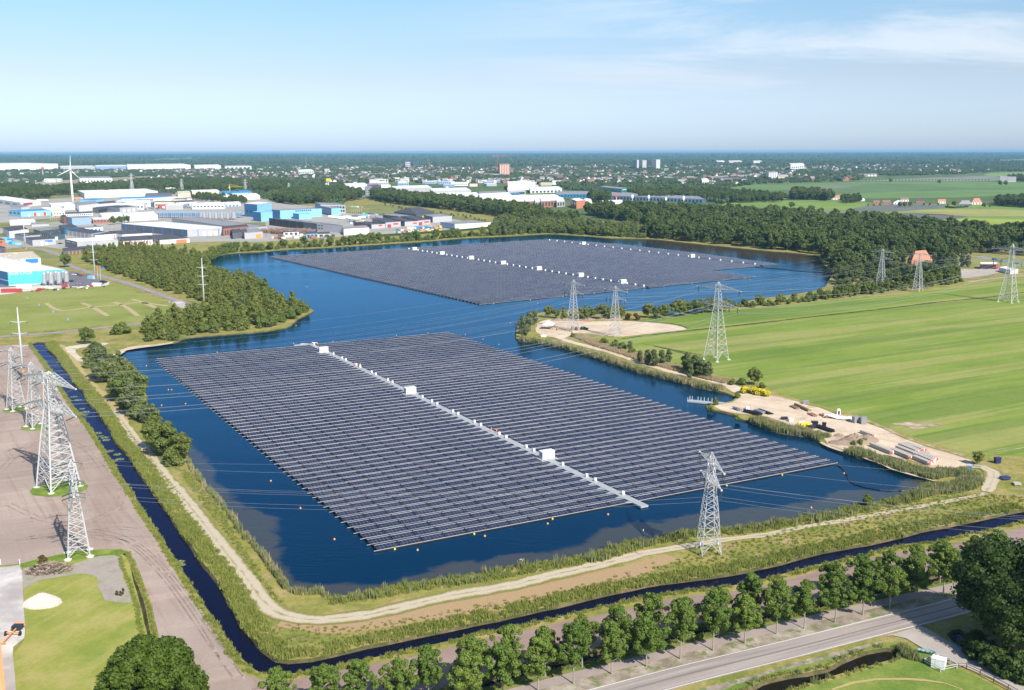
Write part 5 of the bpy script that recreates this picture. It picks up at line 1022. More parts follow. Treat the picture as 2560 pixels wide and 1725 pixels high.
# scatter: instances of library trees on points (only for growth nobody could count)
def scatter(name, label, pts, protos, seed=1, sc_rng=(0.8, 1.2), zr=(0.85, 1.15), cat='woodland', zoff=0.0, scales=None):
    g = np.random.default_rng(seed); n = len(pts); me = bpy.data.meshes.new(name); me.from_pydata([tuple(p) for p in pts], [], [])
    a = me.attributes.new('sc', 'FLOAT_VECTOR', 'POINT'); s = g.uniform(*sc_rng, n) if scales is None else scales * g.uniform(*sc_rng, n); sv_ = np.stack([s, s, s * g.uniform(*zr, n)], 1).astype(np.float32); a.data.foreach_set('vector', sv_.ravel())
    a = me.attributes.new('rz', 'FLOAT', 'POINT'); a.data.foreach_set('value', g.uniform(0, 6.28, n).astype(np.float32))
    a = me.attributes.new('ix', 'INT', 'POINT'); a.data.foreach_set('value', g.integers(0, len(protos), n).astype(np.int32))
    o = bpy.data.objects.new(name, me); col.objects.link(o); tag(o, label, cat, None, 'stuff')
    ng = bpy.data.node_groups.new('scatter', 'GeometryNodeTree'); ng.interface.new_socket('Geometry', in_out='INPUT', socket_type='NodeSocketGeometry'); ng.interface.new_socket('Geometry', in_out='OUTPUT', socket_type='NodeSocketGeometry')
    gi = ng.nodes.new('NodeGroupInput'); go = ng.nodes.new('NodeGroupOutput'); iop = ng.nodes.new('GeometryNodeInstanceOnPoints'); jn = ng.nodes.new('GeometryNodeJoinGeometry')
    for pr in protos:
        oi = ng.nodes.new('GeometryNodeObjectInfo'); oi.inputs['Object'].default_value = pr; oi.inputs['As Instance'].default_value = True; oi.transform_space = 'ORIGINAL'
        ng.links.new(oi.outputs['Geometry'], jn.inputs[0])
    def attr(nm, ty):
        x = ng.nodes.new('GeometryNodeInputNamedAttribute'); x.data_type = ty; x.inputs[0].default_value = nm; return x
    ai = attr('ix', 'INT'); ar = attr('rz', 'FLOAT'); as_ = attr('sc', 'FLOAT_VECTOR'); cx2 = ng.nodes.new('ShaderNodeCombineXYZ')
    ng.links.new(ar.outputs[0], cx2.inputs[2]); ng.links.new(gi.outputs[0], iop.inputs['Points']); ng.links.new(jn.outputs[0], iop.inputs['Instance']); iop.inputs['Pick Instance'].default_value = True
    ng.links.new(ai.outputs[0], iop.inputs['Instance Index']); ng.links.new(cx2.outputs[0], iop.inputs['Rotation']); ng.links.new(as_.outputs[0], iop.inputs['Scale']); ng.links.new(iop.outputs[0], go.inputs[0])
    md = o.modifiers.new('scatter', 'NODES'); md.node_group = ng; return o
def proto(me): return bpy.data.objects.new('proto', me)      # not placed in the scene itself
def fill(poly, spacing, seed=1, jit=0.45):
    """jittered grid of points inside a world polygon"""
    g = np.random.default_rng(seed); xs = [p.x for p in poly]; ys = [p.y for p in poly]; X, Y = np.meshgrid(np.arange(min(xs), max(xs), spacing), np.arange(min(ys), max(ys), spacing))
    X = X.ravel() + g.uniform(-jit, jit, X.size) * spacing; Y = Y.ravel() + g.uniform(-jit, jit, Y.size) * spacing; k = np_inside(X, Y, poly); return X[k], Y[k]
# ---- the wooded strip left of the channel: every tree its own
PEN = W([(206,650),(297,686),(385,716),(467,741),(540,768),(556,782),(500,790),(430,796),(390,812),(355,836),(338,857),(430,853),(467,840),(550,833),(640,826),(676,821),(716,813),(743,794),(774,780),(774,774),(735,764),(700,754),(640,711),(580,701),(540,694),(517,668),(515,652),(460,640),(400,632),(330,628),(280,630),(240,636)])
X, Y = fill(PEN, 7.4, 3); dsh = np_dist(X, Y, lakeW); ordr = np.argsort(Y)
print('PEN trees', len(X)); LIBO = {}
k = 0; rest = []
for i in ordr:
    p = Vector((X[i], Y[i], LZ))
    if k < 215:
        d = dsh[i]; edge = d < 10.5 and Y[i] < 720
        o = obj_from((LIB['bush'] if edge else LIB['cone'])[rng.randrange(4)], 'bush' if edge else 'alder_tree'); place(o, p, rng.uniform(1.1, 1.5) if edge else rng.uniform(0.75, 1.15))
        if edge: tag(o, 'pale green waterside bush on the rim of the wooded strip', 'bush', 'waterside bushes of the wooded strip')
        else: tag(o, 'young pointed alder in the dense wooded strip left of the channel', 'tree', 'trees of the wooded strip')
        k += 1
    else: rest.append(p)
PR = {k_: [proto(m_) for m_ in v_] for k_, v_ in LIB.items()}
if rest: scatter('woodland', 'back part of the dense young wood left of the channel', rest, PR['cone'], 5, (0.8, 1.15))
# ---- bushes along the north shore
SH = [(500,668),(522,650),(569,633),(640,628),(722,621),(816,617),(942,609),(1052,602),(1162,593),(1225,590)]
c = resample(W(SH), 5.5, False); pts = []
for i, p in enumerate(c):
    for r_ in range(2):
        if p.x > -20 and rng.random() < 0.35: continue
        pts.append(Vector((p.x + rng.uniform(-2, 2), p.y + 3 + r_ * 6 + rng.uniform(-2, 3), LZ)))
k = 0; r2_ = []
for p in pts:
    if k < 60: o = obj_from(LIB['bush' if k % 3 else 'leafy'][k % 3], 'bush'); place(o, p, rng.uniform(0.7, 1.3)); tag(o, 'rounded bush on the far shore in front of the industrial estate', 'bush', 'bushes on the north shore'); k += 1
    else: r2_.append(p)
scatter('shore_thicket', 'thicket along the far shore toward the highway', r2_, PR['bush'] + PR['leafy'], 6, (0.7, 1.25), cat='thicket')
X, Y = fill(W([(1225,590),(1240,560),(1290,552),(1330,560),(1440,566),(1540,574),(1590,580),(1640,596),(1527,592),(1434,586),(1371,583),(1280,588)]), 7, 8)
scatter('shore_thicket', 'mixed scrub on the slope between the far shore and the highway', [(x, y, LZ) for x, y in zip(X, Y)], PR['bush'] + PR['leafy'] + PR['willow'], 9, (0.8, 1.5), cat='thicket')
# ---- the big wood to the right
BW = W([(1610,592),(1692,601),(1802,611),(1920,623),(1975,628),(2044,636),(2066,655),(2080,675),(2090,700),(2078,722),(2200,722),(2305,716),(2409,704),(2390,690),(2370,672),(2280,668),(2240,650),(2300,640),(2385,650),(2420,640),(2440,632),(2560,640),(2760,650),(2760,598),(2560,592),(2443,588),(2330,578),(2167,558),(2057,552),(1920,545),(1700,535),(1580,530),(1500,530),(1462,536),(1500,545),(1590,558),(1650,572)])
X, Y = fill(BW, 8.6, 12); clr = np_inside(X, Y, W([(2248,692),(2345,690),(2335,655),(2262,655)])); X, Y = X[~clr], Y[~clr]; print('BW trees', len(X)); ordr = np.argsort(Y); fr = [i for i in ordr if Y[i] < 860][:90]; frs = set(int(i) for i in fr)
for i in fr:
    o = obj_from(LIB['wood' if rng.random() < .55 else 'leafy'][rng.randrange(3)], 'woodland_tree'); place(o, Vector((X[i], Y[i], LZ)), rng.uniform(0.6, 0.85)); tag(o, 'dark leafy tree at the near edge of the wood right of the lake', 'tree', 'edge trees of the right-hand wood')
scatter('woodland', 'broad dark wood filling the land behind the right end of the lake', [(X[i], Y[i], LZ) for i in range(len(X)) if i not in frs], PR['wood'] + PR['wood'] + PR['willow'][:1] + PR['leafy'][:2] + PR['cone'][:1], 13, (0.55, 1.3), cat='woodland')
# ---- highway tree belts
def belt(pp, spacing, name, label, seed, kinds, s=(0.8, 1.15)):
    X, Y = fill(W(pp), spacing, seed); scatter(name, label, [(x, y, LZ) for x, y in zip(X, Y)], sum([PR[k_] for k_ in kinds], []), seed, s); return len(X)
n = belt([(930,500),(1000,512),(1100,522),(1200,536),(1280,546),(1300,556),(1360,560),(1380,552),(1280,530),(1180,516),(1060,502),(960,492),(930,490)], 11, 'tree_belt', 'long dark belt of tall trees along the highway behind the red-signed sheds', 14, ['wood'], (0.95, 1.3))
n += belt([(690,505),(730,512),(790,510),(850,506),(900,500),(905,488),(860,480),(800,478),(740,482),(700,488)], 12, 'tree_belt', 'dark tree belt behind the light blue factory', 15, ['wood'], (0.9, 1.2))
n += belt([(1380,552),(1440,550),(1450,560),(1400,566),(1300,562),(1280,556)], 10, 'tree_belt', 'clump of trees where the highway meets the far shore', 16, ['wood'], (0.7, 1.0))
n += belt([(0,500),(70,500),(125,496),(130,484),(90,474),(40,470),(0,472),(-200,470),(-200,505)], 14, 'tree_belt', 'dark tree belt behind the leftmost white sheds', 17, ['wood'], (0.9, 1.2))
n += belt([(130,490),(260,484),(330,482),(330,474),(250,468),(150,474),(90,482)], 14, 'tree_belt', 'tree belt behind the wind turbine', 18, ['wood'], (0.9, 1.2))
n += belt([(330,478),(480,478),(640,482),(700,480),(720,470),(640,460),(480,456),(330,458)], 15, 'tree_belt', 'wide dark wood behind the white industrial sheds', 19, ['wood'], (0.9, 1.2))
n += belt([(480,500),(560,508),(620,510),(610,500),(560,494),(500,490)], 11, 'tree_belt', 'tree belt between the white sheds and the silo plant', 20, ['wood'], (0.5, 0.75))
n += belt([(1600,500),(1700,498),(1810,505),(1840,508),(1960,506),(1965,498),(1900,490),(1800,484),(1640,480),(1565,482)], 13, 'tree_belt', 'dark tree belt between the long low sheds and the upper fields', 21, ['wood'], (0.7, 1.0))
n += belt([(1470,505),(1520,508),(1525,498),(1475,498)], 12, 'tree_belt', 'tall clump of trees right of the red brick offices', 22, ['wood'], (1.0, 1.3))
n += belt([(1980,500),(2052,500),(2055,490),(1982,488)], 10, 'tree_belt', 'row of tall trees behind the farmsteads', 23, ['wood'], (1.0, 1.3))
n += belt([(2058,502),(2080,502),(2080,495),(2058,495)], 9, 'tree_belt', 'single clump of tall trees by the farmsteads', 24, ['wood'], (1.0, 1.3))
n += belt([(2105,510),(2150,508),(2150,498),(2105,497)], 10, 'tree_belt', 'dark round grove among the farmsteads', 25, ['wood'], (0.6, 0.85))
n += belt([(2490,515),(2560,520),(2700,520),(2700,508),(2560,506),(2490,507)], 10, 'tree_belt', 'grove at the right end of the farmsteads', 26, ['wood'], (0.8, 1.1))
n += belt([(2510,452),(2560,455),(2700,455),(2700,445),(2530,444)], 14, 'tree_belt', 'dark grove above the blue-roofed barns at the right edge', 27, ['wood'], (0.7, 1))
n += belt([(2340,700),(2410,704),(2411,710),(2300,722),(2200,733),(2190,726),(2290,714)], 6, 'shore_thicket', 'bushy hem of the wood along the top of the meadow', 28, ['leafy', 'bush'], (0.6, 0.95))
n += belt([(2090,730),(2195,726),(2195,735),(2080,750),(2030,756),(2050,740)], 6, 'shore_thicket', 'low scrub between the lake corner and the meadow', 29, ['leafy', 'bush'], (0.5, 0.85))
print('belt trees', n)
for i, (x, y, s) in enumerate(((2170,517,.8),(2185,517,.75),(2200,516,.8),(2250,519,1.2),(2262,518,1.1),(2275,518,1.15),(2310,516,.9),(2325,515,.9),(2345,514,.8),(2370,517,.85),(2385,517,1.2),(2405,515,1.1),(2460,520,1.0),(2475,520,.9),(1979,521,1.3),(2226,457,1.6),(2348,460,1.5),(2500,465,1.7),(2514,465,1.7),(300,560,1.25),(318,558,1.2),(283,562,1.3),(238,572,.8),(265,486,1.6),(60,504,1.4),(150,478,1.8),(170,478,1.8))):
    tree('round' if s < 1 else 'leafy', x, y, s, 'dark round tree standing alone or in a loose group beyond the lake', 'tree', 'scattered round trees beyond the lake')
for i in range(38): tree('round', 2165 + i * 8.3, 453 - i * 0.02, 0.8, 'small avenue tree across the upper fields, %s from the left' % ordn(i), 'tree', 'avenue trees across the upper fields')
for i in range(26):
    f = i / 25; tree('round', 965 + f * 250 + rng.uniform(-3, 3), 516 + f * 38 + rng.uniform(-4, 6), rng.uniform(.6, .95), 'small round park tree on the grass in front of the highway trees', 'tree', 'park trees before the highway')
# ---- distant country: trees, then clumps, then tiny canopy lumps out to the horizon
def clumpmesh(seed, w, h, n, nl, size): 
    g = random.Random(seed); cl = [(g.uniform(-w, w) * .5, g.uniform(-w, w) * .5, h * g.uniform(.35, .8), h * g.uniform(.3, .5)) for _ in range(n)]
    q = leaves(cl, nl, size, seed); V = q.reshape(-1, 3).tolist(); Fc = [(4 * i, 4 * i + 1, 4 * i + 2, 4 * i + 3) for i in range(len(q))]
    for (x, y, z, r) in cl:
        b0_ = len(V); r *= .85; V.append([x, y, 0])
        for k_ in range(7): a = .9 * k_; V.append([x + r * math.cos(a), y + r * math.sin(a), z * .6])
        for k_ in range(7): a = .9 * k_ + .4; V.append([x + r * .8 * math.cos(a), y + r * .8 * math.sin(a), z + r * .5])
        V.append([x, y, z + r])
        for k_ in range(7): k2 = (k_ + 1) % 7; Fc += [(b0_, b0_ + 1 + k2, b0_ + 1 + k_), (b0_ + 1 + k_, b0_ + 1 + k2, b0_ + 8 + k2, b0_ + 8 + k_), (b0_ + 8 + k_, b0_ + 8 + k2, b0_ + 15)]
    me = bpy.data.meshes.new('grove'); me.from_pydata(V, [], Fc); me.materials.append(LM['far']); me.update(); return proto(me)
CL = [clumpmesh(400 + k, 24, 11, 9, 420, 2.2) for k in range(4)]; CF = [clumpmesh(420 + k, 120, 15, 16, 260, 8) for k in range(3)]
OPEN = [W(pp) for pp in (
  [(-400,640),(-400,476),(60,478),(200,482),(400,484),(640,492),(700,508),(880,520),(1100,540),(1240,556),(1240,640)],
  [(860,465),(860,482),(940,490),(1080,498),(1280,514),(1460,522),(1570,522),(1570,505),(1480,498),(1575,490),(1570,480),(1400,476),(1400,464),(1280,458),(930,458)],
  [(860,495),(940,488),(1100,512),(1380,545),(1240,575),(860,540)],
  [(1240,510),(1240,700),(2900,700),(2900,497),(1990,497),(1800,512),(1600,512),(1560,512)],
  [(1816,470),(1890,461),(2140,452),(2170,440),(2374,437),(2481,430),(2760,425),(2760,560),(2300,540),(1850,520),(1830,480)],
  [(1480,500),(1480,480),(1580,482),(1780,498),(1780,512),(1560,508)],
  [(60,462),(130,452),(380,440),(400,448),(200,466),(130,478),(70,472)],
  [(-200,428),(0,428),(150,426.5),(640,426),(640,420),(0,420),(-200,420)])]
FO = [W(pp) for pp in ([(180,405),(500,394),(500,399.5),(240,405)], [(2400,402),(2560,398),(2700,398),(2700,406),(2500,406)], [(820,406),(905,404),(900,408),(825,408)])]
def faraway(d0, d1, spacing, protos, label, seed, s, openz=True, thin=0.0, patch=0.0):
    g = np.random.default_rng(seed); xs = np.arange(-0.56 * d1 - 100, 0.56 * d1 + 100, spacing); ys = np.arange(d0, d1, spacing); X, Y = np.meshgrid(xs, ys); X = X.ravel(); Y = Y.ravel()
    X = X + g.uniform(-.5, .5, X.size) * spacing; Y = Y + g.uniform(-.5, .5, Y.size) * spacing; k_ = (np.abs(X) < Y * 0.54 + 60)
    if openz:
        for pl in OPEN: k_ &= ~np_inside(X, Y, pl)
    for pl in FO: k_ &= ~np_inside(X, Y, pl)
    if thin: k_ &= g.random(X.size) > thin
    if patch:
        f = np.sin(X / 310 + 1.3 * np.sin(Y / 700)) * np.sin(Y / 520 + 1.1 * np.sin(X / 450)) + 0.35 * np.sin(X / 95 + Y / 130); k_ &= f < patch
    X, Y = X[k_], Y[k_]; scatter('distant_trees', label, [(x, y, LZ) for x, y in zip(X, Y)], protos, seed, s, cat='distant woods'); return len(X)
n1 = faraway(1400, 3000, 24, CL, 'leafy tree cover between the roofs beyond the estate', 31, (0.45, 0.85), True, 0.36)
n2 = faraway(3000, 6500, 33, CL, 'green tree cover between the roofs of the town', 32, (0.55, 1.0), True, 0.33)
n3 = faraway(6500, 14000, 110, CF, 'continuous far woods fading toward the horizon', 33, (0.8, 1.2), False, 0.12, 0.75)
n4 = faraway(14000, 34000, 210, CF, 'furthest woods along the horizon', 34, (1.6, 2.4), False, 0.1, 0.8)
print('far', n1, n2, n3, n4)
# ------------------------------------------------ reeds and tall grass on the banks
def tuft(seed, n, h, w, bw, mat, lean=0.35):
    g = random.Random(seed); V = []; Fc = []
    for i in range(n):
        a = g.uniform(0, 6.28); r = w * math.sqrt(g.random()); x, y = r * math.cos(a), r * math.sin(a); b = g.uniform(0, 3.14); hh = h * g.uniform(.55, 1.1); dx, dy = g.uniform(-lean, lean) * hh, g.uniform(-lean, lean) * hh; o_ = len(V); cx_, cy_ = math.cos(b) * bw, math.sin(b) * bw
        V += [(x - cx_, y - cy_, -.05), (x + cx_, y + cy_, -.05), (x + dx * .5 + cx_ * .8, y + dy * .5 + cy_ * .8, hh * .6), (x + dx * .5 - cx_ * .8, y + dy * .5 - cy_ * .8, hh * .6), (x + dx, y + dy, hh)]; Fc += [(o_, o_ + 1, o_ + 2, o_ + 3), (o_ + 3, o_ + 2, o_ + 4)]
    me = bpy.data.meshes.new('tuft'); me.from_pydata(V, [], Fc); me.materials.append(mat); me.update(); return proto(me)
TG_ = [tuft(500 + k, 34, .8, .75, .07, LM['grass']) for k in range(3)]; TR_ = [tuft(510 + k, 34, 1.7, .7, .07, LM['reed'], .12) for k in range(3)]; TS_ = [tuft(520 + k, 32, 1.7, .7, .06, LM['straw'], .12) for k in range(2)]
def along(pp, n, off, seed, closedp=None):
    """random points along a shoreline, off=(min,max) metres to the left of travel"""
    g = random.Random(seed); c = resample(W(pp, 0.3), 3, False); o_ = []
    for _ in range(n):
        i = g.randrange(len(c) - 1); p = c[i].lerp(c[i + 1], g.random()); d = (c[i + 1] - c[i]).normalized(); q = p + Vector((-d.y, d.x, 0)) * g.uniform(*off); o_.append((q.x, q.y, LZ - 0.1))
    return o_
def lakeseg(a, b): return LAKE[a:b]
def keepland(pts): 
    X = np.array([p[0] for p in pts]); Y = np.array([p[1] for p in pts]); k_ = np.ones(len(X), bool)
    for pl in HOLES: k_ &= ~np_inside(X, Y, pl)
    return [p for p, q in zip(pts, k_) if q]
LEFTSH = [(640,1368),(617,1345),(595,1320),(581,1293),(562,1272),(523,1226),(490,1187),(474,1157)]
CORN = [(819,1495),(803,1485),(750,1488),(723,1477),(703,1450),(681,1422),(656,1387),(640,1368)]
BOTSH = [(2270,1242),(2168,1261),(2058,1286),(1920,1309),(1803,1325),(1693,1334),(1583,1355),(1484,1388),(1390,1403),(1280,1421),(1163,1442),(1053,1456),(970,1472),(874,1489),(819,1495)]
INCAN = [(114,857),(138,887),(171,934),(212,983),(248,1033),(292,1107),(344,1171),(386,1231),(430,1293),(493,1384),(556,1469),(606,1560),(665,1632),(723,1655),(833,1637),(998,1601),(1163,1566),(1280,1540),(1500,1489),(1721,1449),(1920,1416),(2085,1375),(2305,1327),(2560,1275)]
OUTCAN = [(78,859),(154,972),(229,1074),(303,1193),(369,1293),(452,1422),(523,1535),(600,1648),(650,1683),(717,1690),(819,1673),(984,1637),(1191,1588),(1398,1544),(1583,1500),(1762,1473),(1920,1448),(2170,1385),(2383,1344),(2560,1304)]
RSH = [(1296,851),(1379,865),(1489,895),(1583,927),(1693,955),(1798,978)]
RSH2 = [(1872,1054),(1920,1074),(2016,1091),(2048,1101)]; RSH3 = [(2113,1132),(2195,1157),(2250,1176),(2292,1187),(2344,1200)]
scatter('reeds', 'green reeds along the left shore of the lake and round its near corner', keepland(along(LEFTSH, 1500, (-6, 0.6), 41) + along(CORN, 1900, (-6, 0.6), 42)), TR_ + TS_[:1] + TG_[:1], 41, (0.7, 1.25), cat='reeds')
scatter('tall_grass', 'tufted weeds and grass along the near shore of the lake', keepland(along(BOTSH, 3000, (-5, 5), 43)), TG_ * 2 + TR_[:1], 43, (0.55, 1.25), cat='grass')
scatter('tall_grass', 'lush tall grass on the inner bank of the near canal', keepland(along(INCAN, 7500, (-4.5, 4.5), 44)), TG_, 44, (0.7, 1.35), cat='grass')
scatter('tall_grass', 'grass fringe on the outer bank of the near canal', keepland(along(OUTCAN, 3200, (-1.6, 1.6), 45)), TG_, 45, (0.5, 1.0), cat='grass')
scatter('reeds', 'dry straw-coloured reeds between the channel and the sand road', keepland(along(RSH, 2600, (-4, 4), 46)), TS_ + TR_, 46, (0.8, 1.4), cat='reeds')
scatter('reeds', 'straw-coloured grass strip between the sand road and the meadow', keepland([(p[0], p[1], LZ) for p in along([(1440,840),(1500,866),(1560,885),(1620,905),(1700,928),(1780,950),(1820,958)], 2200, (-3, 3), 47)]), TS_ * 2 + TG_[:1], 47, (0.6, 1.1), cat='reeds')
scatter('reeds', 'tall reed bed at the water beside the stacked material', keepland(along(RSH2, 1700, (-5.5, 5.5), 48)), TR_ * 2 + TS_, 48, (0.8, 1.3), cat='reeds')
scatter('reeds', 'reeds and rough grass round the right end of the lake', keepland(along(RSH3, 900, (-5, 5), 49) + along([(2344,1217),(2306,1222),(2270,1242),(2320,1232),(2400,1222),(2430,1200),(2390,1185),(2330,1190)], 1900, (-3, 3), 50)), TR_ * 2 + TG_ + TS_[:1], 49, (0.7, 1.35), cat='reeds')
X, Y = fill(W([(560,1285),(600,1360),(650,1430),(700,1500),(720,1515),(690,1500),(640,1440),(590,1370),(550,1310),(500,1250),(440,1170),(470,1180),(520,1240)]), 1.0, 51)
scatter('tall_grass', 'rough grass between the sand track and the left shore', keepland([(x, y, LZ) for x, y in zip(X, Y)]), TG_, 52, (0.4, 0.9), cat='grass')
pts = []
for pl, sp, sd_ in ((W([(2080,1290),(2300,1250),(2400,1232),(2560,1240),(2560,1270),(2400,1303),(2200,1350),(2000,1388),(1800,1432),(1660,1450),(1640,1420),(1740,1380),(1900,1345)]), 1.35, 53), (W([(700,1560),(860,1570),(1100,1535),(1500,1460),(1640,1425),(1650,1448),(1500,1482),(1200,1552),(900,1612),(720,1640),(660,1600)]), 1.5, 54), (W([(620,1500),(560,1400),(500,1310),(440,1240),(380,1170),(330,1110),(300,1075),(320,1075),(400,1170),(470,1260),(540,1370),(610,1465),(660,1530)]), 1.5, 55)):
    X, Y = fill(pl, sp, sd_); pts += [(x, y, LZ) for x, y in zip(X, Y)]
X, Y = fill(W([(720,1560),(860,1568),(1191,1515),(1500,1450),(1660,1400),(1650,1425),(1400,1485),(1100,1540),(860,1585)]), 2.6, 56); pts += [(x, y, LZ) for x, y in zip(X, Y)]
scatter('tall_grass', 'tussocky grass and weeds over the dike', keepland(pts), TG_ * 3 + TS_[:1], 56, (0.3, 0.75), cat='grass')
scatter('tall_grass', 'reedy grass on both banks of the roadside ditch', keepland([(p.x + rng.uniform(-1, 1) * .5 + (d_ * 2.1 * -0.25), p.y + d_ * (1.9 + rng.uniform(-.3, .5)), LZ - .1) for p in resample(W(D2c, .3), 0.35, False) for d_ in (-1, 1)]), TG_, 57, (0.5, 1.0), cat='grass')
scatter('tall_grass', 'grass lining the narrow ditch beside the lawn', keepland([(p.x + d_ * (0.9 + rng.uniform(0, .8)), p.y, LZ - .1) for p in resample(W(D3c, .3), 0.3, False) for d_ in (-1, 1)]), TG_, 58, (0.4, 0.8), cat='grass')
scatter('reeds', 'reeds around the brown pond by the road junction', keepland([(p.x + rng.uniform(-.9, .9), p.y + rng.uniform(-.9, .9), LZ - .1) for p in resample(W(PONDB, .3), 0.35, True)]), TR_[:1] + TG_, 59, (0.45, 0.9), cat='reeds')
X, Y = fill(W([(2240,1620),(2262,1618),(2290,1640),(2300,1655),(2275,1650),(2255,1640)]), 0.45, 60); scatter('reeds', 'dense reed clump at the right end of the brown pond', [(x, y, LZ) for x, y in zip(X, Y)], TR_, 60, (0.6, 0.9), cat='reeds')
# lily pads
def pads(seed, n): 
    g = random.Random(seed); mb = MB()
    for _ in range(n):
        a = g.uniform(0, 6.28); r = 1.6 * math.sqrt(g.random()); x, y = r * math.cos(a), r * math.sin(a); q = g.uniform(.12, .25); mb.poly([(x + q * math.cos(t_ * 1.047), y + q * math.sin(t_ * 1.047), 0.012 + g.random() * .02) for t_ in range(6)])
    return mb
M['lily'] = plain('lily_leaf', (0.3, 0.34, 0.12), 0.5, var=0.2); lm = pads(1, 60).mesh('lily_pads', M['lily'])
LP = [proto(lm)]; scatter('lily_pads', 'patches of yellow-green lily pads floating on the left canal', [tuple(G(x, y, 0.01)) for x, y in ((150,945),(158,960),(185,992),(195,1000),(205,1022),(212,1030),(208,1038),(243,1083),(252,1090),(262,1094),(266,1100),(275,1128),(293,1136),(300,1148),(285,1152),(450,1405),(455,1412),(150,905),(170,968))], LP, 61, (0.5, 1.1), cat='lily pads')
# ------------------------------------------------ buildings
def cm_(name, c, cor=True, rough=0.5): return corrug(name, c, rough) if cor else plain(name, c, rough)
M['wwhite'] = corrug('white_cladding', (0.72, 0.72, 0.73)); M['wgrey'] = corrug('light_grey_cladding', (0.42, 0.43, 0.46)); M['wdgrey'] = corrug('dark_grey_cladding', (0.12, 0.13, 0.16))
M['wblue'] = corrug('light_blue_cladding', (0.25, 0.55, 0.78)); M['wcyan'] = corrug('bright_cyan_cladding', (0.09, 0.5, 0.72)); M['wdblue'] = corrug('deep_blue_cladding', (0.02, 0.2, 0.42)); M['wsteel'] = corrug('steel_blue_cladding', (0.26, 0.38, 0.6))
M['brick'] = plain('red_brick', (0.34, 0.15, 0.1), 0.85, var=0.2, scale=1); M['obrick'] = plain('orange_brick', (0.5, 0.2, 0.12), 0.85, var=0.15, scale=1); M['cream'] = corrug('cream_cladding', (0.62, 0.56, 0.44)); M['wgreen'] = corrug('green_cladding', (0.03, 0.2, 0.18)); M['purple'] = corrug('purple_cladding', (0.16, 0.05, 0.17)); M['redc'] = corrug('red_cladding', (0.5, 0.07, 0.05)); M['dgreen'] = corrug('dark_teal_cladding', (0.06, 0.11, 0.13))
M['rwhite'] = plain('white_roof_membrane', (0.68, 0.68, 0.68), 0.7, var=0.07, scale=0.05); M['rgrey'] = plain('grey_roof_felt', (0.24, 0.24, 0.26), 0.8, var=0.12, scale=0.08); M['rdark'] = plain('dark_roof_felt', (0.07, 0.07, 0.085), 0.8, var=0.2, scale=0.1); M['rblue'] = plain('blue_roof', (0.05, 0.25, 0.5), 0.5); M['rbeige'] = plain('beige_roof_gravel', (0.5, 0.43, 0.36), 0.9, var=0.12)
M['rtile'] = plain('orange_roof_tiles', (0.46, 0.2, 0.12), 0.8, var=0.15, scale=1.2); M['rbright'] = plain('bright_orange_tiles', (0.8, 0.4, 0.17), 0.8, var=0.1, scale=1.2); M['rbrown'] = plain('brown_roof_tiles', (0.2, 0.13, 0.11), 0.8, var=0.15, scale=1); M['glass'] = plain('window_glass', (0.05, 0.08, 0.12), 0.12, spec=0.8); M['gate'] = plain('white_roller_gate', (0.75, 0.75, 0.75), 0.5); M['rgate'] = plain('red_roller_gate', (0.6, 0.08, 0.05), 0.5); M['bluep'] = plain('blue_paint', (0.03, 0.22, 0.55), 0.4)
M['tinred'] = plain('dull_red_paint', (0.38, 0.05, 0.05), 0.6); M['redsign'] = plain('red_sign_letters', (0.75, 0.08, 0.06), 0.5)
BN = [0]
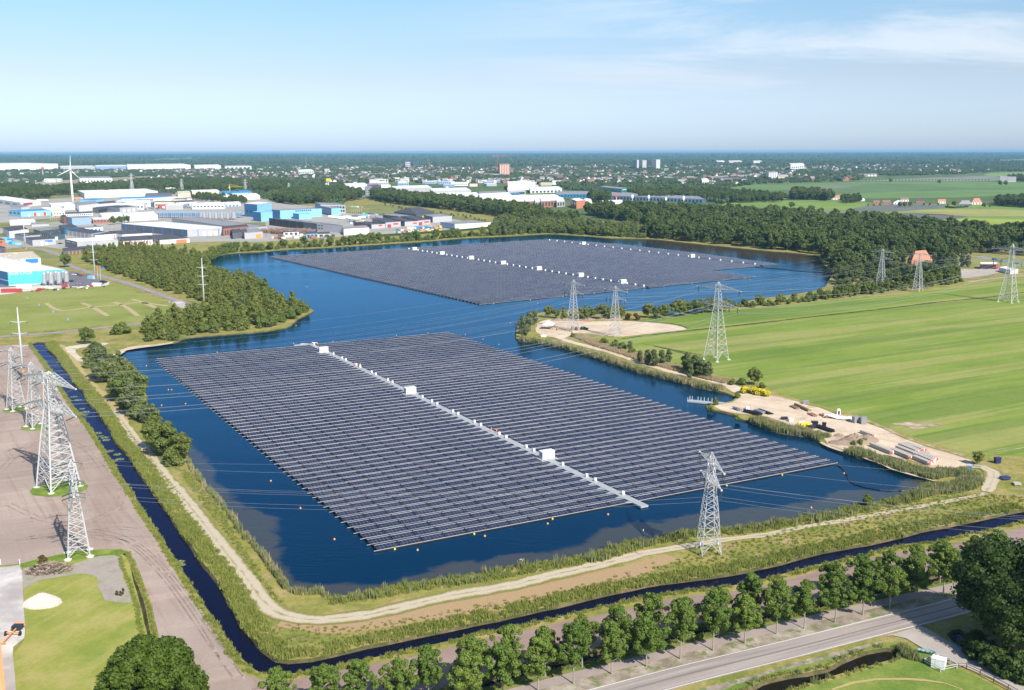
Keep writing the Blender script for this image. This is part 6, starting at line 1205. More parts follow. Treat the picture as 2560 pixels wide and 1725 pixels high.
def building(P3, ytop, wall, roof, label, feats=(), name='industrial_building', cat='building', group=None, h=None, rooft='flat', leftwall=None):
    """P3: pixels of the left-back, near and right corners of the footprint; the fourth corner completes the parallelogram"""
    (lx, ly), (nx_, ny_), (rx, ry) = P3; A = G(lx, ly); B = G(nx_, ny_); C_ = G(rx, ry); hh = h or hgt(nx_, ny_, ytop)
    t = thing(name, label, cat, (B.x, B.y, LZ), 0, group); a = A - B; c = C_ - B; d = a + c; Z = lambda v, z: Vector((v.x, v.y, z)); O = Vector((0, 0, 0))
    mb = MB()
    for (p, q, m_) in ((a, O, 1), (O, c, 0), (c, d, 0), (d, a, 1)): mb.quad(Z(p, -0.2), Z(q, -0.2), Z(q, hh), Z(p, hh), m=m_)
    mb.build('wall', [M[wall], M[leftwall or wall]], t)  # darker second cladding paints in the shade of the left and back walls
    mb = MB(); ca = a.normalized() * 0.35; cc = c.normalized() * 0.35
    if rooft == 'flat':
        P = [-ca * -1 + cc, c + ca - cc, d - ca - cc, a - ca + cc]; mb.poly([Z(p, hh - 0.35) for p in P])
        for p, q, u in ((O, c, ca), (c, d, -cc), (d, a, -ca), (a, O, cc)): mb.hexa([Z(p, hh - 0.34), Z(q, hh - 0.34), Z(q + u, hh - 0.34), Z(p + u, hh - 0.34), Z(p, hh + 0.06), Z(q, hh + 0.06), Z(q + u, hh + 0.06), Z(p + u, hh + 0.06)])
        r_ = random.Random(BN[0]); BN[0] += 1
        for _ in range(min(9, int(c.length * a.length / 260))):      # rooflights and ducts, part of the roof covering
            f, g_ = r_.uniform(.12, .85), r_.uniform(.12, .85); p = a * f + c * g_; u = a.normalized() * r_.uniform(.6, 1.6); v = c.normalized() * r_.uniform(.6, 2.5); z0, z1 = hh - 0.4, hh + r_.uniform(0, .9); mb.hexa([Z(p, z0), Z(p + v, z0), Z(p + v + u, z0), Z(p + u, z0), Z(p, z1), Z(p + v, z1), Z(p + v + u, z1), Z(p + u, z1)])
    elif rooft == 'gable':     # ridge along c
        rr = hh + 0.28 * a.length; m0, m1 = a * .5 - cc * .5, a * .5 + c + cc * .5; e = a.normalized() * .4
        mb.quad(Z(-e - cc, hh - .1), Z(c - e + cc, hh - .1), Z(m1, rr), Z(m0, rr)); mb.quad(Z(c + a + e + cc, hh - .1), Z(a + e - cc, hh - .1), Z(m0, rr), Z(m1, rr)); mb.poly([Z(O, hh), Z(m0 + cc * .5, rr - .15), Z(a, hh)], 1); mb.poly([Z(c, hh), Z(d, hh), Z(m1 - cc * .5, rr - .15)], 1)
    elif rooft == 'gablea':    # ridge along a
        rr = hh + 0.25 * c.length; m0, m1 = c * .5 - ca * .5, c * .5 + a + ca * .5; e = c.normalized() * .4
        mb.quad(Z(a - e, hh - .1), Z(O - e, hh - .1), Z(m0, rr), Z(m1, rr)); mb.quad(Z(c + e, hh - .1), Z(d + e, hh - .1), Z(m1, rr), Z(m0, rr)); mb.poly([Z(O, hh), Z(c, hh), Z(m0 + ca * .5, rr - .15)], 1); mb.poly([Z(a, hh), Z(m1 - ca * .5, rr - .15), Z(d, hh)], 1)
    else:                      # hipped
        rr = hh + (rooft if isinstance(rooft, float) else 0.35) * min(a.length, c.length); s_ = 0.25; m0, m1 = a * .5 + c * s_, a * .5 + c * (1 - s_); e1 = ca; e2 = cc
        q = [Z(-e1 - e2, hh), Z(c - e1 + e2, hh), Z(d + e1 + e2, hh), Z(a + e1 - e2, hh)]; mb.quad(q[0], q[1], Z(m1, rr), Z(m0, rr)); mb.quad(q[2], q[3], Z(m0, rr), Z(m1, rr)); mb.poly([q[1], q[2], Z(m1, rr)]); mb.poly([q[3], q[0], Z(m0, rr)])
    mb.build('roof', [M[roof], M[wall]], t)
    un = Vector((c.y, -c.x, 0)).normalized(); ul = Vector((-a.y, a.x, 0)).normalized()
    if un.dot(a) > 0: un = -un
    if ul.dot(c) > 0: ul = -ul
    for ft in feats:           # (kind, face, n, u0, u1, z0, z1, material, width fraction)
        kind, face, n, u0, u1, z0, z1, mt = ft[:8]; fw = ft[8] if len(ft) > 8 else 0.6
        base, dr, nn = (O, c, un) if face == 'f' else (O, a, ul)
        for k in range(n):
            s0 = u0 + (u1 - u0) * (k + .5 - fw / 2) / n; s1 = u0 + (u1 - u0) * (k + .5 + fw / 2) / n; p, q = dr * s0 + nn * .02, dr * s1 + nn * .02; w_ = nn * 0.1; m = MB(); m.hexa([Z(p, z0 * hh), Z(q, z0 * hh), Z(q + w_, z0 * hh), Z(p + w_, z0 * hh), Z(p, z1 * hh), Z(q, z1 * hh), Z(q + w_, z1 * hh), Z(p + w_, z1 * hh)]); m.build(kind, M[mt], t)
    return t, O, a, c, hh, un, ul
Wn = lambda f, n, z0=.45, z1=.75, u0=.03, u1=.97, m='glass', fw=.6: ('window', f, n, u0, u1, z0, z1, m, fw)
Gt = lambda f, n, u0=.1, u1=.9, m='gate', z1=.6, fw=.55: ('gate', f, n, u0, u1, 0, z1, m, fw)
B = building
B(((304,575),(469,592),(584,586)), 574.5, 'wgrey', 'rwhite', 'huge white-roofed warehouse whose shade-darkened side wall has bright blue bays', [('blue_bay','l',7,0,1,0,.97,'bluep',.14), ('corner_panel','f',2,0,.9,0,.98,'bluep',.03), Gt('f',4,.3,.8)], leftwall='wdgrey')
B(((430,556),(604,583),(668,577)), 571, 'wgrey', 'rgrey', 'long grey-roofed hall running behind the huge white-roofed warehouse', [])
B(((555,584),(559,590),(622,584)), 571, 'brick', 'rdark', 'red brick building with a row of tall arched windows', [Wn('f',10,.1,.7,fw=.45)])
B(((580,588),(583,598),(619,594)), 582, 'wdgrey', 'rdark', 'small black building with an orange door beside the arched brick one', [('door','f',1,.6,.8,0,.6,'orange',.6)])
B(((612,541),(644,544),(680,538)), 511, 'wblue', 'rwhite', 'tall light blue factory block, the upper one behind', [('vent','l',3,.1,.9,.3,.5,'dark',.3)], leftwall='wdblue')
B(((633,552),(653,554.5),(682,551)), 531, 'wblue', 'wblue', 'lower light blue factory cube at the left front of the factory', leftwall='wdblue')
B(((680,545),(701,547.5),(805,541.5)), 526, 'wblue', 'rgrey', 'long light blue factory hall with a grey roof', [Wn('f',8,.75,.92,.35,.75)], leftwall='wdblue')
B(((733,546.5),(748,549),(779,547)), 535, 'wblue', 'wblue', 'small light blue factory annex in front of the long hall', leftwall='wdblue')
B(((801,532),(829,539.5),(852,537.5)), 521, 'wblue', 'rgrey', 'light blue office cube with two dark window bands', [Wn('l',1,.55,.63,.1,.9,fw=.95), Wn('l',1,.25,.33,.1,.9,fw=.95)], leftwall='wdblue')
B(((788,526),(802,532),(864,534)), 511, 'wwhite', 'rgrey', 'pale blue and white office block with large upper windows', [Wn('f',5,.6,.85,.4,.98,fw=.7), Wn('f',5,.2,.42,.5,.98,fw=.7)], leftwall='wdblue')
B(((673,563),(793,578.5),(857,583)), 559, 'wgrey', 'rgrey', 'dark open-sided timber shed with a long grey roof behind the pallet yard', [('bay_shade','l',5,.26,.99,0,.92,'dark',.92), Wn('f',2,.7,.82,.03,.25), Wn('f',2,.35,.47,.03,.25)], leftwall='wdgrey')
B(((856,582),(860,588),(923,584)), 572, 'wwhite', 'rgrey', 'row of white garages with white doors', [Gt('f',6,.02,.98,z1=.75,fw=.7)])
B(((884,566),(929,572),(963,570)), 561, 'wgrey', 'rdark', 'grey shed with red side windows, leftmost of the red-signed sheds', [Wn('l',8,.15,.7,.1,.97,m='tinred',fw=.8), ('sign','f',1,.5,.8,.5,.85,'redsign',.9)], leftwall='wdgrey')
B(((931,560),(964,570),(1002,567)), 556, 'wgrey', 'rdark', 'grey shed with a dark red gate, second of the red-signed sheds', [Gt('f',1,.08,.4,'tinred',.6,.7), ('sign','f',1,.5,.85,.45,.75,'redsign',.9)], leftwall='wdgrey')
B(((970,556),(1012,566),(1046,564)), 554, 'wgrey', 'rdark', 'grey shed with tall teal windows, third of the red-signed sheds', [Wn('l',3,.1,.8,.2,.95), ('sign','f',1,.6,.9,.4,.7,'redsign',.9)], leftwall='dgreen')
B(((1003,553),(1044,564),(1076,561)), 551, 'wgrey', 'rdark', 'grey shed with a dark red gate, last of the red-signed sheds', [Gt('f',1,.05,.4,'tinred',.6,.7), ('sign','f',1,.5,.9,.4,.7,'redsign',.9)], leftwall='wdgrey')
B(((957,547),(997,552),(1030,549)), 541, 'wdgrey', 'rgrey', 'low black hall with open bays left of the red-edged roof', [('bay_shade','l',3,.05,.95,0,.8,'dark',.85), ('panel','f',1,.1,.9,.1,.8,'gate',.9)])
B(((985,543),(1040,550),(1086,544)), 536, 'dgreen', 'rdark', 'large dark hall with a low hipped roof edged in orange', [('door','f',2,.3,.6,0,.6,'orange',.7)], rooft=0.12)
B(((1060,551.5),(1082,556.5),(1130,553.5)), 542, 'wgrey', 'rgrey', 'plain light grey box building right of the red-edged roof', leftwall='wdgrey')
B(((1101,568),(1137,573.5),(1227,568.5)), 560, 'wwhite', 'rgrey', 'long pale blue-grey hall behind the clipped hedge', [('door','f',1,.7,.78,0,.8,'cream',.9), Wn('f',4,.2,.9,.25,.75,fw=.08)], leftwall='wsteel')
B(((1225,566),(1228,569),(1244,567)), 557, 'wwhite', 'rgrey', 'small glazed annex at the right end of the hedge hall', [Wn('f',3,.1,.9)])
# the bright cyan factory with lettering
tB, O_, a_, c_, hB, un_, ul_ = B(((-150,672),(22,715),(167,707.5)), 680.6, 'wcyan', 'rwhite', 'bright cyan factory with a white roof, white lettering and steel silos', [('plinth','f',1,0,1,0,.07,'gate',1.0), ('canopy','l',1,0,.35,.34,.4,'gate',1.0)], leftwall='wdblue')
def text_obj(body, size, mat, parent, origin, xdir, name='lettering'):
    cu = bpy.data.curves.new('lettering', 'FONT'); cu.body = body; cu.size = size; cu.extrude = 0.04
    ob = bpy.data.objects.new('tmp_text', cu); col.objects.link(ob); bpy.context.view_layer.update()
    me = bpy.data.meshes.new_from_object(ob.evaluated_get(bpy.context.evaluated_depsgraph_get())); bpy.data.objects.remove(ob); me.materials.clear(); me.materials.append(mat)
    o = bpy.data.objects.new(name, me); col.objects.link(o); o.parent = parent; xd = xdir.normalized(); yd = Vector((0, 0, 1)); zd = xd.cross(yd); mm = Matrix((xd, yd, zd)).transposed().to_4x4(); mm.translation = origin; o.matrix_local = mm; return o
text_obj('BLUE CYCLE', 2.9, M['whitep'], tB, c_ * 0.02 + un_ * 0.12 + Vector((0, 0, hB * .8)), c_)
# upper left estate, written row by row
T = [
 (((-60,500),(52,518),(103,513)),506.6,'wwhite','rwhite','long white shed at the far left with a dark red panel',[('panel','f',1,.1,.6,.35,.8,'tinred',.9),Wn('l',6,.2,.6)]),
 (((25,521),(53,525),(75,521)),518,'wwhite','rgrey','low white and brown shed in front of the long white one',[Gt('f',2)]),
 (((22,539),(53,542),(128,538)),528.6,'wblue','rblue','blue-roofed hall with two bright red gates',[Gt('f',2,.3,.95,'rgate',.7,.25),Gt('f',2,.1,.75,'gate',.5,.2),Wn('l',3)]),
 (((130,537),(132,540.5),(163,539)),531,'wwhite','rwhite','small white row right of the red gates',[Wn('f',4)]),
 (((102,527),(112,531),(163,528)),523,'wwhite','rwhite','white shed with a yellow sign band',[('panel','f',1,.4,.8,.3,.6,'yellow',.8)]),
 (((123,521),(129,526.5),(188,524)),513,'wwhite','rwhite','white hall left of the wind turbine foot',[Wn('f',1,.4,.7,.3,.6)]),
 (((190,522),(198,530),(248,524)),513.5,'wwhite','rgrey','tall plain white building right of the wind turbine foot',[]),
 (((232,530),(243,533),(270,529)),522,'wdgrey','rdark','dark grey shed right of the plain white building',[('bay_shade','f',3,.1,.9,0,.8,'dark',.8)]),
 (((201,509),(235,509.5),(259,506.5)),500,'wblue','rblue','blue hall with a deep blue side behind the turbine',[]),
 (((228,513),(232,518),(292,513)),511,'wwhite','rdark','white shed with a broad dark roof',[]),
 (((262,528),(300,532),(345,528)),519,'wgrey','rdark','light grey hall with a small parking court',[Gt('f',3)]),
 (((163,538),(165,542),(232,539)),535,'wwhite','rdark','low office row with many small windows',[Wn('f',12,.3,.75)]),
 (((166,559),(181,563),(228,560.5)),545,'wsteel','rgrey','steel blue hall with a dark blue side',[]),
 (((152,555),(160,559.5),(168,556)),543,'obrick','rdark','narrow orange brick apartment block',[Wn('l',3,.2,.35),Wn('l',3,.5,.65),Wn('l',3,.78,.93)]),
 (((230,554),(233,559),(276,558)),549,'brick','rwhite','brick office under a pale overhanging roof',[Wn('f',5)]),
 (((24,560),(25,564),(89,561)),554,'wwhite','rwhite','long low white shed on the lawn',[]),
 (((77,562),(79,567),(123,565)),561,'wgrey','rgrey','long low grey shed next to the white one on the lawn',[]),
 (((8,586),(24,596),(73,590)),578,'wwhite','rdark','white box with a black roof at the left lawn',[Gt('f',2),Wn('l',4)]),
 (((37,598),(60,604),(102,600)),590,'wgrey','rdark','grey workshop with white pillars',[Gt('f',3)]),
 (((85,585),(101,589),(147,584)),577,'dgreen','rgrey','dark glazed showroom with a light roof',[Wn('l',4,.2,.9),Gt('f',3)]),
 (((147,577),(162,586),(196,581)),572,'wdblue','rdark','navy blue workshop with a brick corner',[('panel','f',1,.4,.9,.1,.7,'brick',.8)]),
 (((101,595),(124,602),(163,598)),588,'dgreen','rdark','dark teal hall with white pillars',[('pillar','l',4,0,1,0,.95,'gate',.12),Gt('f',1,.3,.6)]),
 (((65,608),(82,615),(140,611)),600,'wgrey','rdark','grey hall with a blue band and two white tanks',[('panel','f',1,.5,.9,.5,.8,'bluep',.8),Gt('f',2,.3,.7)]),
 (((190,576),(212,579),(258,576)),570,'wwhite','rgrey','low white garage row with a blue door',[Gt('f',4,m='bluep')]),
 (((167,588),(228,598),(262,592)),584,'wgrey','rdark','long building under a wide black roof',[Gt('f',3),('pillar','l',6,0,1,0,.9,'gate',.1)]),
 (((228,594),(238,599),(302,594)),588,'wwhite','rdark','white unit block with a black roof and red door',[Gt('f',3),('door','f',1,.7,.8,0,.7,'rgate',.8)]),
 (((272,590),(306,599),(381,595)),586,'wwhite','rdark','white unit block with blue doors behind the brick columns',[Gt('f',3,m='wsteel'),('pillar','l',5,0,1,0,.9,'gate',.15)]),
 (((293,604),(300,616),(382,611)),603.5,'wwhite','rdark','low block with a black roof and dark red columns',[('column','f',9,0,.9,0,.9,'tinred',.3),Wn('f',9,.1,.8,fw=.3)]),
 (((364,599),(400,611),(474,606)),600,'wwhite','rdark','low black-roofed block with brick ends beside the wood',[('column','l',6,0,1,0,.9,'tinred',.3),('panel','f',1,.5,.95,0,.8,'obrick',.8)]),
 (((163.5,617),(194,624.5),(296,619)),604.6,'wgrey','rwhite','large pale grey office box with a left side darkened as shade',[('recess','f',1,.2,.32,0,.6,'wdgrey',.6),Wn('f',1,.25,.45,.55,.7),Wn('l',2,.7,.85)],'wdgrey'),
 (((157,631),(159,638),(248,629)),627,'wdgrey','rdark','long low black shelter with wooden doors',[Gt('f',8,m='obrick',z1=.7,fw=.4)]),
 (((-60,612),(-20,622),(14,618)),602,'obrick','rdark','orange-red brick building at the left edge',[Wn('f',1,.6,.8,.6,.8)]),
 (((-60,625),(-12,640),(16,637)),621,'wdgrey','rdark','dark blue-grey shed with a purple sign at the left edge',[('sign','f',1,.6,.8,.3,.8,'purple',.6)]),
 (((-60,655),(-50,672),(103,663)),652,'wwhite','rbeige','low building with a beige roof and blue panels behind the cyan factory',[('panel','f',3,.1,1,.35,.9,'bluep',.7)]),
 (((195,488),(212,495.5),(395,489.5)),483,'wwhite','rwhite','very long white hall with round ends near the tree belt',[Gt('f',9)]),
 (((364,489),(366,493),(430,490)),485,'wdgrey','rdark','black shed touching the very long white hall',[]),
 (((443,489),(445,494),(477,492)),483,'cream','cream','cream block in the middle of the white sheds',[]),
 (((478,486),(481,491),(550,488.5)),480,'cream','rwhite','long cream hall left of the yellow crane',[]),
 (((301,500),(303,503),(422,499.5)),496.5,'wblue','rblue','long narrow blue-roofed building',[]),
 (((290,511),(320,518),(480,506)),507.5,'wwhite','rwhite','long white hall in front of the blue-roofed one',[Gt('f',4)]),
 (((352,513),(391,519),(412,516)),509,'wdblue','rdark','navy hall with a yellow corner tower',[('panel','f',1,0,.15,0,.98,'yellow',.9)]),
 (((393,515),(398,521),(452,519)),512,'redc','rgrey','shed with a red shelf front and cars before it',[Gt('f',4)]),
 (((428,512),(440,516),(492,513.5)),506,'wwhite','rdark','white and blue unit next to the red front',[Gt('f',4,m='bluep')]),
 (((509,514),(513,518),(556,516)),510,'wblue','rwhite','light blue hall with a white roof by the canal',[]),
 (((555,512),(557,517),(602,514.5)),510.5,'wwhite','rwhite','white hall right of the light blue one by the canal',[Gt('f',4,m='bluep')]),
 (((549,488),(553,494),(632,490)),484,'wblue','rblue','long pale blue hall beneath the yellow crane',[]),
 (((556,495),(560,501),(650,498)),491,'wwhite','rwhite','jumble of white process buildings under the crane',[('vent','f',7,0,1,.3,1.2,'whitep',.3)]),
 (((413,476),(415,481),(441,480)),472,'redc','rwhite','small red shed among the trees',[]),
 (((308,545),(313,554),(395,549.5)),541,'wwhite','rwhite','large white flat-roofed block left of the silo plant',[]),
 (((250,542),(256,550),(312,546)),541,'wwhite','rwhite','white flat-roofed block with rooftop machinery',[]),
 (((198,452),(200,457),(281,455.5)),446,'wwhite','rgrey','white office strip with dark glass behind the trees',[Wn('f',10,.2,.5)]),
 (((860,472),(863,477),(918,474.5)),463,'wwhite','rwhite','white hall joined to the purple one',[]),
 (((917,471),(919,475),(946,473)),463,'purple','rgrey','purple-fronted hall beside the motorway',[]),
 (((912,478),(914,487),(932,485)),474,'wgrey','rgrey','glass office on stilts by the motorway',[Wn('f',4,.2,.5),Wn('f',4,.65,.9)]),
 (((980,476),(985,483),(1080,479)),472,'wgrey','rwhite','wide pale roof left of the car dealer mast',[]),
 (((1075,483),(1080,491),(1178,488)),478,'wgrey','rwhite','wide ribbed pale roof behind the highway trees',[Gt('f',8)]),
 (((1145,495),(1150,503),(1200,500)),490,'wwhite','rwhite','white building with a small tower behind the highway trees',[]),
 (((1197,499),(1200,510),(1282,505)),494,'wwhite','rwhite','white shed at the right end of the highway trees',[]),
 (((1196,488),(1200,495),(1300,492)),485.5,'wdblue','rgrey','long dark blue glazed showroom',[Wn('f',10,.2,.8)]),
 (((1268,466),(1270,476),(1337,473.5)),462,'wwhite','rwhite','large windowless white box behind the dealerships',[]),
 (((1268,482),(1270,492),(1314,489)),478,'wgrey','rwhite','white building with a dark glass strip',[Wn('f',1,.3,.7,fw=.95)]),
 (((1323,477),(1326,483.5),(1405,481)),473.5,'wwhite','rwhite','low white pavilion with a pale roof',[Wn('f',8,.1,.6)]),
 (((1499,484),(1553,490),(1568,486.5)),472,'wgreen','rgrey','big dark green hall with white lettering',[('sign','f',1,.1,.9,.75,.87,'gate',.8)]),
 (((1486,482),(1489,487),(1511,487)),477.5,'wdblue','rdark','low dark blue annex of the green hall',[]),
 (((1388,486),(1391,494),(1490,494)),485.5,'wdblue','rgrey','long dark blue retail hall before the green hall',[Wn('f',12,.2,.8)]),
 (((1523,488),(1527,498.5),(1764,508)),489,'wsteel','rgrey','very long low shed with white advertising masts',[Wn('f',26,.1,.75,fw=.55)]),
 (((1278,495),(1280,504),(1402,501)),496.5,'wwhite','rwhite','long white hall behind the brick offices',[]),
 (((1311,509),(1314,518),(1332,517)),504,'brick','rwhite','leftmost of the three brick offices in a row',[Wn('f',3,.2,.8)]),
 (((1335,509),(1338,518.5),(1352,517.5)),504,'wgrey','rwhite','grey-brown middle office between two brick ones',[Wn('f',3,.2,.8)]),
 (((1350,508),(1353,519),(1385,517)),503,'brick','rwhite','widest of the three brick offices in a row',[Wn('f',4,.2,.8)]),
 (((1389,508),(1392,518),(1412,516)),504,'wgrey','rwhite','grey office with a dark corner right of the brick ones',[Wn('f',3,.2,.8)]),
 (((1427,516),(1441,522),(1463,519)),502.5,'obrick','rwhite','square orange brick office by the highway',[Wn('l',2,.4,.8)]),
 (((1460,506),(1463,514),(1480,512)),504,'wwhite','rwhite','white office behind the square orange brick one',[]),
 (((1498,512),(1503,519.5),(1562,517)),508.5,'wwhite','rwhite','white showroom with a grid front right of the tall trees',[Wn('f',8,.1,.8,u1=.7)]),
 (((-100,424),(-40,428),(146,425.5)),411,'wwhite','rwhite','very long white distribution hall at the far left',[]),
 (((149,424),(152,427),(240,426)),417,'wgrey','rwhite','low pale sheds right of the distribution hall',[]),
 (((238,423),(240,427),(322,425.5)),416,'wsteel','rwhite','grey-blue depot in the far white row',[]),
 (((317,422),(319,427),(477,424.5)),414,'wwhite','rwhite','bright white hall in the middle of the far white row',[]),
 (((485,422),(487,426),(553,424.5)),415,'wwhite','rwhite','white hall right of the brightest one in the far row',[]),
 (((561,422),(563,425.5),(629,424)),416,'wwhite','rgrey','last white hall of the far row',[Wn('f',6,.3,.7)]),
 (((1012,418),(1014,421.5),(1026,421)),405,'wwhite','rdark','white half of the twin office tower',[Wn('f',3,.1,.3),Wn('f',3,.4,.6),Wn('f',3,.7,.9)]),
 (((1030,417),(1034,420),(1048,418.5)),401,'dgreen','rdark','dark glass half of the twin office tower with a slanted top',[]),
 (((1246,437),(1249,440.5),(1274,439.5)),411,'obrick','rgrey','tall red and white apartment tower by the crane',[('band','f',6,0,1,.1,.95,'gate',.25)]),
 (((744,437),(747,441),(784,439.5)),427,'wwhite','rwhite','white hospital block left in the town',[Wn('f',8,.2,.4),Wn('f',8,.6,.8)]),
 (((810,431),(812,434),(824,433.5)),422,'cream','rdark','tall peach-coloured flat block in the town',[]),
 (((1581,423),(1592,425),(1597,424.5)),400,'wwhite','rgrey','left one of the three tall towers with white gables',[],'dgreen'),
 (((1597,422),(1606,424.5),(1616,423.5)),401,'wwhite','rgrey','middle one of the three tall towers with white gables',[],'dgreen'),
 (((1628,423),(1640,425),(1650,424)),399,'wwhite','rgrey','right one of the three tall towers with white gables',[],'dgreen'),
 (((1790,408),(1792,410.5),(1811,410)),403,'wwhite','rwhite','small white block on the right horizon, leftmost of three',[]),
 (((1821,409),(1823,411.5),(1855,410.5)),403.5,'cream','rwhite','wide cream block on the right horizon',[]),
 (((1882,411),(1884,413.5),(1905,412.5)),403.5,'wwhite','rwhite','stepped white block on the right horizon',[]),
 (((1973,425),(1976,429),(2010,427)),411,'wwhite','rwhite','white hospital tower above the upper fields',[Wn('f',6,.2,.35),Wn('f',6,.5,.65)]),
 (((1915,448),(1921,451),(1944,449.5)),431,'wgrey','rgrey','grey apartment block at the edge of the town',[('balcony','f',4,0,1,.1,.9,'gate',.3)]),
 (((1943,446),(1945,450),(1970,449)),439,'cream','rgrey','lower cream apartment block beside the grey one',[Wn('f',7,.2,.4),Wn('f',7,.6,.8)]),
 (((1752,460),(1755,464),(1772,463)),450,'wwhite','rwhite','chunky white villa block among the houses',[Wn('f',3,.3,.6)]),
]
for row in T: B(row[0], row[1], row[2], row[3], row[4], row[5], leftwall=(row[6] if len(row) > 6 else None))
# farmsteads and the farmhouse
FH = [(2234,511,2256,'rbrown','wwhite','farmhouse with a steep dark red roof and white gable','gablea'),(2206,511,2226,'rbrown','brick','low barn with a rusty roof left of the dark red farmhouse','gable'),(2183,512,2199,'rbrown','brick','small barn with a rusty roof at the lane','gable'),(2077,499.5,2099,'rtile','wwhite','white cottage with a bright orange roof','gable'),(2152,503,2162,'rgrey','wwhite','small white-gabled house by the round grove','gablea'),(2019,497.5,2033,'rtile','obrick','orange-roofed cottage under the tall trees','gable'),(1990,497,2012,'rbrown','cream','long cottage with a pinkish wall under the tall trees','gable'),(1946,497,1962,'rbrown','wwhite','cottage with a white front at the left of the farm row','gable'),(1922,499,1938,'rdark','wwhite','dark-roofed cottage at the left end of the farm row','gable'),(2251,504,2272,'rbrown','wwhite','farmhouse half hidden behind the round trees','gable'),(2290,507,2310,'rdark','brick','dark thatched farmhouse behind small round trees','gable'),(2345,509,2364,'rtile','wwhite','orange-roofed cottage right of the small round trees','gable'),(2396,516,2430,'rgrey','wdgrey','farmhouse with a wide blue-grey pyramid roof',.5),(2429,511.5,2454,'rtile','wwhite','big farmhouse with a bright orange pyramid roof',.55)]
for (x0, y, x1, rf, wl, lb, rt) in FH: B(((x0 - 1, y - .9),(x0, y),(x1, y - .2)), 0, wl, rf, lb, [Wn('f',3,.2,.7,fw=.35)], 'farmhouse', 'house', h=4.0, rooft=rt)
for (x0, y, x1, lb) in ((2500,454,2518,'left blue-roofed barn at the right edge of the upper fields'),(2518,455,2540,'right blue-roofed barn at the right edge of the upper fields')): B(((x0 - 1, y - .9),(x0, y),(x1, y)), 0, 'wgrey', 'rgrey', lb, [], 'barn', 'barn', h=5, rooft='gable')
B(((2268,661),(2278,668),(2330,663)), 0, 'brick', 'rtile', 'large farmhouse with an orange tiled hipped roof in the wood', [Wn('f',5,.2,.7,fw=.3)], 'farmhouse', 'house', h=4.5, rooft=.36)
B(((2449,668.5),(2450,672.5),(2495,673)), 659.5, 'redc', 'rwhite', 'open-fronted red shed with a white roof at the farm yard', [('bay_shade','f',4,0,.88,0,.85,'dark',.96)], 'open_shed', 'shed')
B(((2497,679),(2525,686),(2545,683)), 675, 'wwhite', 'rwhite', 'small white flat-roofed hut behind the right-hand pylon', [('door','f',1,.4,.6,0,.8,'doorg',.6)], 'hut', 'hut')
for i, x in enumerate((2266,2277,2288,2300,2312,2324,2335)): tree('leafy', x, 675 + (i % 3) * 3, .62, 'leafy tree in front of the orange-roofed farmhouse', 'tree', 'trees in front of the farmhouse')
# the orange roof at the bottom left corner
B(((-60,1588),(-50,1800),(16,1800)), 0, 'brick', 'rbright', 'farm building with a bright orange tiled roof cut by the left edge', [], 'farm_building', 'house', h=3.2, rooft=.25)
# town houses: 300 that show largest, the rest as one mass
def housemesh(seed, wl, rf):
    g = random.Random(seed); a = g.uniform(8, 13); b = g.uniform(8, 10); h = g.uniform(5, 6.5); r = h + b * .42; mb = MB(); mb.box(-a / 2, a / 2, -b / 2, b / 2, -.2, h)
    mb.quad((-a / 2 - .3, -b / 2 - .4, h - .2), (a / 2 + .3, -b / 2 - .4, h - .2), (a / 2 + .3, 0, r), (-a / 2 - .3, 0, r), m=1); mb.quad((a / 2 + .3, b / 2 + .4, h - .2), (-a / 2 - .3, b / 2 + .4, h - .2), (-a / 2 - .3, 0, r), (a / 2 + .3, 0, r), m=1)
    mb.poly([(-a / 2, -b / 2, h), (-a / 2, 0, r - .1), (-a / 2, b / 2, h)]); mb.poly([(a / 2, -b / 2, h), (a / 2, b / 2, h), (a / 2, 0, r - .1)])
    for x in (-a * .3, 0, a * .3): mb.box(x - .8, x + .8, -b / 2 - .05, -b / 2 + .02, 1, 2.4, 2)
    mb.box(a * .2, a * .2 + .8, -.4, .4, r - 1, r + .8, 3); return mb.mesh('house', [M[wl], M[rf], M['glass'], M['brick']])
HS = [housemesh(1, 'wwhite', 'rbrown'), housemesh(2, 'brick', 'rbrown'), housemesh(3, 'wwhite', 'rgrey'), housemesh(4, 'cream', 'rdark'), housemesh(5, 'brick', 'rgrey'), housemesh(6, 'wwhite', 'rdark'), housemesh(7, 'wwhite', 'rgrey')]
HL = ['white town house with a brown roof among trees', 'brick town house with a brown roof among trees', 'white town house with a pale roof among trees', 'cream town house with a dark roof among trees', 'brick town house with a grey roof among trees', 'white town house with a dark roof among trees', 'white town house with a grey roof among trees']
HP = [[(1280,452),(1480,452),(1500,456),(1700,462),(1790,466),(1900,458),(1900,440),(1700,436),(1500,430),(1280,432)], [(900,452),(1280,455),(1280,432),(900,428)], [(640,452),(900,450),(900,420),(640,425)], [(2140,446),(2190,445),(2190,438),(2140,438)]]
g = np.random.default_rng(70); hs = []
for pl, n in zip(HP, (230, 130, 60, 14)):
    P_ = W(pl); xs = [p.x for p in P_]; ys = [p.y for p in P_]; c = 0
    while c < n:
        # rows of houses: streets
        sx0, sy0 = g.uniform(min(xs), max(xs)), min(ys) + (max(ys) - min(ys)) * g.random() ** 1.7; an = g.choice([0.2, 0.25, 1.75, 0.9]); m_ = int(g.integers(3, 9))
        ki = int(g.integers(0, 7))
        for k in range(m_):
            x, y = sx0 + math.cos(an) * 14 * k, sy0 + math.sin(an) * 14 * k
            if inside((x, y), P_): hs.append((x, y, an, ki if g.random() < .7 else int(g.integers(0, 7)))); c += 1
hs.sort(key=lambda q: q[1])
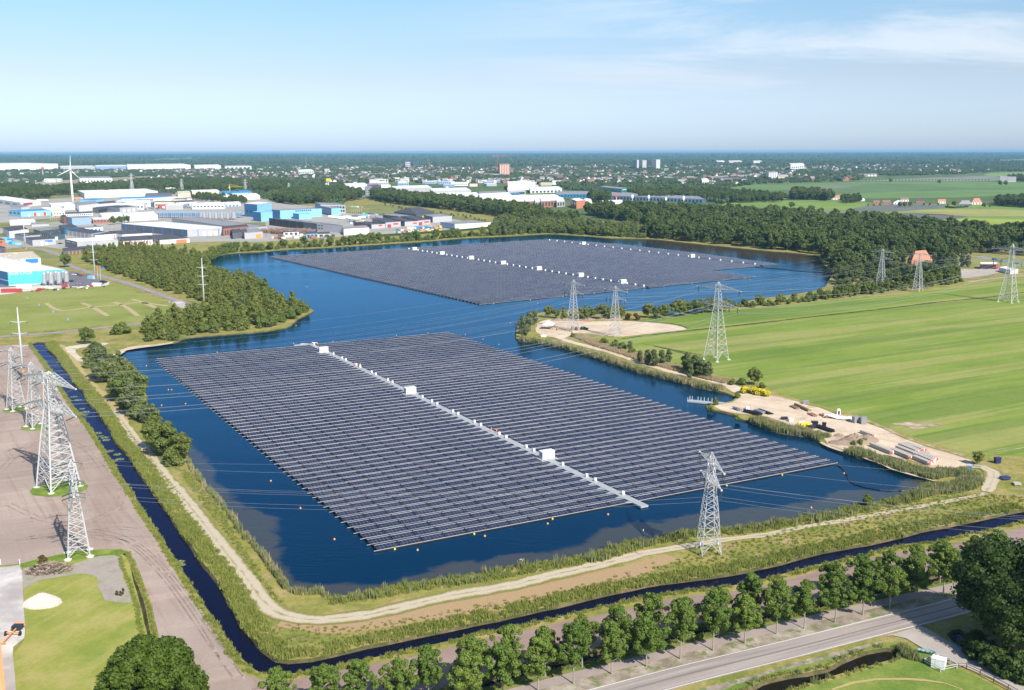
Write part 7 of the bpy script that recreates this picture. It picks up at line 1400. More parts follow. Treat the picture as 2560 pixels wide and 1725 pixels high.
for (x, y, an, ki) in hs[:300]:
    o = obj_from(HS[ki], 'house'); o.location = (x, y, LZ); o.rotation_euler = (0, 0, an); o.scale = (1.15, 1.15, 1.15); tag(o, HL[ki], 'house', 'houses of the town')
pts = [(x, y, LZ) for x, y, a_, k in hs[300:]]
X = g.uniform(-2400, 2600, 2600); Y = 3000 + 4200 * g.random(2600) ** 1.3; k = np.abs(X) < Y * .5
for pl in OPEN: k &= ~np_inside(X, Y, pl)
f = np.sin(X / 260 + 2) * np.sin(Y / 380) ; k &= f > -.15
pts += [(x, y, LZ) for x, y in zip(X[k], Y[k])]
scatter('town_roofs', 'far roofs of the town showing between the trees', pts, [proto(m) for m in HS], 71, (1.0, 1.6), cat='houses')
def flat(seed, wl, rf):
    g_ = random.Random(seed); mb = MB(); a, b, h = g_.uniform(25, 60), g_.uniform(14, 30), g_.uniform(7, 14); mb.box(-a / 2, a / 2, -b / 2, b / 2, 0, h); mb.box(-a / 2 - .2, a / 2 + .2, -b / 2 - .2, b / 2 + .2, h + .01, h + .6, 1)
    for x in range(int(a / 6)): mb.box(-a / 2 + 2 + x * 6, -a / 2 + 5.5 + x * 6, -b / 2 - .1, -b / 2 + .05, h * .35, h * .6, 2)
    return mb.mesh('shed', [M[wl], M[rf], M['glass']])
FS = [flat(k, a, b) for k, (a, b) in enumerate((('wwhite', 'rwhite'), ('wwhite', 'rgrey'), ('wgrey', 'rwhite'), ('cream', 'rdark'), ('wsteel', 'rwhite')))]
i = 0
for pl, n in (([(930,470),(1280,470),(1400,480),(1400,460),(1280,452),(930,452)], 42), ([(640,428),(1280,430),(1280,415),(640,412)], 26), ([(300,530),(600,528),(620,505),(300,505)], 8), ([(0,470),(300,466),(300,436),(0,436)], 6), ([(1300,430),(1760,428),(1760,410),(1300,410)], 18)):
    P_ = W(pl); xs = [p.x for p in P_]; ys = [p.y for p in P_]; c = 0
    while c < n:
        x, y = g.uniform(min(xs), max(xs)), g.uniform(min(ys), max(ys))
        if inside((x, y), P_): o = obj_from(FS[i % 5], 'flat_roofed_building'); o.location = (x, y, LZ); o.rotation_euler = (0, 0, g.choice([.15, .2, 1.75])); i += 1; c += 1; o.scale = (1, 1, g.uniform(.7, 1.1)); tag(o, 'pale flat-roofed building among others at the edge of the town', 'building', 'flat-roofed buildings at the edge of the town')
# silos, tanks, chimneys, masts, cranes
M['steel'] = plain('stainless_silo', (0.6, 0.6, 0.62), 0.35, 0.6, 0.08, 1)
def silo(label, group, h=10.0, r=1.7):
    t = thing('silo', label, 'silo', (0, 0, 0), 0, group); mb = MB(); mb.lathe([(r * .35, 1.2), (r, 2.4), (r, h - .8), (r * .75, h - .2), (r * .2, h)], 16)
    for z in range(3, int(h) - 1): mb.lathe([(r * 1.015, z), (r * 1.015, z + .08)], 16)
    mb.build('tank', M['steel'], t, smooth=False); mb = MB()
    for k in range(4): a = k * 1.571 + .78; mb.bar((r * .9 * math.cos(a), r * .9 * math.sin(a), 0), (r * .9 * math.cos(a), r * .9 * math.sin(a), 2.6), .22)
    mb.build('leg_frame', M['steel'], t); mb = MB(); mb.bar((r + .15, 0, .2), (r + .15, 0, h), .12); mb.build('ladder', M['steel'], t); return t
s0 = silo('upright steel silo in the front row at the cyan factory', 'front row of steel silos'); kl = kidlist(s0)
for k, (x, y) in enumerate(((112,714.5),(129,714.5),(148.5,714),(167,712))):
    o = s0 if k == 0 else copy_tree(s0, kl); o.location = G(x, y); o.scale = (.8, .8, 1) if k == 0 else (1.05, 1.05, 1.05)
for k, (x, y) in enumerate(((122,711),(141,710.5),(160,709))):
    o = copy_tree(s0, kl); o.location = G(x, y); tag(o, 'upright steel silo half hidden behind the front row at the cyan factory', 'silo', 'rear row of steel silos')
s1 = silo('white upright tank of the distant silo plant', 'white tanks of the silo plant', 11, 2.6); kl = kidlist(s1)
for k in range(12):
    o = s1 if k == 0 else copy_tree(s1, kl); o.location = G(503 + k * 7.4, 548 + (k % 2) * 2); 
    if k > 9: o.scale = (1.5, 1.5, 1.1)
for k in range(7):      # blue pipe racks
    t = thing('pipe_rack', 'blue steel pipe rack between the silo plant and the white blocks', 'pipe rack', G(392 + k * 30, 545), 0, 'blue pipe racks'); mb = MB(); 
    for x in range(4):
        for y in (0, 8): mb.bar((x * 6, y, 0), (x * 6, y, 8), .5)
    for z in (4, 7.5): mb.box(0, 18, 0, 8, z, z + .5)
    mb.build('frame', M['bluep'], t); mb = MB()
    for y in (1.5, 3.5, 5.5): mb.tube([(-1, y, 8.4), (19, y, 8.4)], .4, 6)
    mb.build('pipe', M['wblue'], t)
for k, (x, y, hh) in enumerate(((1541,501,15),(1581,502,15),(1622,503,15),(1665,505,11),(1709,506,15))):
    t = thing('advertising_mast', 'white advertising mast in front of the very long low shed, number %s from the left' % names7[k], 'sign mast', G(x, y)); H_ = hh * G(x, y).length / F; mb = MB(); mb.bar((0, 0, 0), (0, 0, H_), .9); mb.build('post', M['whitep'], t); mb = MB(); mb.box(-2, 2, -.6, .6, H_ * .45, H_); mb.build('sign_board', M['redsign'] if k == 0 else M['whitep'], t)
def crane(label, x, y, ytop, jl, jr, mat):
    p = G(x, y); H_ = hgt(x, y, ytop); t = thing('tower_crane', label, 'crane', p, 0); mb = MB(); s = 1.4 if jl > 5 else .6
    for i_, j_ in ((-1, -1), (1, -1), (1, 1), (-1, 1)): mb.bar((i_ * s, j_ * s, 0), (i_ * s, j_ * s, H_), .5)
    z = 0
    while z < H_ - 3: mb.bar((-s, -s, z), (s, -s, z + 3), .3); mb.bar((s, -s, z + 3), (-s, -s, z + 6), .3); z += 6
    mb.build('mast', mat, t); k_ = p.length / F; mb = MB(); mb.bar((-jl * k_, 0, H_), (jr * k_, 0, H_), 1.1 * s); mb.bar((0, 0, H_ + 6), (jr * k_ * .8, 0, H_ + .8), .4); mb.bar((0, 0, H_ + 6), (-jl * k_, 0, H_ + .8), .4); mb.bar((0, 0, H_), (0, 0, H_ + 6), 1.2); mb.build('jib', mat, t)
    mb = MB(); mb.box(-jl * k_, -jl * k_ + 3, -1.5, 1.5, H_ - 4, H_ - .9); mb.build('counterweight', M['conc'], t)
crane('red tower crane beside the red and white apartment tower', 1244, 422, 390, 10, 26, M['redsign']); crane('small yellow mobile crane over the pale blue hall', 575, 484, 467, 2, 30, M['yellow'])
def slim(label, name, cat, x, y, ytop, r, mat, cone=False):
    p = G(x, y); H_ = hgt(x, y, ytop); t = thing(name, label, cat, p); mb = MB(); mb.lathe([(r, 0), (r * (.7 if not cone else 1), H_ * (.55 if cone else 1)), (r * .05 if cone else r * .6, H_)], 8); mb.build('shaft', mat, t); mb = MB(); mb.lathe([(r * 1.6, 0), (r * 1.6, 1.5)], 8); mb.build('base', M['conc'], t)
slim('thin church spire in the town left of the apartment tower', 'church_spire', 'church', 1178, 428, 403, 5, M['rdark'], True); slim('thin lattice radio mast left in the town', 'radio_mast', 'mast', 766, 421, 396, 1.2, M['wgrey']); slim('slender tower behind the wide pale roofs', 'tower', 'tower', 1074, 428, 405, 3, M['brick'])
for k, (x, y, yt, c) in enumerate(((108,441,418,'redsign'),(90,462,451,'wblue'),(110,462,451,'wblue'),(822,480,446,'yellow'),(1118,484,467,'whitep'),(1131,455,440,'redsign'))):
    p = G(x, y); H_ = hgt(x, y, yt); t = thing('sign_mast', ('red-headed advertising mast at the far left', 'left blue-topped arched mast by the motorway', 'right blue-topped arched mast by the motorway', 'yellow-topped filling station mast near the motorway', 'white mast of the car dealers', 'small red-topped mast in the town')[k], 'sign mast', p); mb = MB(); mb.bar((0, 0, 0), (0, 0, H_ * .7), H_ * .05); mb.build('post', M['whitep'], t); mb = MB(); w_ = H_ * .17; mb.box(-w_, w_, -1, 1, H_ * .8, H_); mb.build('sign_board', M[c], t)
# ------------------------------------------------ vehicles, yard goods, people, small things
M['tyre'] = plain('tyre_rubber', (0.02, 0.02, 0.02), 0.8)
def paintm(n, c): M[n] = plain(n, c, 0.3, 0, .03, 1, .6); return M[n]
for n, c in (('car_white', (.75, .75, .75)), ('car_black', (.02, .02, .025)), ('car_grey', (.25, .26, .28)), ('car_blue', (.04, .1, .3)), ('car_red', (.5, .03, .03))): paintm(n, c)
def carkit(col_):
    mb = MB(); L_ = 2.2
    def ring(x, zb, zt, w_): return [(x, -w_, zb), (x, w_, zb), (x, w_, zt), (x, -w_, zt)]
    sec = [(-2.2, .35, .75, .78), (-1.9, .3, .95, .86), (-.2, .28, .98, .88), (1.3, .3, .92, .86), (2.05, .3, .78, .82), (2.25, .38, .62, .7)]
    for i in range(len(sec) - 1):
        a, b = ring(*sec[i]), ring(*sec[i + 1]); mb.hexa([a[0], b[0], b[1], a[1], a[3], b[3], b[2], a[2]])
    body = mb.mesh('body', M[col_]); mb = MB(); mb.hexa([(-2.0, -.78, .93), (1.05, -.78, .93), (1.05, .78, .93), (-2.0, .78, .93), (-1.55, -.62, 1.42), (.35, -.62, 1.42), (.35, .62, 1.42), (-1.55, .62, 1.42)]); cabin_ = mb.mesh('glasshouse', M['glass']); mb = MB(); mb.box(-1.5, .3, -.6, .6, 1.423, 1.47); roof_ = mb.mesh('roof', M[col_])
    ws = []
    for x in (-1.35, 1.35):
        for y in (-.8, .8): m = MB(); m.tube([(x, y - .11, .33), (x, y + .11, .33)], .33, 12); ws.append(m.mesh('wheel', M['tyre']))
    return [('body', body), ('glasshouse', cabin_), ('roof', roof_)] + [('wheel', w) for w in ws]
KITS = {}
def car(cn, label, px, py, rz, group=None, s=1.0, cat='car'):
    if cn not in KITS: KITS[cn] = carkit('car_' + cn)
    t = thing('parked_car', label, cat, G(px, py) + Vector((0, 0, .12)), rz, group); t.scale = (s, s, s)
    for nm, me in KITS[cn]: o = obj_from(me, nm); o.parent = t
    return t
def carfar(cn, label, px, py, rz, group):     # too small in the photo to show parts
    k = 'far' + cn
    if k not in KITS:
        mb = MB(); mb.box(-2.2, 2.2, -.88, .88, .25, .95); mb.hexa([(-2, -.8, .95), (1, -.8, .95), (1, .8, .95), (-2, .8, .95), (-1.5, -.65, 1.45), (.4, -.65, 1.45), (.4, .65, 1.45), (-1.5, .65, 1.45)], 1)
        for x in (-1.35, 1.35): mb.box(x - .35, x + .35, -.9, .9, 0, .5, 2)
        KITS[k] = mb.mesh('parked_car', [M['car_' + cn], M['glass'], M['tyre']])
    o = obj_from(KITS[k], 'parked_car'); o.location = G(px, py) + Vector((0, 0, .1)); o.rotation_euler = (0, 0, rz); o.scale = (1.15,) * 3; tag(o, label, 'car', group)
car('black', 'black estate car parked on the sandy point beside a log pile', 1460, 824.5, R(-8), None, 1.15)
car('grey', 'dark grey car on the cyan factory yard', 195, 712, R(5)); car('black', 'black car at the corner of the silos on the factory yard', 178, 704.5, R(60)); car('black', 'black pickup at the outer end of the factory yard', 259, 707, R(-10), None, 1.3)
car('red', 'red car at the upper edge of the factory yard', 203, 690, R(-20)); car('black', 'dark car next to the red one on the factory yard', 193, 688, R(-20)); car('white', 'white car left of the dark one on the factory yard', 185, 688.5, R(-20))
car('black', 'black car parked by the estate road near the grey workshops', 151, 610, R(5))
cn = ['white', 'black', 'grey', 'blue', 'red']; gr = random.Random(90)
def lot(x0, y0, x1, y1, n, desc, grp, jx=3, jy=1.5):
    for i in range(n):
        f = (i + .5) / n; c = gr.choice(cn); carfar(c, '%s car %s' % (c, desc), x0 + (x1 - x0) * f + gr.uniform(-jx, jx), y0 + (y1 - y0) * f + gr.uniform(-jy, jy), R(gr.choice([20, 110, 25])), grp)
lot(880, 541, 985, 548, 30, 'in the long parking row behind the sheds', 'cars in the parking rows', 4, 3); lot(895, 533, 960, 538, 14, 'in the upper parking row by the flagpoles', 'cars in the parking rows', 4, 2)
lot(1000, 587, 1100, 580, 16, 'among the goods in front of the hedge hall', 'cars in the goods yard', 3, 3); lot(1440, 552, 1590, 563, 7, 'driving on the highway past the wood', 'cars on the highway', 10, 1); lot(900, 499, 940, 489, 6, 'on the road through the tree gap', 'cars on the road through the tree gap', 3, 1)
lot(345, 524, 480, 520, 22, 'before the red-fronted shed', 'cars before the red-fronted shed', 4, 1.5); lot(10, 571, 60, 568, 4, 'on the left estate lawn edge', 'cars by the left lawn', 3, 1); lot(380, 576, 450, 592, 8, 'beside the huge warehouse', 'cars beside the huge warehouse', 4, 2); lot(1340, 497, 1500, 500, 20, 'outside the dealerships', 'cars outside the dealerships', 5, 3); lot(1540, 506, 1760, 514, 22, 'outside the very long low shed', 'cars outside the long low shed', 6, 1); lot(262, 537, 345, 534, 10, 'in the court of the light grey hall', 'cars in the court', 3, 1)
lot(2470, 648, 2550, 661, 3, 'on the road behind the farm yard', 'cars behind the farm yard', 8, 1); lot(320, 497, 460, 494, 16, 'along the very long white hall', 'cars along the white hall', 5, 1)
# containers, lorries, boxes
def container(label, px, py, rz, mat, L=6.1, w_=2.4, h_=2.6, group=None, name='shipping_container', cat='container', z=0.0):
    t = thing(name, label, cat, G(px, py) + Vector((0, 0, .12 + z)), rz, group); mb = MB(); mb.box(-L / 2, L / 2, -w_ / 2, w_ / 2, .1, h_)
    for k in range(int(L / .6)): x = -L / 2 + .3 + k * .6; mb.box(x, x + .25, -w_ / 2 - .05, -w_ / 2 + .01, .2, h_ - .15); mb.box(x, x + .25, w_ / 2 - .01, w_ / 2 + .05, .2, h_ - .15)
    mb.build('box', M[mat], t); mb = MB(); mb.box(L / 2 + .005, L / 2 + .06, -w_ / 2 + .1, w_ / 2 - .1, .2, h_ - .1); mb.build('door', M['doorg'], t); mb = MB()
    for x in (-L / 2 + .1, L / 2 - .1):
        for y in (-w_ / 2 + .1, w_ / 2 - .1): mb.box(x - .12, x + .12, y - .12, y + .12, -.02, .1)
    mb.build('corner_casting', M['dark'], t); return t
container('long dull red container at the front of the rubble strip', 30, 731, R(12), 'tinred', 14); container('small dull red container at the end of the rubble strip', 163, 718, R(8), 'tinred', 4.5)
container('white site cabin with a cyan end by the factory yard exit', 243, 716, R(-5), 'whitep', 7); container('white trailer lying along the rubble strip', 62, 722, R(10), 'whitep', 11, h_=3.4); container('light blue container behind the parked cars', 228, 698, R(-25), 'wblue', 6)
for k, (x, y) in enumerate(((22,607),(30,610),(38,611),(47,613),(26,602),(16,600))): container('blue container in the cluster by the brick building at the left edge', x, y, R(12), ['wblue', 'bluep', 'wcyan'][k % 3], 6, group='blue containers by the brick building')
def lorry(label, px, py, rz, mat='whitep', group=None, L=12):
    t = thing('lorry', label, 'lorry', G(px, py) + Vector((0, 0, .12)), rz, group); mb = MB(); mb.box(-L / 2, L / 2 - 3, -1.25, 1.25, 1.1, 3.9); mb.build('trailer', M[mat], t); mb = MB(); mb.hexa([(L / 2 - 2.6, -1.2, .6), (L / 2 - .4, -1.2, .6), (L / 2 - .4, 1.2, .6), (L / 2 - 2.6, 1.2, .6), (L / 2 - 2.6, -1.2, 3.3), (L / 2 - .9, -1.2, 3.3), (L / 2 - .9, 1.2, 3.3), (L / 2 - 2.6, 1.2, 3.3)]); mb.build('cab', M['whitep'], t)
    for x in (-L / 2 + 1.5, -L / 2 + 2.8, L / 2 - 1.6):
        mb = MB(); mb.tube([(x, -1.25, .55), (x, 1.25, .55)], .55, 10); mb.build('wheel', M['tyre'], t)
for k, (x, y) in enumerate(((830,545),(842,546.5),(855,548),(868,546),(880,549),(892,550),(905,547))): lorry('white lorry in the rank behind the timber shed', x, y, R(20), group='white lorries in rank')
lorry('yellow-ended white lorry behind the far left shed', 107, 503, R(2), 'whitep', None, 24); lorry('orange lorry near the wind turbine', 195, 499, R(2), 'orange', None, 20)
lorry('blue tipper lorry in the goods yard', 1050, 574, R(15), 'bluep'); lorry('white lorry left of the blue tipper in the goods yard', 1030, 575, R(15))
lorry('light blue lorry by the parking row', 915, 543, R(20), 'wcyan')
# clipped hedge
hm = LM['dark']
def hedge(label, pp, w_, h_, nl=4000):
    c = resample(W(pp), 2.5, False); cl = [(p.x - c[0].x, p.y - c[0].y, h_ * .55, max(w_, h_) * .62) for p in c]; q = leaves(cl, nl, .5, 5); V = q.reshape(-1, 3).tolist(); Fc = [(4 * i, 4 * i + 1, 4 * i + 2, 4 * i + 3) for i in range(len(q))]; L_, R_ = ribbon(c, w_ / 2 * .9)
    for i in range(len(c) - 1):
        o_ = len(V); z1 = h_ * .9
        V += [(p.x - c[0].x, p.y - c[0].y, z) for z in (0, z1) for p in (R_[i], R_[i + 1], L_[i + 1], L_[i])]; Fc += [(o_, o_ + 1, o_ + 5, o_ + 4), (o_ + 2, o_ + 3, o_ + 7, o_ + 6), (o_ + 4, o_ + 5, o_ + 6, o_ + 7)]
    me = bpy.data.meshes.new('hedge'); me.from_pydata(V, [], Fc); me.materials.append(hm); me.update(); o = obj_from(me, 'hedge'); o.location = (c[0].x, c[0].y, LZ); tag(o, label, 'hedge')
hedge('long clipped dark hedge between the sheds and the north shore', [(882,594),(960,591),(1050,585),(1150,578),(1234,570)], 2.5, 2.6, 9000); hedge('clipped hedge in front of the blue-roofed farmhouse', [(2364,519),(2390,520.5),(2419,518)], 3, 3, 900)
for (x, y) in ((2335,660),(2352,663),(2370,664),(2388,667),(2405,666),(2420,668)): tree('willow', x, y, 1.15, 'round-topped pale tree in the row between the farmhouse and the farm yard', 'tree', 'pale trees beside the farm yard')
# flags
def flag(label, px, py, h_, mat, group):
    t = thing('flagpole', label, 'flagpole', G(px, py), 0, group); mb = MB(); mb.lathe([(.09, 0), (.05, h_)], 8); mb.build('pole', M['whitep'], t); mb = MB(); n = 6
    for k in range(n): x0, x1 = .1 + k * .45, .1 + (k + 1) * .45; y0, y1 = .18 * math.sin(k), .18 * math.sin(k + 1); mb.hexa([(x0, y0, h_ - 1.7 - k * .05), (x1, y1, h_ - 1.75 - k * .05), (x1, y1 + .03, h_ - 1.75 - k * .05), (x0, y0 + .03, h_ - 1.7 - k * .05), (x0, y0, h_ - .1 - k * .05), (x1, y1, h_ - .15 - k * .05), (x1, y1 + .03, h_ - .15 - k * .05), (x0, y0 + .03, h_ - .1 - k * .05)])
    mb.build('flag', M[mat], t)
flag('left flagpole at the factory with a red and white flag', 245, 700, 11, 'redsign', None); flag('right flagpole at the factory with a blue flag', 252, 701, 11, 'bluep', None)
for k in range(6): flag('white flagpole on the green by the light blue office', 878 + k * 5.2, 533 + k * .3, 12, ['wblue', 'wcyan', 'yellow', 'whitep', 'bluep', 'orange'][k], 'flagpoles by the light blue office')
for k in range(4): flag('coloured banner in the row on the left lawn', 127 + k * 5, 554, 9, ['wcyan', 'yellow', 'redsign', 'orange'][k], 'banners on the left lawn')
# pallets: stacks of reddish pallets
M['pallet'] = plain('reddish_pallet_wood', (0.36, 0.2, 0.15), 0.85, var=.3, scale=1.5); M['pallet2'] = plain('greyish_pallet_wood', (0.4, 0.3, 0.26), 0.85, var=.3, scale=1.5)
def palletstack(h_, mat):
    mb = MB(); z = 0
    while z < h_: mb.box(-.6, .6, -.5, .5, z + .1, z + .15); [mb.box(x - .06, x + .06, -.5, .5, z, z + .1) for x in (-.5, 0, .5)]; z += .24
    return mb.mesh('pallet_stack', M[mat])
ps = [palletstack(3.2, 'pallet'), palletstack(2.4, 'pallet'), palletstack(3.6, 'pallet2')]; c = 0
PY = W([(645,568),(668,566),(790,583),(788,587),(700,587),(660,583),(643,577)]); X, Y = fill(PY, 3.6, 95)
for i in np.argsort(Y)[:230]: o = obj_from(ps[c % 3], 'pallet_stack'); o.location = (X[i], Y[i], LZ + .1); o.scale = (2.0, 2.0, 1.15 + .4 * gr.random()); o.rotation_euler = (0, 0, .35); tag(o, 'tall stack of reddish wooden pallets in the yard before the timber shed', 'pallet stack', 'pallet stacks in the timber yard'); c += 1
# goods in the yards: crates, machines
def crate(label, px, py, mat, group, w_=2, h_=1.6, rz=.3, name='crate', cat='crate'):
    t = MB(); t.box(-w_ / 2, w_ / 2, -w_ * .35, w_ * .35, .1, h_ * .8); t.box(-w_ / 2 - .08, w_ / 2 + .08, -w_ * .35 - .08, w_ * .35 + .08, h_ * .8, h_); t.box(-w_ * .4, -w_ * .3, -w_ * .3, w_ * .3, 0, .12); t.box(w_ * .3, w_ * .4, -w_ * .3, w_ * .3, 0, .12)
    o = t.build(name, M[mat]); o.location = G(px, py) + Vector((0, 0, .1)); o.rotation_euler = (0, 0, rz); tag(o, label, cat, group)
cols_ = {'yellow': 'yellow', 'orange': 'orange', 'whitep': 'white', 'car_grey': 'grey', 'bluep': 'blue', 'cream': 'cream', 'rdark': 'black', 'wgreen': 'green'}
for i in range(120):
    m_ = gr.choice(list(cols_)); f = gr.random(); x = 985 + f * 118; crate('%s crate or machine among the hire goods before the hedge' % cols_[m_], x, 589 - f * 12 - gr.random() * 11, m_, 'goods in the hire yard', gr.uniform(1.5, 4.5), gr.uniform(1, 2.6), gr.uniform(0, 1.5))
for i in range(46):
    m_ = gr.choice(list(cols_)); crate('%s crate on the storage ground behind the sheds' % cols_[m_], 868 + gr.random() * 100, 553 + gr.random() * 8, m_, 'goods on the storage ground', gr.uniform(2, 5), gr.uniform(1, 2.4), gr.uniform(0, 1.5))
for i in range(24): m_ = gr.choice(['rdark', 'whitep', 'car_grey', 'brick', 'cream']); crate('%s garden shed or cabin on the display ground by the north shore' % {'rdark': 'black', 'whitep': 'white', 'car_grey': 'grey', 'brick': 'brown', 'cream': 'cream'}[m_], 662 + gr.random() * 180, 590 + gr.random() * 9, m_, 'display cabins by the north shore', gr.uniform(3, 7), gr.uniform(2.2, 3), .35, 'cabin', 'cabin')
B = building
B(((707,584),(709,590),(747,588)),581,'wwhite','rdark','small white pavilion with a black frame by the north shore',[Wn('f',3,.1,.8)],'pavilion','pavilion'); B(((764,591),(766,596.5),(795,594.5)),585,'wsteel','rdark','open blue-grey show pavilion by the north shore',[Wn('f',3,.1,.8)],'pavilion','pavilion'); B(((793,589),(795,594),(826,593)),585,'cream','rdark','cream show pavilion with a dark roof by the north shore',[Wn('f',2,.1,.8)],'pavilion','pavilion'); B(((600,588),(612,598),(657,594)),582,'wgrey','rgrey','grey unit with an orange door at the end of the pallet yard',[('door','f',1,.6,.95,0,.6,'orange',.9)])
for i in range(22):
    m_ = gr.choice(['whitep', 'tinred', 'rdark', 'conc']); f = gr.random(); crate('discarded %s skip on the rubble strip' % {'whitep': 'white', 'tinred': 'rusty red', 'rdark': 'black', 'conc': 'grey'}[m_], 70 + f * 190, 727 - f * 10 + gr.uniform(-3, 3), m_, 'skips on the rubble strip', gr.uniform(1.2, 3), gr.uniform(.6, 1.4), gr.uniform(0, 3), 'skip', 'skip')
# lamp posts
lp = thing('street_lamp', 'thin grey street lamp along an estate road', 'street lamp', (0, 0, 0), 0, 'street lamps of the estate'); mb = MB(); mb.tube([(0, 0, 0), (0, 0, 8.2), (.5, 0, 8.8), (1.3, 0, 9)], .09, 6); mb.build('post', M['galv'], lp); mb = MB(); mb.box(1.2, 1.9, -.15, .15, 8.92, 9.08); mb.build('lamp_head', M['whitep'], lp); kl = kidlist(lp)
for k, (x, y) in enumerate(((127,600),(62,570),(418,577),(455,590),(380,560),(700,552),(835,560),(880,562),(642,550),(300,612),(920,535),(1352,515),(1400,512),(280,580))): o = lp if k == 0 else copy_tree(lp, kl); o.location = G(x, y)
# ---------------- the sandy yards on the right bank
M['planks'] = plain('brown_timber', (0.3, 0.2, 0.13), 0.8, var=.25, scale=2); M['rust'] = plain('rusty_wood', (0.38, 0.2, 0.13), 0.85, var=.25, scale=2); M['pipeblack'] = plain('black_plastic_pipe', (0.02, 0.022, 0.03), .35); M['cgrey'] = plain('grey_concrete_beam', (0.42, 0.38, 0.34), .85, var=.12, scale=.8); M['tarp'] = plain('dark_blue_plastic', (0.02, 0.03, 0.12), .35)
def beamstack(label, px, py, qx, qy, w_, h_, n, group, red=True):
    a = G(px, py); b = G(qx, qy); L_ = (b - a).length; rz = math.atan2(b.y - a.y, b.x - a.x); t = thing('beam_stack', label, 'beam stack', a + Vector((0, 0, .12)), rz, group)
    for k in range(n): m = MB(); y = -w_ / 2 + w_ * (k + .5) / n; m.box(gr.uniform(0, .2), L_ - gr.uniform(0, .3), y - w_ / n * .46, y + w_ / n * .46, .15, h_); m.build('beam', M['cgrey'], t)
    m = MB(); [m.box(x - .15, x + .15, -w_ / 2, w_ / 2, 0, .146) for x in (L_ * .2, L_ * .8)]; m.build('bearer', M['planks'], t)
    if red:
        for k in range(n): m = MB(); y = -w_ / 2 + w_ * (k + .5) / n; m.box(L_ + .03, L_ + .1, y - w_ / n * .3, y + w_ / n * .3, .3, h_ - .15); m.build('end_cap', M['redsign'] if k % 2 == 0 else M['whitep'], t)
GB = 'concrete beam stacks with red ends on the sand yard'
for (a, b, c_, d, n, lb) in ((2178,1116,2230,1137,2,'long pale concrete beam stack nearest the dirt heap'),(2242,1123,2288,1141,2,'upper short stack of grey concrete beams'),(2252,1117,2296,1135,3,'second stack of grey concrete beams from the top'),(2263,1115,2310,1131,3,'topmost broad stack of concrete beams with red ends'),(2232,1130,2278,1149,3,'left lower stack of concrete beams with red ends'),(2296,1138,2338,1154,3,'right lower stack of concrete beams with red ends'),(2290,1142,2332,1159,2,'middle lower stack of concrete beams'),(2282,1147,2325,1165,2,'lowest stack of concrete beams, by the reeds')): beamstack(lb, a, b, c_, d, 1.3 * n / 2 + .4, 1.3, n, GB)
beamstack('single pair of beams behind the dirt heap', 2152, 1083, 2185, 1095, 1.2, 1.1, 2, None); beamstack('lone concrete slab lying in the reeds, left one', 2390, 1189, 2418, 1200, 1.2, .4, 1, None, False); beamstack('lone concrete slab lying in the grass, right one', 2438, 1204, 2456, 1213, 1.8, .5, 1, None, False); beamstack('thin slab at the water side of the beam stacks', 2222, 1141, 2264, 1153, .8, .35, 1, None, False); beamstack('pale concrete block at the far right in the grass', 2533, 1212, 2552, 1213, 2.4, .6, 1, None, False); beamstack('slab beside the bright shrub', 2434, 1166, 2456, 1169, .9, .5, 1, None, False)
def pipes(label, px, py, qx, qy, n, r, mat, group=None):
    a = G(px, py); b = G(qx, qy); L_ = (b - a).length; rz = math.atan2(b.y - a.y, b.x - a.x); t = thing('pipe_stack', label, 'pipe stack', a + Vector((0, 0, .12)), rz, group)
    for k in range(n): m = MB(); x = gr.uniform(-.4, .4); y = (k % 4) * 2 * r; z = r + .1 + (k // 4) * 1.8 * r; m.tube([(x, y, z), (L_ + x, y, z)], r, 8); m.build('pipe', M[mat], t)
    m = MB(); m.box(L_ * .2, L_ * .2 + .15, -.3, 8 * r, 0, .1); m.box(L_ * .8, L_ * .8 + .15, -.3, 8 * r, 0, .1); m.build('bearer', M['planks'], t)
for (a, b, c_, d, n, m_, lb) in ((1858,1031,1896,1041,8,'pipeblack','black pipes stacked along the water, longest stack'),(1884,1030,1904,1037,8,'car_grey','grey pipes stacked beside the longest black stack'),(1897,1029,1923,1038,6,'pipeblack','black pipes stacked on the landward side'),(1832,1023,1846,1028,6,'car_grey','short grey pipes at the shore end'),(2040,1070,2078,1083,8,'pipeblack','long black pipes right of the yellow floats'),(2046,1084,2062,1089,3,'rust','rusty tubes at the water edge'),(1974,1017,1990,1024,4,'planks','brown logs in a line, upper pair'),(1985,1014,2020,1030,6,'planks','long brown logs along the middle of the yard'),(2020,1036,2035,1043,4,'rust','rusty logs in the middle of the yard'),(2048,1038,2065,1046,4,'rust','loose rusty timbers before the white sheeting')): pipes(lb, a, b, c_, d, n, .26, m_)
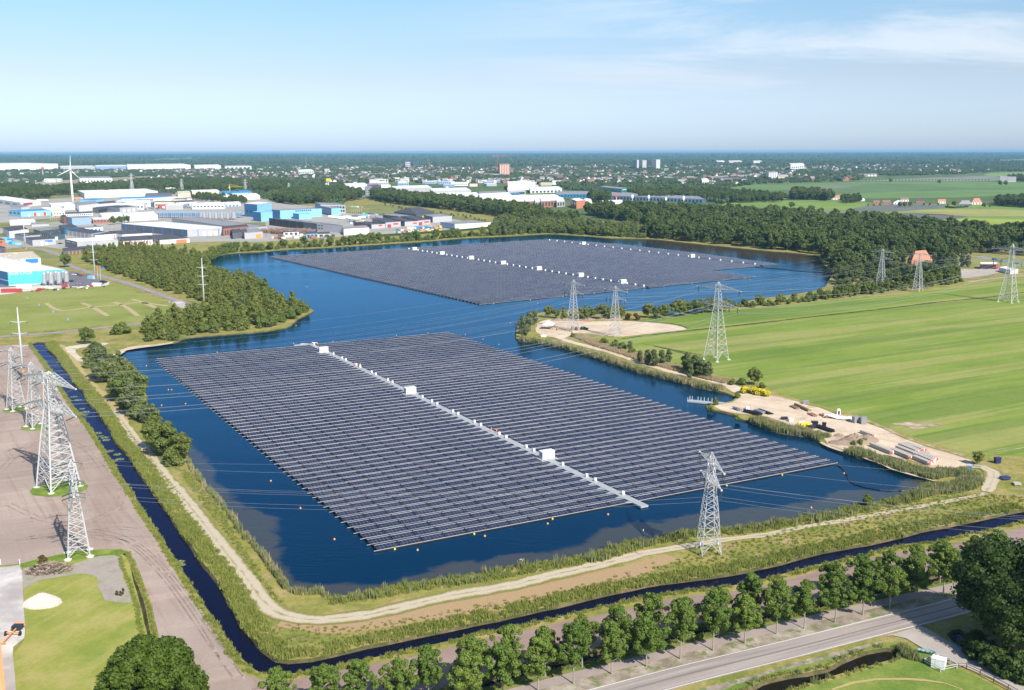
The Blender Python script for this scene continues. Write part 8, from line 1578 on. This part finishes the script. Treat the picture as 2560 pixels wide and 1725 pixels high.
def heap(label, px, py, rx_, ry_, h_, mat, name='dirt_heap', cat='heap', seed=1, stones=0):
    g_ = random.Random(seed); mb = MB(); n, k = 18, 6; rings = []
    for i in range(k):
        f = i / (k - 1); rings.append([(rx_ * (1 - f) * (1 + .15 * g_.uniform(-1, 1)) * math.cos(6.283 * j / n), ry_ * (1 - f) * (1 + .15 * g_.uniform(-1, 1)) * math.sin(6.283 * j / n), h_ * (f ** .8) * g_.uniform(.85, 1.1) - (.1 if i == 0 else 0)) for j in range(n)])
    base = 0
    for r_ in rings: mb.v += r_
    for i in range(k - 1):
        for j in range(n): mb.f.append((i * n + j, i * n + (j + 1) % n, (i + 1) * n + (j + 1) % n, (i + 1) * n + j)); mb.m.append(0)
    for _ in range(stones):
        a = g_.uniform(0, 6.28); q = math.sqrt(g_.random()); x, y = rx_ * q * math.cos(a), ry_ * q * math.sin(a); z = h_ * (1 - q) ** .8; s_ = g_.uniform(.14, .36); mb.box(x - s_, x + s_, y - s_ * .8, y + s_ * .8, z - s_, z + s_ * .8)
    o = mb.build(name, M[mat]); o.location = G(px, py) + Vector((0, 0, .1)); tag(o, label, cat)
M['dirt'] = plain('brown_dirt', (0.27, 0.2, 0.15), .95, var=.3, scale=1.2); M['whitestone'] = plain('white_rubble_stone', (0.6, 0.54, 0.5), .9, var=.2, scale=3)
heap('biggest brown dirt heap on the sand yard', 2137, 1104, 5.5, 5, 3.0, 'dirt', seed=3); heap('dirt heap right behind the biggest one', 2165, 1102, 4.5, 4, 2.4, 'dirt', seed=4); heap('small mound of dirt beside the sand track of the yard', 2098, 1090, 2.2, 2, .9, 'dirt', seed=5); heap('low broad spoil heap at the yard shore', 2105, 1108, 5, 3.5, 1.2, 'dirt', seed=6)
for (x, y, s_) in ((2150,1112,.5),(2160,1108,.45),(2133,1113,.4)): tree('bush', x, y, s_, 'weedy bush growing on the dirt heap', 'bush', 'weeds on the dirt heap')
heap('heap of white stone rubble on the lawn', 106, 1510, 3.9, 2.7, 2.3, 'whitestone', 'rubble_heap', 'heap', 7, 900)
for (x, y, k) in ((1395,801,0),(1415,801,1),(1470,799,2),(1510,800,3),(1540,799,4)): heap('low sandy mound with debris, %s from the left behind the sandy point' % ordn(k), x, y, 5, 2.5, 1.3, 'dirt', seed=20 + k)
M['branch'] = plain('weathered_branches', (0.42, 0.32, 0.25), .9, var=.3, scale=2)
# brush pile on the lawn
mb = MB(); g_ = random.Random(12)
for _ in range(620):
    x = g_.uniform(-5.2, 5.2); y = g_.uniform(-2.6, 2.6); e = 1 - (x / 5.4) ** 2 - (y / 2.8) ** 2
    if e < 0: continue
    z = 2.1 * e ** .5 * g_.uniform(.3, 1); a = g_.uniform(0, 6.28); L_ = g_.uniform(.5, 1.6); mb.bar((x, y, z), (x + L_ * math.cos(a), y + L_ * math.sin(a), z + g_.uniform(-.3, .4)), g_.uniform(.06, .2), g_.randrange(2), .04)
t = thing('brush_pile', 'tangled heap of grey-brown branches and stumps behind the lawn', 'brush pile', G(124, 1428), R(10)); mb.build('branches', [M['branch'], M['bark']], t)
mb = MB(); mb.lathe([(.35, 0), (.62, .05), (.62, .4), (.35, .42)], 14); o = mb.build('tyre', M['tyre']); o.location = G(91, 1429) + Vector((0, 0, 1.0)); tag(o, 'old tractor tyre lying on the brush pile', 'tyre')
# shrubs in tubs
for k, (x, y) in enumerate(((293,1489),(302,1490),(308,1486))):
    lb = ('leftmost of three small brown withered shrubs on the gravel', 'middle one of three small brown withered shrubs on the gravel', 'rightmost and tallest of three small brown withered shrubs on the gravel')[k]
    o = obj_from(foliage_mesh('shrub', 'col', 1.2 + .3 * (k == 2), .7, 600 + k, 12, 260, .16, LM['brownb']), 'shrub'); o.location = G(x, y); tag(o, lb, 'shrub')
# tractor-like implement on the drive
t = thing('farm_implement', 'orange wheeled hay tedder with a long drawbar parked on the drive', 'farm machine', G(33, 1590) + Vector((0, 0, .15)), R(0)); mb = MB()
mb.bar((0, -4, .6), (0, 3, .9), .2); mb.bar((-1.4, 0, .6), (1.4, 0, .6), .2); mb.bar((-.6, 3, 1), (.6, 3, 1), .25); mb.bar((-.5, -4.1, .3), (.5, -4.1, .3), .18); mb.build('frame', M['orange'], t)
for x in (-1.5, 1.5): mb = MB(); mb.tube([(x - .15, 0, .45), (x + .15, 0, .45)], .48, 12); mb.build('wheel', M['tyre'], t)
mb = MB(); mb.box(-1.0, 1.0, 1.4, 2.8, .7, 1.3); mb.build('gearbox', M['dark'], t); mb = MB(); mb.box(-1.1, 1.1, 2.9, 3.3, .9, 1.3); mb.build('guard', M['orange'], t)
# posts at the drive
for k, x in enumerate((2, 50)): mb = MB(); mb.bar((0, 0, 0), (0, 0, 1.3), .14); mb.box(-.12, .12, -.12, .12, 1.3, 1.36); o = mb.build('gate_post', M['whitep']); o.location = G(x, 1412); tag(o, ('left white post at the end of the drive', 'right white post at the end of the drive')[k], 'post')
# tent canopy
t = thing('party_tent', 'white peaked canopy tent on the sandy point with tables under it', 'tent', G(1371, 822) + Vector((0, 0, .1)), R(-15)); s_ = 3.1
mb = MB(); pk = (0, 0, 4.6); q = [(-s_, -s_, 2.6), (s_, -s_, 2.6), (s_, s_, 2.6), (-s_, s_, 2.6)]
for k in range(4): mb.poly([q[k], q[(k + 1) % 4], pk]); a, b = q[k], q[(k + 1) % 4]; mb.quad((a[0], a[1], 2.3), (b[0], b[1], 2.3), b, a)
mb.build('canopy', M['whitep'], t)
for k in range(4): mb = MB(); mb.bar((q[k][0] * .97, q[k][1] * .97, 0), (q[k][0] * .97, q[k][1] * .97, 2.5), .14); mb.build('leg', M['dark'], t)
for k, (dx, dy) in enumerate(((-1.2, 0), (1.1, .4))):
    m = MB(); m.box(-1, 1, -.4, .4, .7, .76); m.box(-.9, -.8, -.3, .3, 0, .7); m.box(.8, .9, -.3, .3, 0, .7); o = m.build('folding_table', M['dark']); o.location = G(1371, 822) + Vector((dx, dy, .1)); tag(o, ('dark folding table under the left half of the canopy tent', 'dark folding table under the right half of the canopy tent')[k], 'table')
pipes('brown log pile with yellow ends at the foot of the left slim pylon', 1427, 824, 1443, 825.5, 12, .28, 'planks'); pipes('brown boards behind the left slim pylon', 1434, 803, 1456, 803, 6, .2, 'rust'); pipes('brown boards lying right of the left slim pylon', 1460, 803.5, 1481, 804, 3, .2, 'rust')
mb = MB(); mb.lathe([(.3, 0), (.35, .8), (.33, .95)], 10); o = mb.build('bin', M['dark']); o.location = G(1392, 826) + Vector((0, 0, .1)); tag(o, 'dark barrel standing right of the canopy tent', 'barrel')
crate('white dinghy-like box on the shore below the canopy tent', 1358, 842, 'whitep', None, 3, .8, .2, 'dinghy', 'boat')
# yard items
for (x, y, m_, w_, h_, lb, nm, ct) in ((2036,1064,'pipeblack',2.2,1.6,'black plastic cubes behind the yellow floats','plastic_float','float'),(2029,1072,'pipeblack',2.6,1.2,'black plastic cubes right of the yellow floats','plastic_float','float'),(2060,1068,'pipeblack',1.4,1.7,'black drum standing alone in the yard','drum','drum'),(2006,1061,'whitep',2.2,.8,'white bag pile left of the yellow floats','bag_pile','bags'),(2014,1010,'car_grey',2.2,1.3,'grey tarpaulin bundle at the meadow edge of the yard','bundle','bundle'),(2139,1057,'car_grey',2.4,2.4,'tilted grey board crate at the meadow edge of the yard','crate','crate'),(2158,1060,'car_grey',2.0,2.6,'upright grey cupboard right of the tilted crate','cupboard','cupboard'),(1961,1049,'pipeblack',2.2,.9,'heap of black netting above the reed bed','net_heap','net heap'),(1976,1054,'whitep',1.6,1.2,'white and blue bag beside the black netting','bag','bag'),(1868,1024,'whitep',1.4,1.1,'white big bag standing above the black pipes','bag','bag'),(2493,1158,'tarp',1.8,1.9,'dark blue ball-shaped tarp bundle in the grass by the gravel loop','bundle','bundle'),(2512,1199,'tarp',2.6,.9,'blue and white tarp bundle in the grass','bundle','bundle'),(2423,1173,'bluep',1.2,.9,'small blue box beside the bright shrub','box','box'),(1295,813,'dark',3.6,1.0,'small dark boat moored at the tip of the sandy point','moored_boat','boat')):
    crate(lb, x, y, m_, None, w_, h_, gr.uniform(-.4, .6), nm, ct)
mb = MB(); g_ = random.Random(3)
for _ in range(26): x, y = g_.uniform(-1.6, 1.6), g_.uniform(-1.3, 1.3); mb.lathe([(.12, 0 + .1), (.36, .2), (.36, .62), (.12, .75)], 8, 0, x, y)
o = mb.build('float_heap', M['yellow']); o.location = G(2013, 1066) + Vector((0, 0, .1)); o.scale = (1.3, 1.3, 1.6); tag(o, 'heap of bright yellow floats at the edge of the reed bed', 'float heap')
t = thing('sheeting', 'large white sheeting draped over goods at the meadow edge of the yard', 'sheeting', G(2095, 1046) + Vector((0, 0, .1)), R(-30)); mb = MB(); Pq = [[Vector((x * 1.25, y * 1.2, .25 + .75 * max(0, math.sin((x + .4) * 1.1) * math.cos(y * 1.3)) + g_.uniform(0, .15))) for x in range(-4, 5)] for y in range(-2, 3)]
for j in range(4):
    for i in range(8): mb.quad(Pq[j][i], Pq[j][i + 1], Pq[j + 1][i + 1], Pq[j + 1][i])
mb.build('sheet', M['whitep'], t); mb = MB(); mb.box(-3, 3, -1.2, 1.2, 0, .25); mb.build('pallet_base', M['planks'], t)
mb = MB(); mb.hexa([(-.8, -.6, 0), (.8, -.6, 0), (.8, .6, 0), (-.8, .6, 0), (-.5, -.4, 2.2), (.5, -.4, 2.2), (.5, .4, 2.2), (-.5, .4, 2.2)]); t = thing('portable_toilet', 'white hut with a dark opening at the meadow edge of the yard', 'portable toilet', G(2096, 1036)); mb.build('cabin', M['whitep'], t); mb = MB(); mb.box(-.3, .3, -.72, -.64, .2, 1.6); mb.build('door', M['dark'], t)
# jetty
t = thing('jetty', 'grey floating jetty with white railing posts reaching into the channel', 'jetty', G(1758, 1007, 0), R(-26)); mb = MB(); mb.box(-6.2, 6.2, -1.6, 1.6, -.2, .45); mb.box(3.5, 8.6, -.9, 2.6, .2, .5); mb.build('deck', M['deck'], t)
for k, (x, y) in enumerate(((-6, 1.5), (-5, 1.5), (-2.6, 1.5), (-1.4, 1.5), (0, 1.5), (1.6, 1.5), (3.2, 1.5), (-6, -1.5))): mb = MB(); mb.bar((x, y, .4), (x, y, 1.9), .14); mb.build('post', M['whitep'], t)
# small boats at the landing of the near array
def boat(label, p, rz, L_, mat, inner, name='rowing_boat', z=None):
    t = thing(name, label, 'boat', p, rz); mb = MB(); n = 9; out_, inn_ = [], []
    for i in range(n):
        f = i / (n - 1); x = -L_ / 2 + L_ * f; w_ = L_ * .2 * (math.sin(math.pi * min(1, .25 + f * .55)) if f < .75 else math.sin(math.pi * min(1, .25 + f * .55)) * (1 - ((f - .75) / .25) ** 2 * .85)); out_.append((x, w_)); 
    for i in range(n - 1):
        (x0, w0), (x1, w1) = out_[i], out_[i + 1]
        for s in (-1, 1):
            mb.quad((x0, s * w0 * .6, 0), (x1, s * w1 * .6, 0), (x1, s * w1, .55), (x0, s * w0, .55)); mb.quad((x0, s * w0, .55), (x1, s * w1, .55), (x1, s * w1 * .86, .53), (x0, s * w0 * .86, .53)); mb.quad((x0, s * w0 * .86, .53), (x1, s * w1 * .86, .53), (x1, s * w1 * .5, .1), (x0, s * w0 * .5, .1), 1)
        mb.quad((x0, -w0 * .5, .1), (x1, -w1 * .5, .1), (x1, w1 * .5, .1), (x0, w0 * .5, .1), 1)
    mb.poly([(out_[0][0], -out_[0][1], .55), (out_[0][0], out_[0][1], .55), (out_[0][0], out_[0][1] * .6, 0), (out_[0][0], -out_[0][1] * .6, 0)]); mb.build('hull', [M[mat], M[inner]], t)
    for i in (2, 4, 6): x, w_ = out_[i]; mb = MB(); mb.box(x - .12, x + .12, -w_ * .85, w_ * .85, .36, .41); mb.build('thwart', M[inner], t)
boat('dark boat with a white engine moored left of the near array landing', G(762, 862, 0), R(10), 4.5, 'dark', 'whitep'); boat('small red and white boat moored right of the near array landing', G(787, 859, 0), R(-20), 4, 'redsign', 'whitep')
M['teal'] = plain('teal_boat_paint', (0.03, 0.16, 0.17), .35); M['tealin'] = plain('grey_green_boat_inside', (0.25, 0.36, 0.36), .5)
boat('teal rowing boat lying on the grass beside the lane', G(2316, 1633) + Vector((0, 0, .02)), R(-24), 3.4, 'teal', 'tealin')
# white box with fence
p = G(2346, 1668); t = thing('utility_cabin', 'plain white metal utility cabin inside the small fence', 'utility cabin', p, R(-34)); mb = MB(); mb.box(-1.25, 1.25, -.85, .85, .05, 1.9); mb.build('housing', M['whitep'], t); mb = MB(); mb.box(-1.3, 1.3, -.9, .9, 1.903, 2.0); mb.build('lid', M['whitep'], t); mb = MB(); mb.box(-.5, .45, -.89, -.853, .2, 1.75); mb.build('door', M['whitep'], t)
def fence(label, pp, mat, h_=1.1, posts=None, rails=2, t_=.1, name='fence'):
    c = W(pp); t = thing(name, label, 'fence', c[0]); o = c[0]
    for i in range(len(c) - 1):
        a, b = c[i] - o, c[i + 1] - o; n = max(1, int((b - a).length / 2.2))
        for k in range(n + (i == len(c) - 2)): q = a.lerp(b, k / n); mb = MB(); mb.bar(q, q + Vector((0, 0, h_)), t_ * 1.2); mb.build('post', M[mat], t)
        for r_ in range(rails): z = h_ * (.92 - .42 * r_); mb = MB(); mb.bar(a + Vector((0, 0, z)), b + Vector((0, 0, z)), t_); mb.build('rail', M[mat], t)
fence('pale metal fence round the white utility cabin', [(2309,1659),(2351,1681),(2392,1672),(2374,1660),(2347,1648),(2309,1659)], 'galv')
fence('dark wooden rail fence running down beside the lane', [(2393,1671),(2416,1672),(2450,1688),(2484,1706),(2520,1725),(2560,1748)], 'bark', 1.2)
fence('dark low fence linking the pond reeds to the cabin', [(2272,1645),(2309,1659)], 'bark', 1.0)
strip('dry_mown_line', [(2080,1725),(2130,1708),(2190,1699),(2260,1698),(2310,1701),(2360,1708),(2400,1722),(2430,1740)], .7, M['track3'], 3, .2)
# power cabinet posts, survey stakes
for k, (x, y) in enumerate(((69,748),(98,765),(134,782),(171,802),(424,759))): crate('small blue-grey survey box on the grass building plot', x, y, 'wsteel', 'survey boxes on the building plot', .9, 1.3, 0, 'survey_box', 'survey box')
fence('thin fence at the sandy point beside the tent', [(1398,824),(1430,832)], 'bark', 1.0)
# people
def person_mesh(pose, seed=0):
    v = [(0, 0, .95), (0, 0, 1.2), (0, 0, 1.42), (0, 0, 1.52), (0, -.01, 1.66), (0, -.01, 1.76)]; e = [(0, 1), (1, 2), (2, 3), (3, 4), (4, 5)]; r = [.15, .14, .15, .06, .1, .07]
    for s in (-1, 1):
        n = len(v); fx = .08 * s if pose != 'walk' else .06 * s; fy = .0 if pose != 'walk' else .22 * s
        v += [(.1 * s, 0, .88), (.1 * s + fx * .3, -fy * .5 - .02, .48), (.1 * s + fx * .4, -fy * .9, .08), (.1 * s + fx * .4, -fy * .9 - .16, .04)]; e += [(0, n), (n, n + 1), (n + 1, n + 2), (n + 2, n + 3)]; r += [.1, .065, .045, .035]
        n = len(v); ay = .1 if pose == 'stand' else .3
        v += [(.19 * s, 0, 1.4), (.26 * s, .03, 1.13), (.24 * s, -ay, .92 if pose != 'ride' else 1.05), (.24 * s, -ay - .09, .86 if pose != 'ride' else 1.03)]; e += [(2, n), (n, n + 1), (n + 1, n + 2), (n + 2, n + 3)]; r += [.07, .05, .04, .03]
    me = bpy.data.meshes.new('body'); me.from_pydata(v, e, []); o = bpy.data.objects.new('tmp_body', me); col.objects.link(o); md = o.modifiers.new('s', 'SKIN')
    for i, q in enumerate(me.skin_vertices[0].data): q.radius = (r[i], r[i] * .85); q.use_root = (i == 0)
    sb = o.modifiers.new('d', 'SUBSURF'); sb.levels = 1; bpy.context.view_layer.update(); m2 = bpy.data.meshes.new_from_object(o.evaluated_get(bpy.context.evaluated_depsgraph_get())); bpy.data.objects.remove(o); return m2
M['skin'] = plain('skin', (0.5, 0.3, 0.22), .6); M['hivo'] = plain('orange_workwear', (0.85, 0.2, 0.04), .7); M['hivy'] = plain('yellow_workwear', (0.8, 0.75, 0.05), .7); M['navy'] = plain('dark_trousers', (0.03, 0.035, 0.06), .8); M['pinkw'] = plain('pink_sportswear', (0.75, 0.3, 0.25), .7)
def dress(me, top, legs):
    me = me.copy(); me.materials.clear()
    for m_ in (M[legs], M[top], M['skin'], M['bark']): me.materials.append(m_)
    for p in me.polygons:
        c = p.center; p.material_index = 0 if c.z < .93 and abs(c.x) < .2 else (3 if c.z > 1.72 else (2 if c.z > 1.5 or (abs(c.x) > .2 and c.z < .95) else 1))
    return me
bs = person_mesh('stand'); bw_ = person_mesh('walk'); br_ = person_mesh('ride')
def person(label, p, rz, body, top, legs, s=1.0): o = obj_from(dress(body, top, legs), 'person'); o.location = p; o.rotation_euler = (0, 0, rz); o.scale = (s,) * 3; tag(o, label, 'person'); return o
base = Vector((oF.x, oF.y, 0))
person('person in a red-orange jacket standing on the walkway, left of a group of three', PF(78.1, 219.5, .62) + base, R(30), bs, 'hivo', 'navy'); person('person in an orange vest on the walkway, middle of a group of three', PF(78.9, 217.5, .62) + base, R(120), bw_, 'hivo', 'navy'); person('person in a yellow vest on the walkway, right of a group of three', PF(79.5, 216.3, .62) + base, R(200), bs, 'hivy', 'navy')
for k, (u, v) in enumerate(((78.6, 86), (79.3, 83.5))): person(('person in an orange jacket crouched by the walkway boxes, upper one', 'person in an orange jacket by the walkway boxes, lower one')[k], PF(u, v, .62) + base, R(50), bs, 'hivo', 'hivo', .95)
# cyclists on the estate road
def bicycle(label, p, rz):
    t = thing('bicycle', label, 'bicycle', p, rz)
    for y in (-.52, .52): mb = MB(); n = 14; mb.tube([(0, y + .33 * math.cos(6.283 * k / n), .34 + .33 * math.sin(6.283 * k / n)) for k in range(n + 1)], .025, 5); mb.build('wheel', M['tyre'], t)
    mb = MB(); [mb.bar(a, b, .05) for a, b in (((0, .52, .34), (0, .1, .8)), ((0, .1, .8), (0, -.42, .85)), ((0, -.52, .34), (0, -.42, .95)), ((0, .52, .34), (0, .05, .3)), ((0, .05, .3), (0, -.42, .8)), ((0, .05, .3), (0, .15, .95)))]; mb.build('frame', M['dark'], t); mb = MB(); mb.bar((-.25, -.45, 1), (.25, -.45, 1), .04); mb.build('handlebar', M['dark'], t); mb = MB(); mb.box(-.08, .08, .02, .3, .93, .99); mb.build('saddle', M['dark'], t)
for k, (x, y) in enumerate(((365,730.5),(370,731.5),(375,733))):
    w3 = ('left', 'middle', 'right')[k]; p = G(x, y) + Vector((0, 0, .12)); bicycle('bicycle ridden by the %s of three cyclists on the estate road' % w3, p, R(40)); person('%s of three cyclists in orange and red sportswear on the estate road' % w3, p + Vector((0, 0, .1)), R(40), br_, ('hivo', 'pinkw', 'hivo')[k], 'navy')
# two geese-like birds on the near track and on the water
def bird(label, p, rz, mat, group=None, s=1.0, swim=False):
    t = thing('goose', label, 'bird', p, rz, group); t.scale = (s,) * 3; me = bpy.data.meshes.new('b'); z = .12 if swim else .42; me.from_pydata([(0, .38, z + .02), (0, .15, z), (0, -.15, z + .03), (0, -.3, z + .16), (0, -.33, z + .4), (0, -.36, z + .5), (0, -.47, z + .48)], [(0, 1), (1, 2), (2, 3), (3, 4), (4, 5), (5, 6)], []); o = bpy.data.objects.new('tmp_b', me); col.objects.link(o); o.modifiers.new('s', 'SKIN')
    for q, r_ in zip(me.skin_vertices[0].data, (.04, .16, .17, .08, .04, .055, .02)): q.radius = (r_, r_)
    o.modifiers.new('d', 'SUBSURF').levels = 1; bpy.context.view_layer.update(); m2 = bpy.data.meshes.new_from_object(o.evaluated_get(bpy.context.evaluated_depsgraph_get())); bpy.data.objects.remove(o); m2.materials.append(M[mat]); o = obj_from(m2, 'body'); o.parent = t
    if not swim:
        mb = MB(); [mb.bar((x, 0, 0), (x, 0, .35), .03) for x in (-.07, .07)]; mb.build('legs', M['orange'], t)
bird('dark goose standing at the left side of the sand track', G(503, 1326), R(20), 'dark'); bird('dark goose standing in the middle of the sand track', G(511, 1330), R(-20), 'dark', s=1.1)
for k, (x, y) in enumerate(((650,1375),(1116,1436),(1301,1400),(1307,1401),(1608,1327),(2247,1181))): bird('pale waterbird swimming close to the near shore', G(x, y, 0), R(40 * k), ('conc', 'dark')[k == 1], 'waterbirds near the shore', .8, True)
# ------------------------------------------------ haze
hb_ = MB(); hb_.box(-45000, 45000, -380, 42000, -2.0, 104.5)
hm_ = bpy.data.materials.new('haze_air'); hm_.use_nodes = True; t = hm_.node_tree; t.nodes.clear(); o_ = N(t, 'ShaderNodeOutputMaterial'); pv = N(t, 'ShaderNodeVolumePrincipled'); pv.inputs['Color'].default_value = (0.34, 0.68, 1.0, 1); pv.inputs['Density'].default_value = 4.2e-5; pv.inputs['Anisotropy'].default_value = 0.0; LK(t, pv, 0, o_, 1)
ho = hb_.build('haze', hm_); ho['kind'] = 'stuff'; ho['label'] = 'thin blue summer haze over the distant town and woods'; ho['category'] = 'haze'
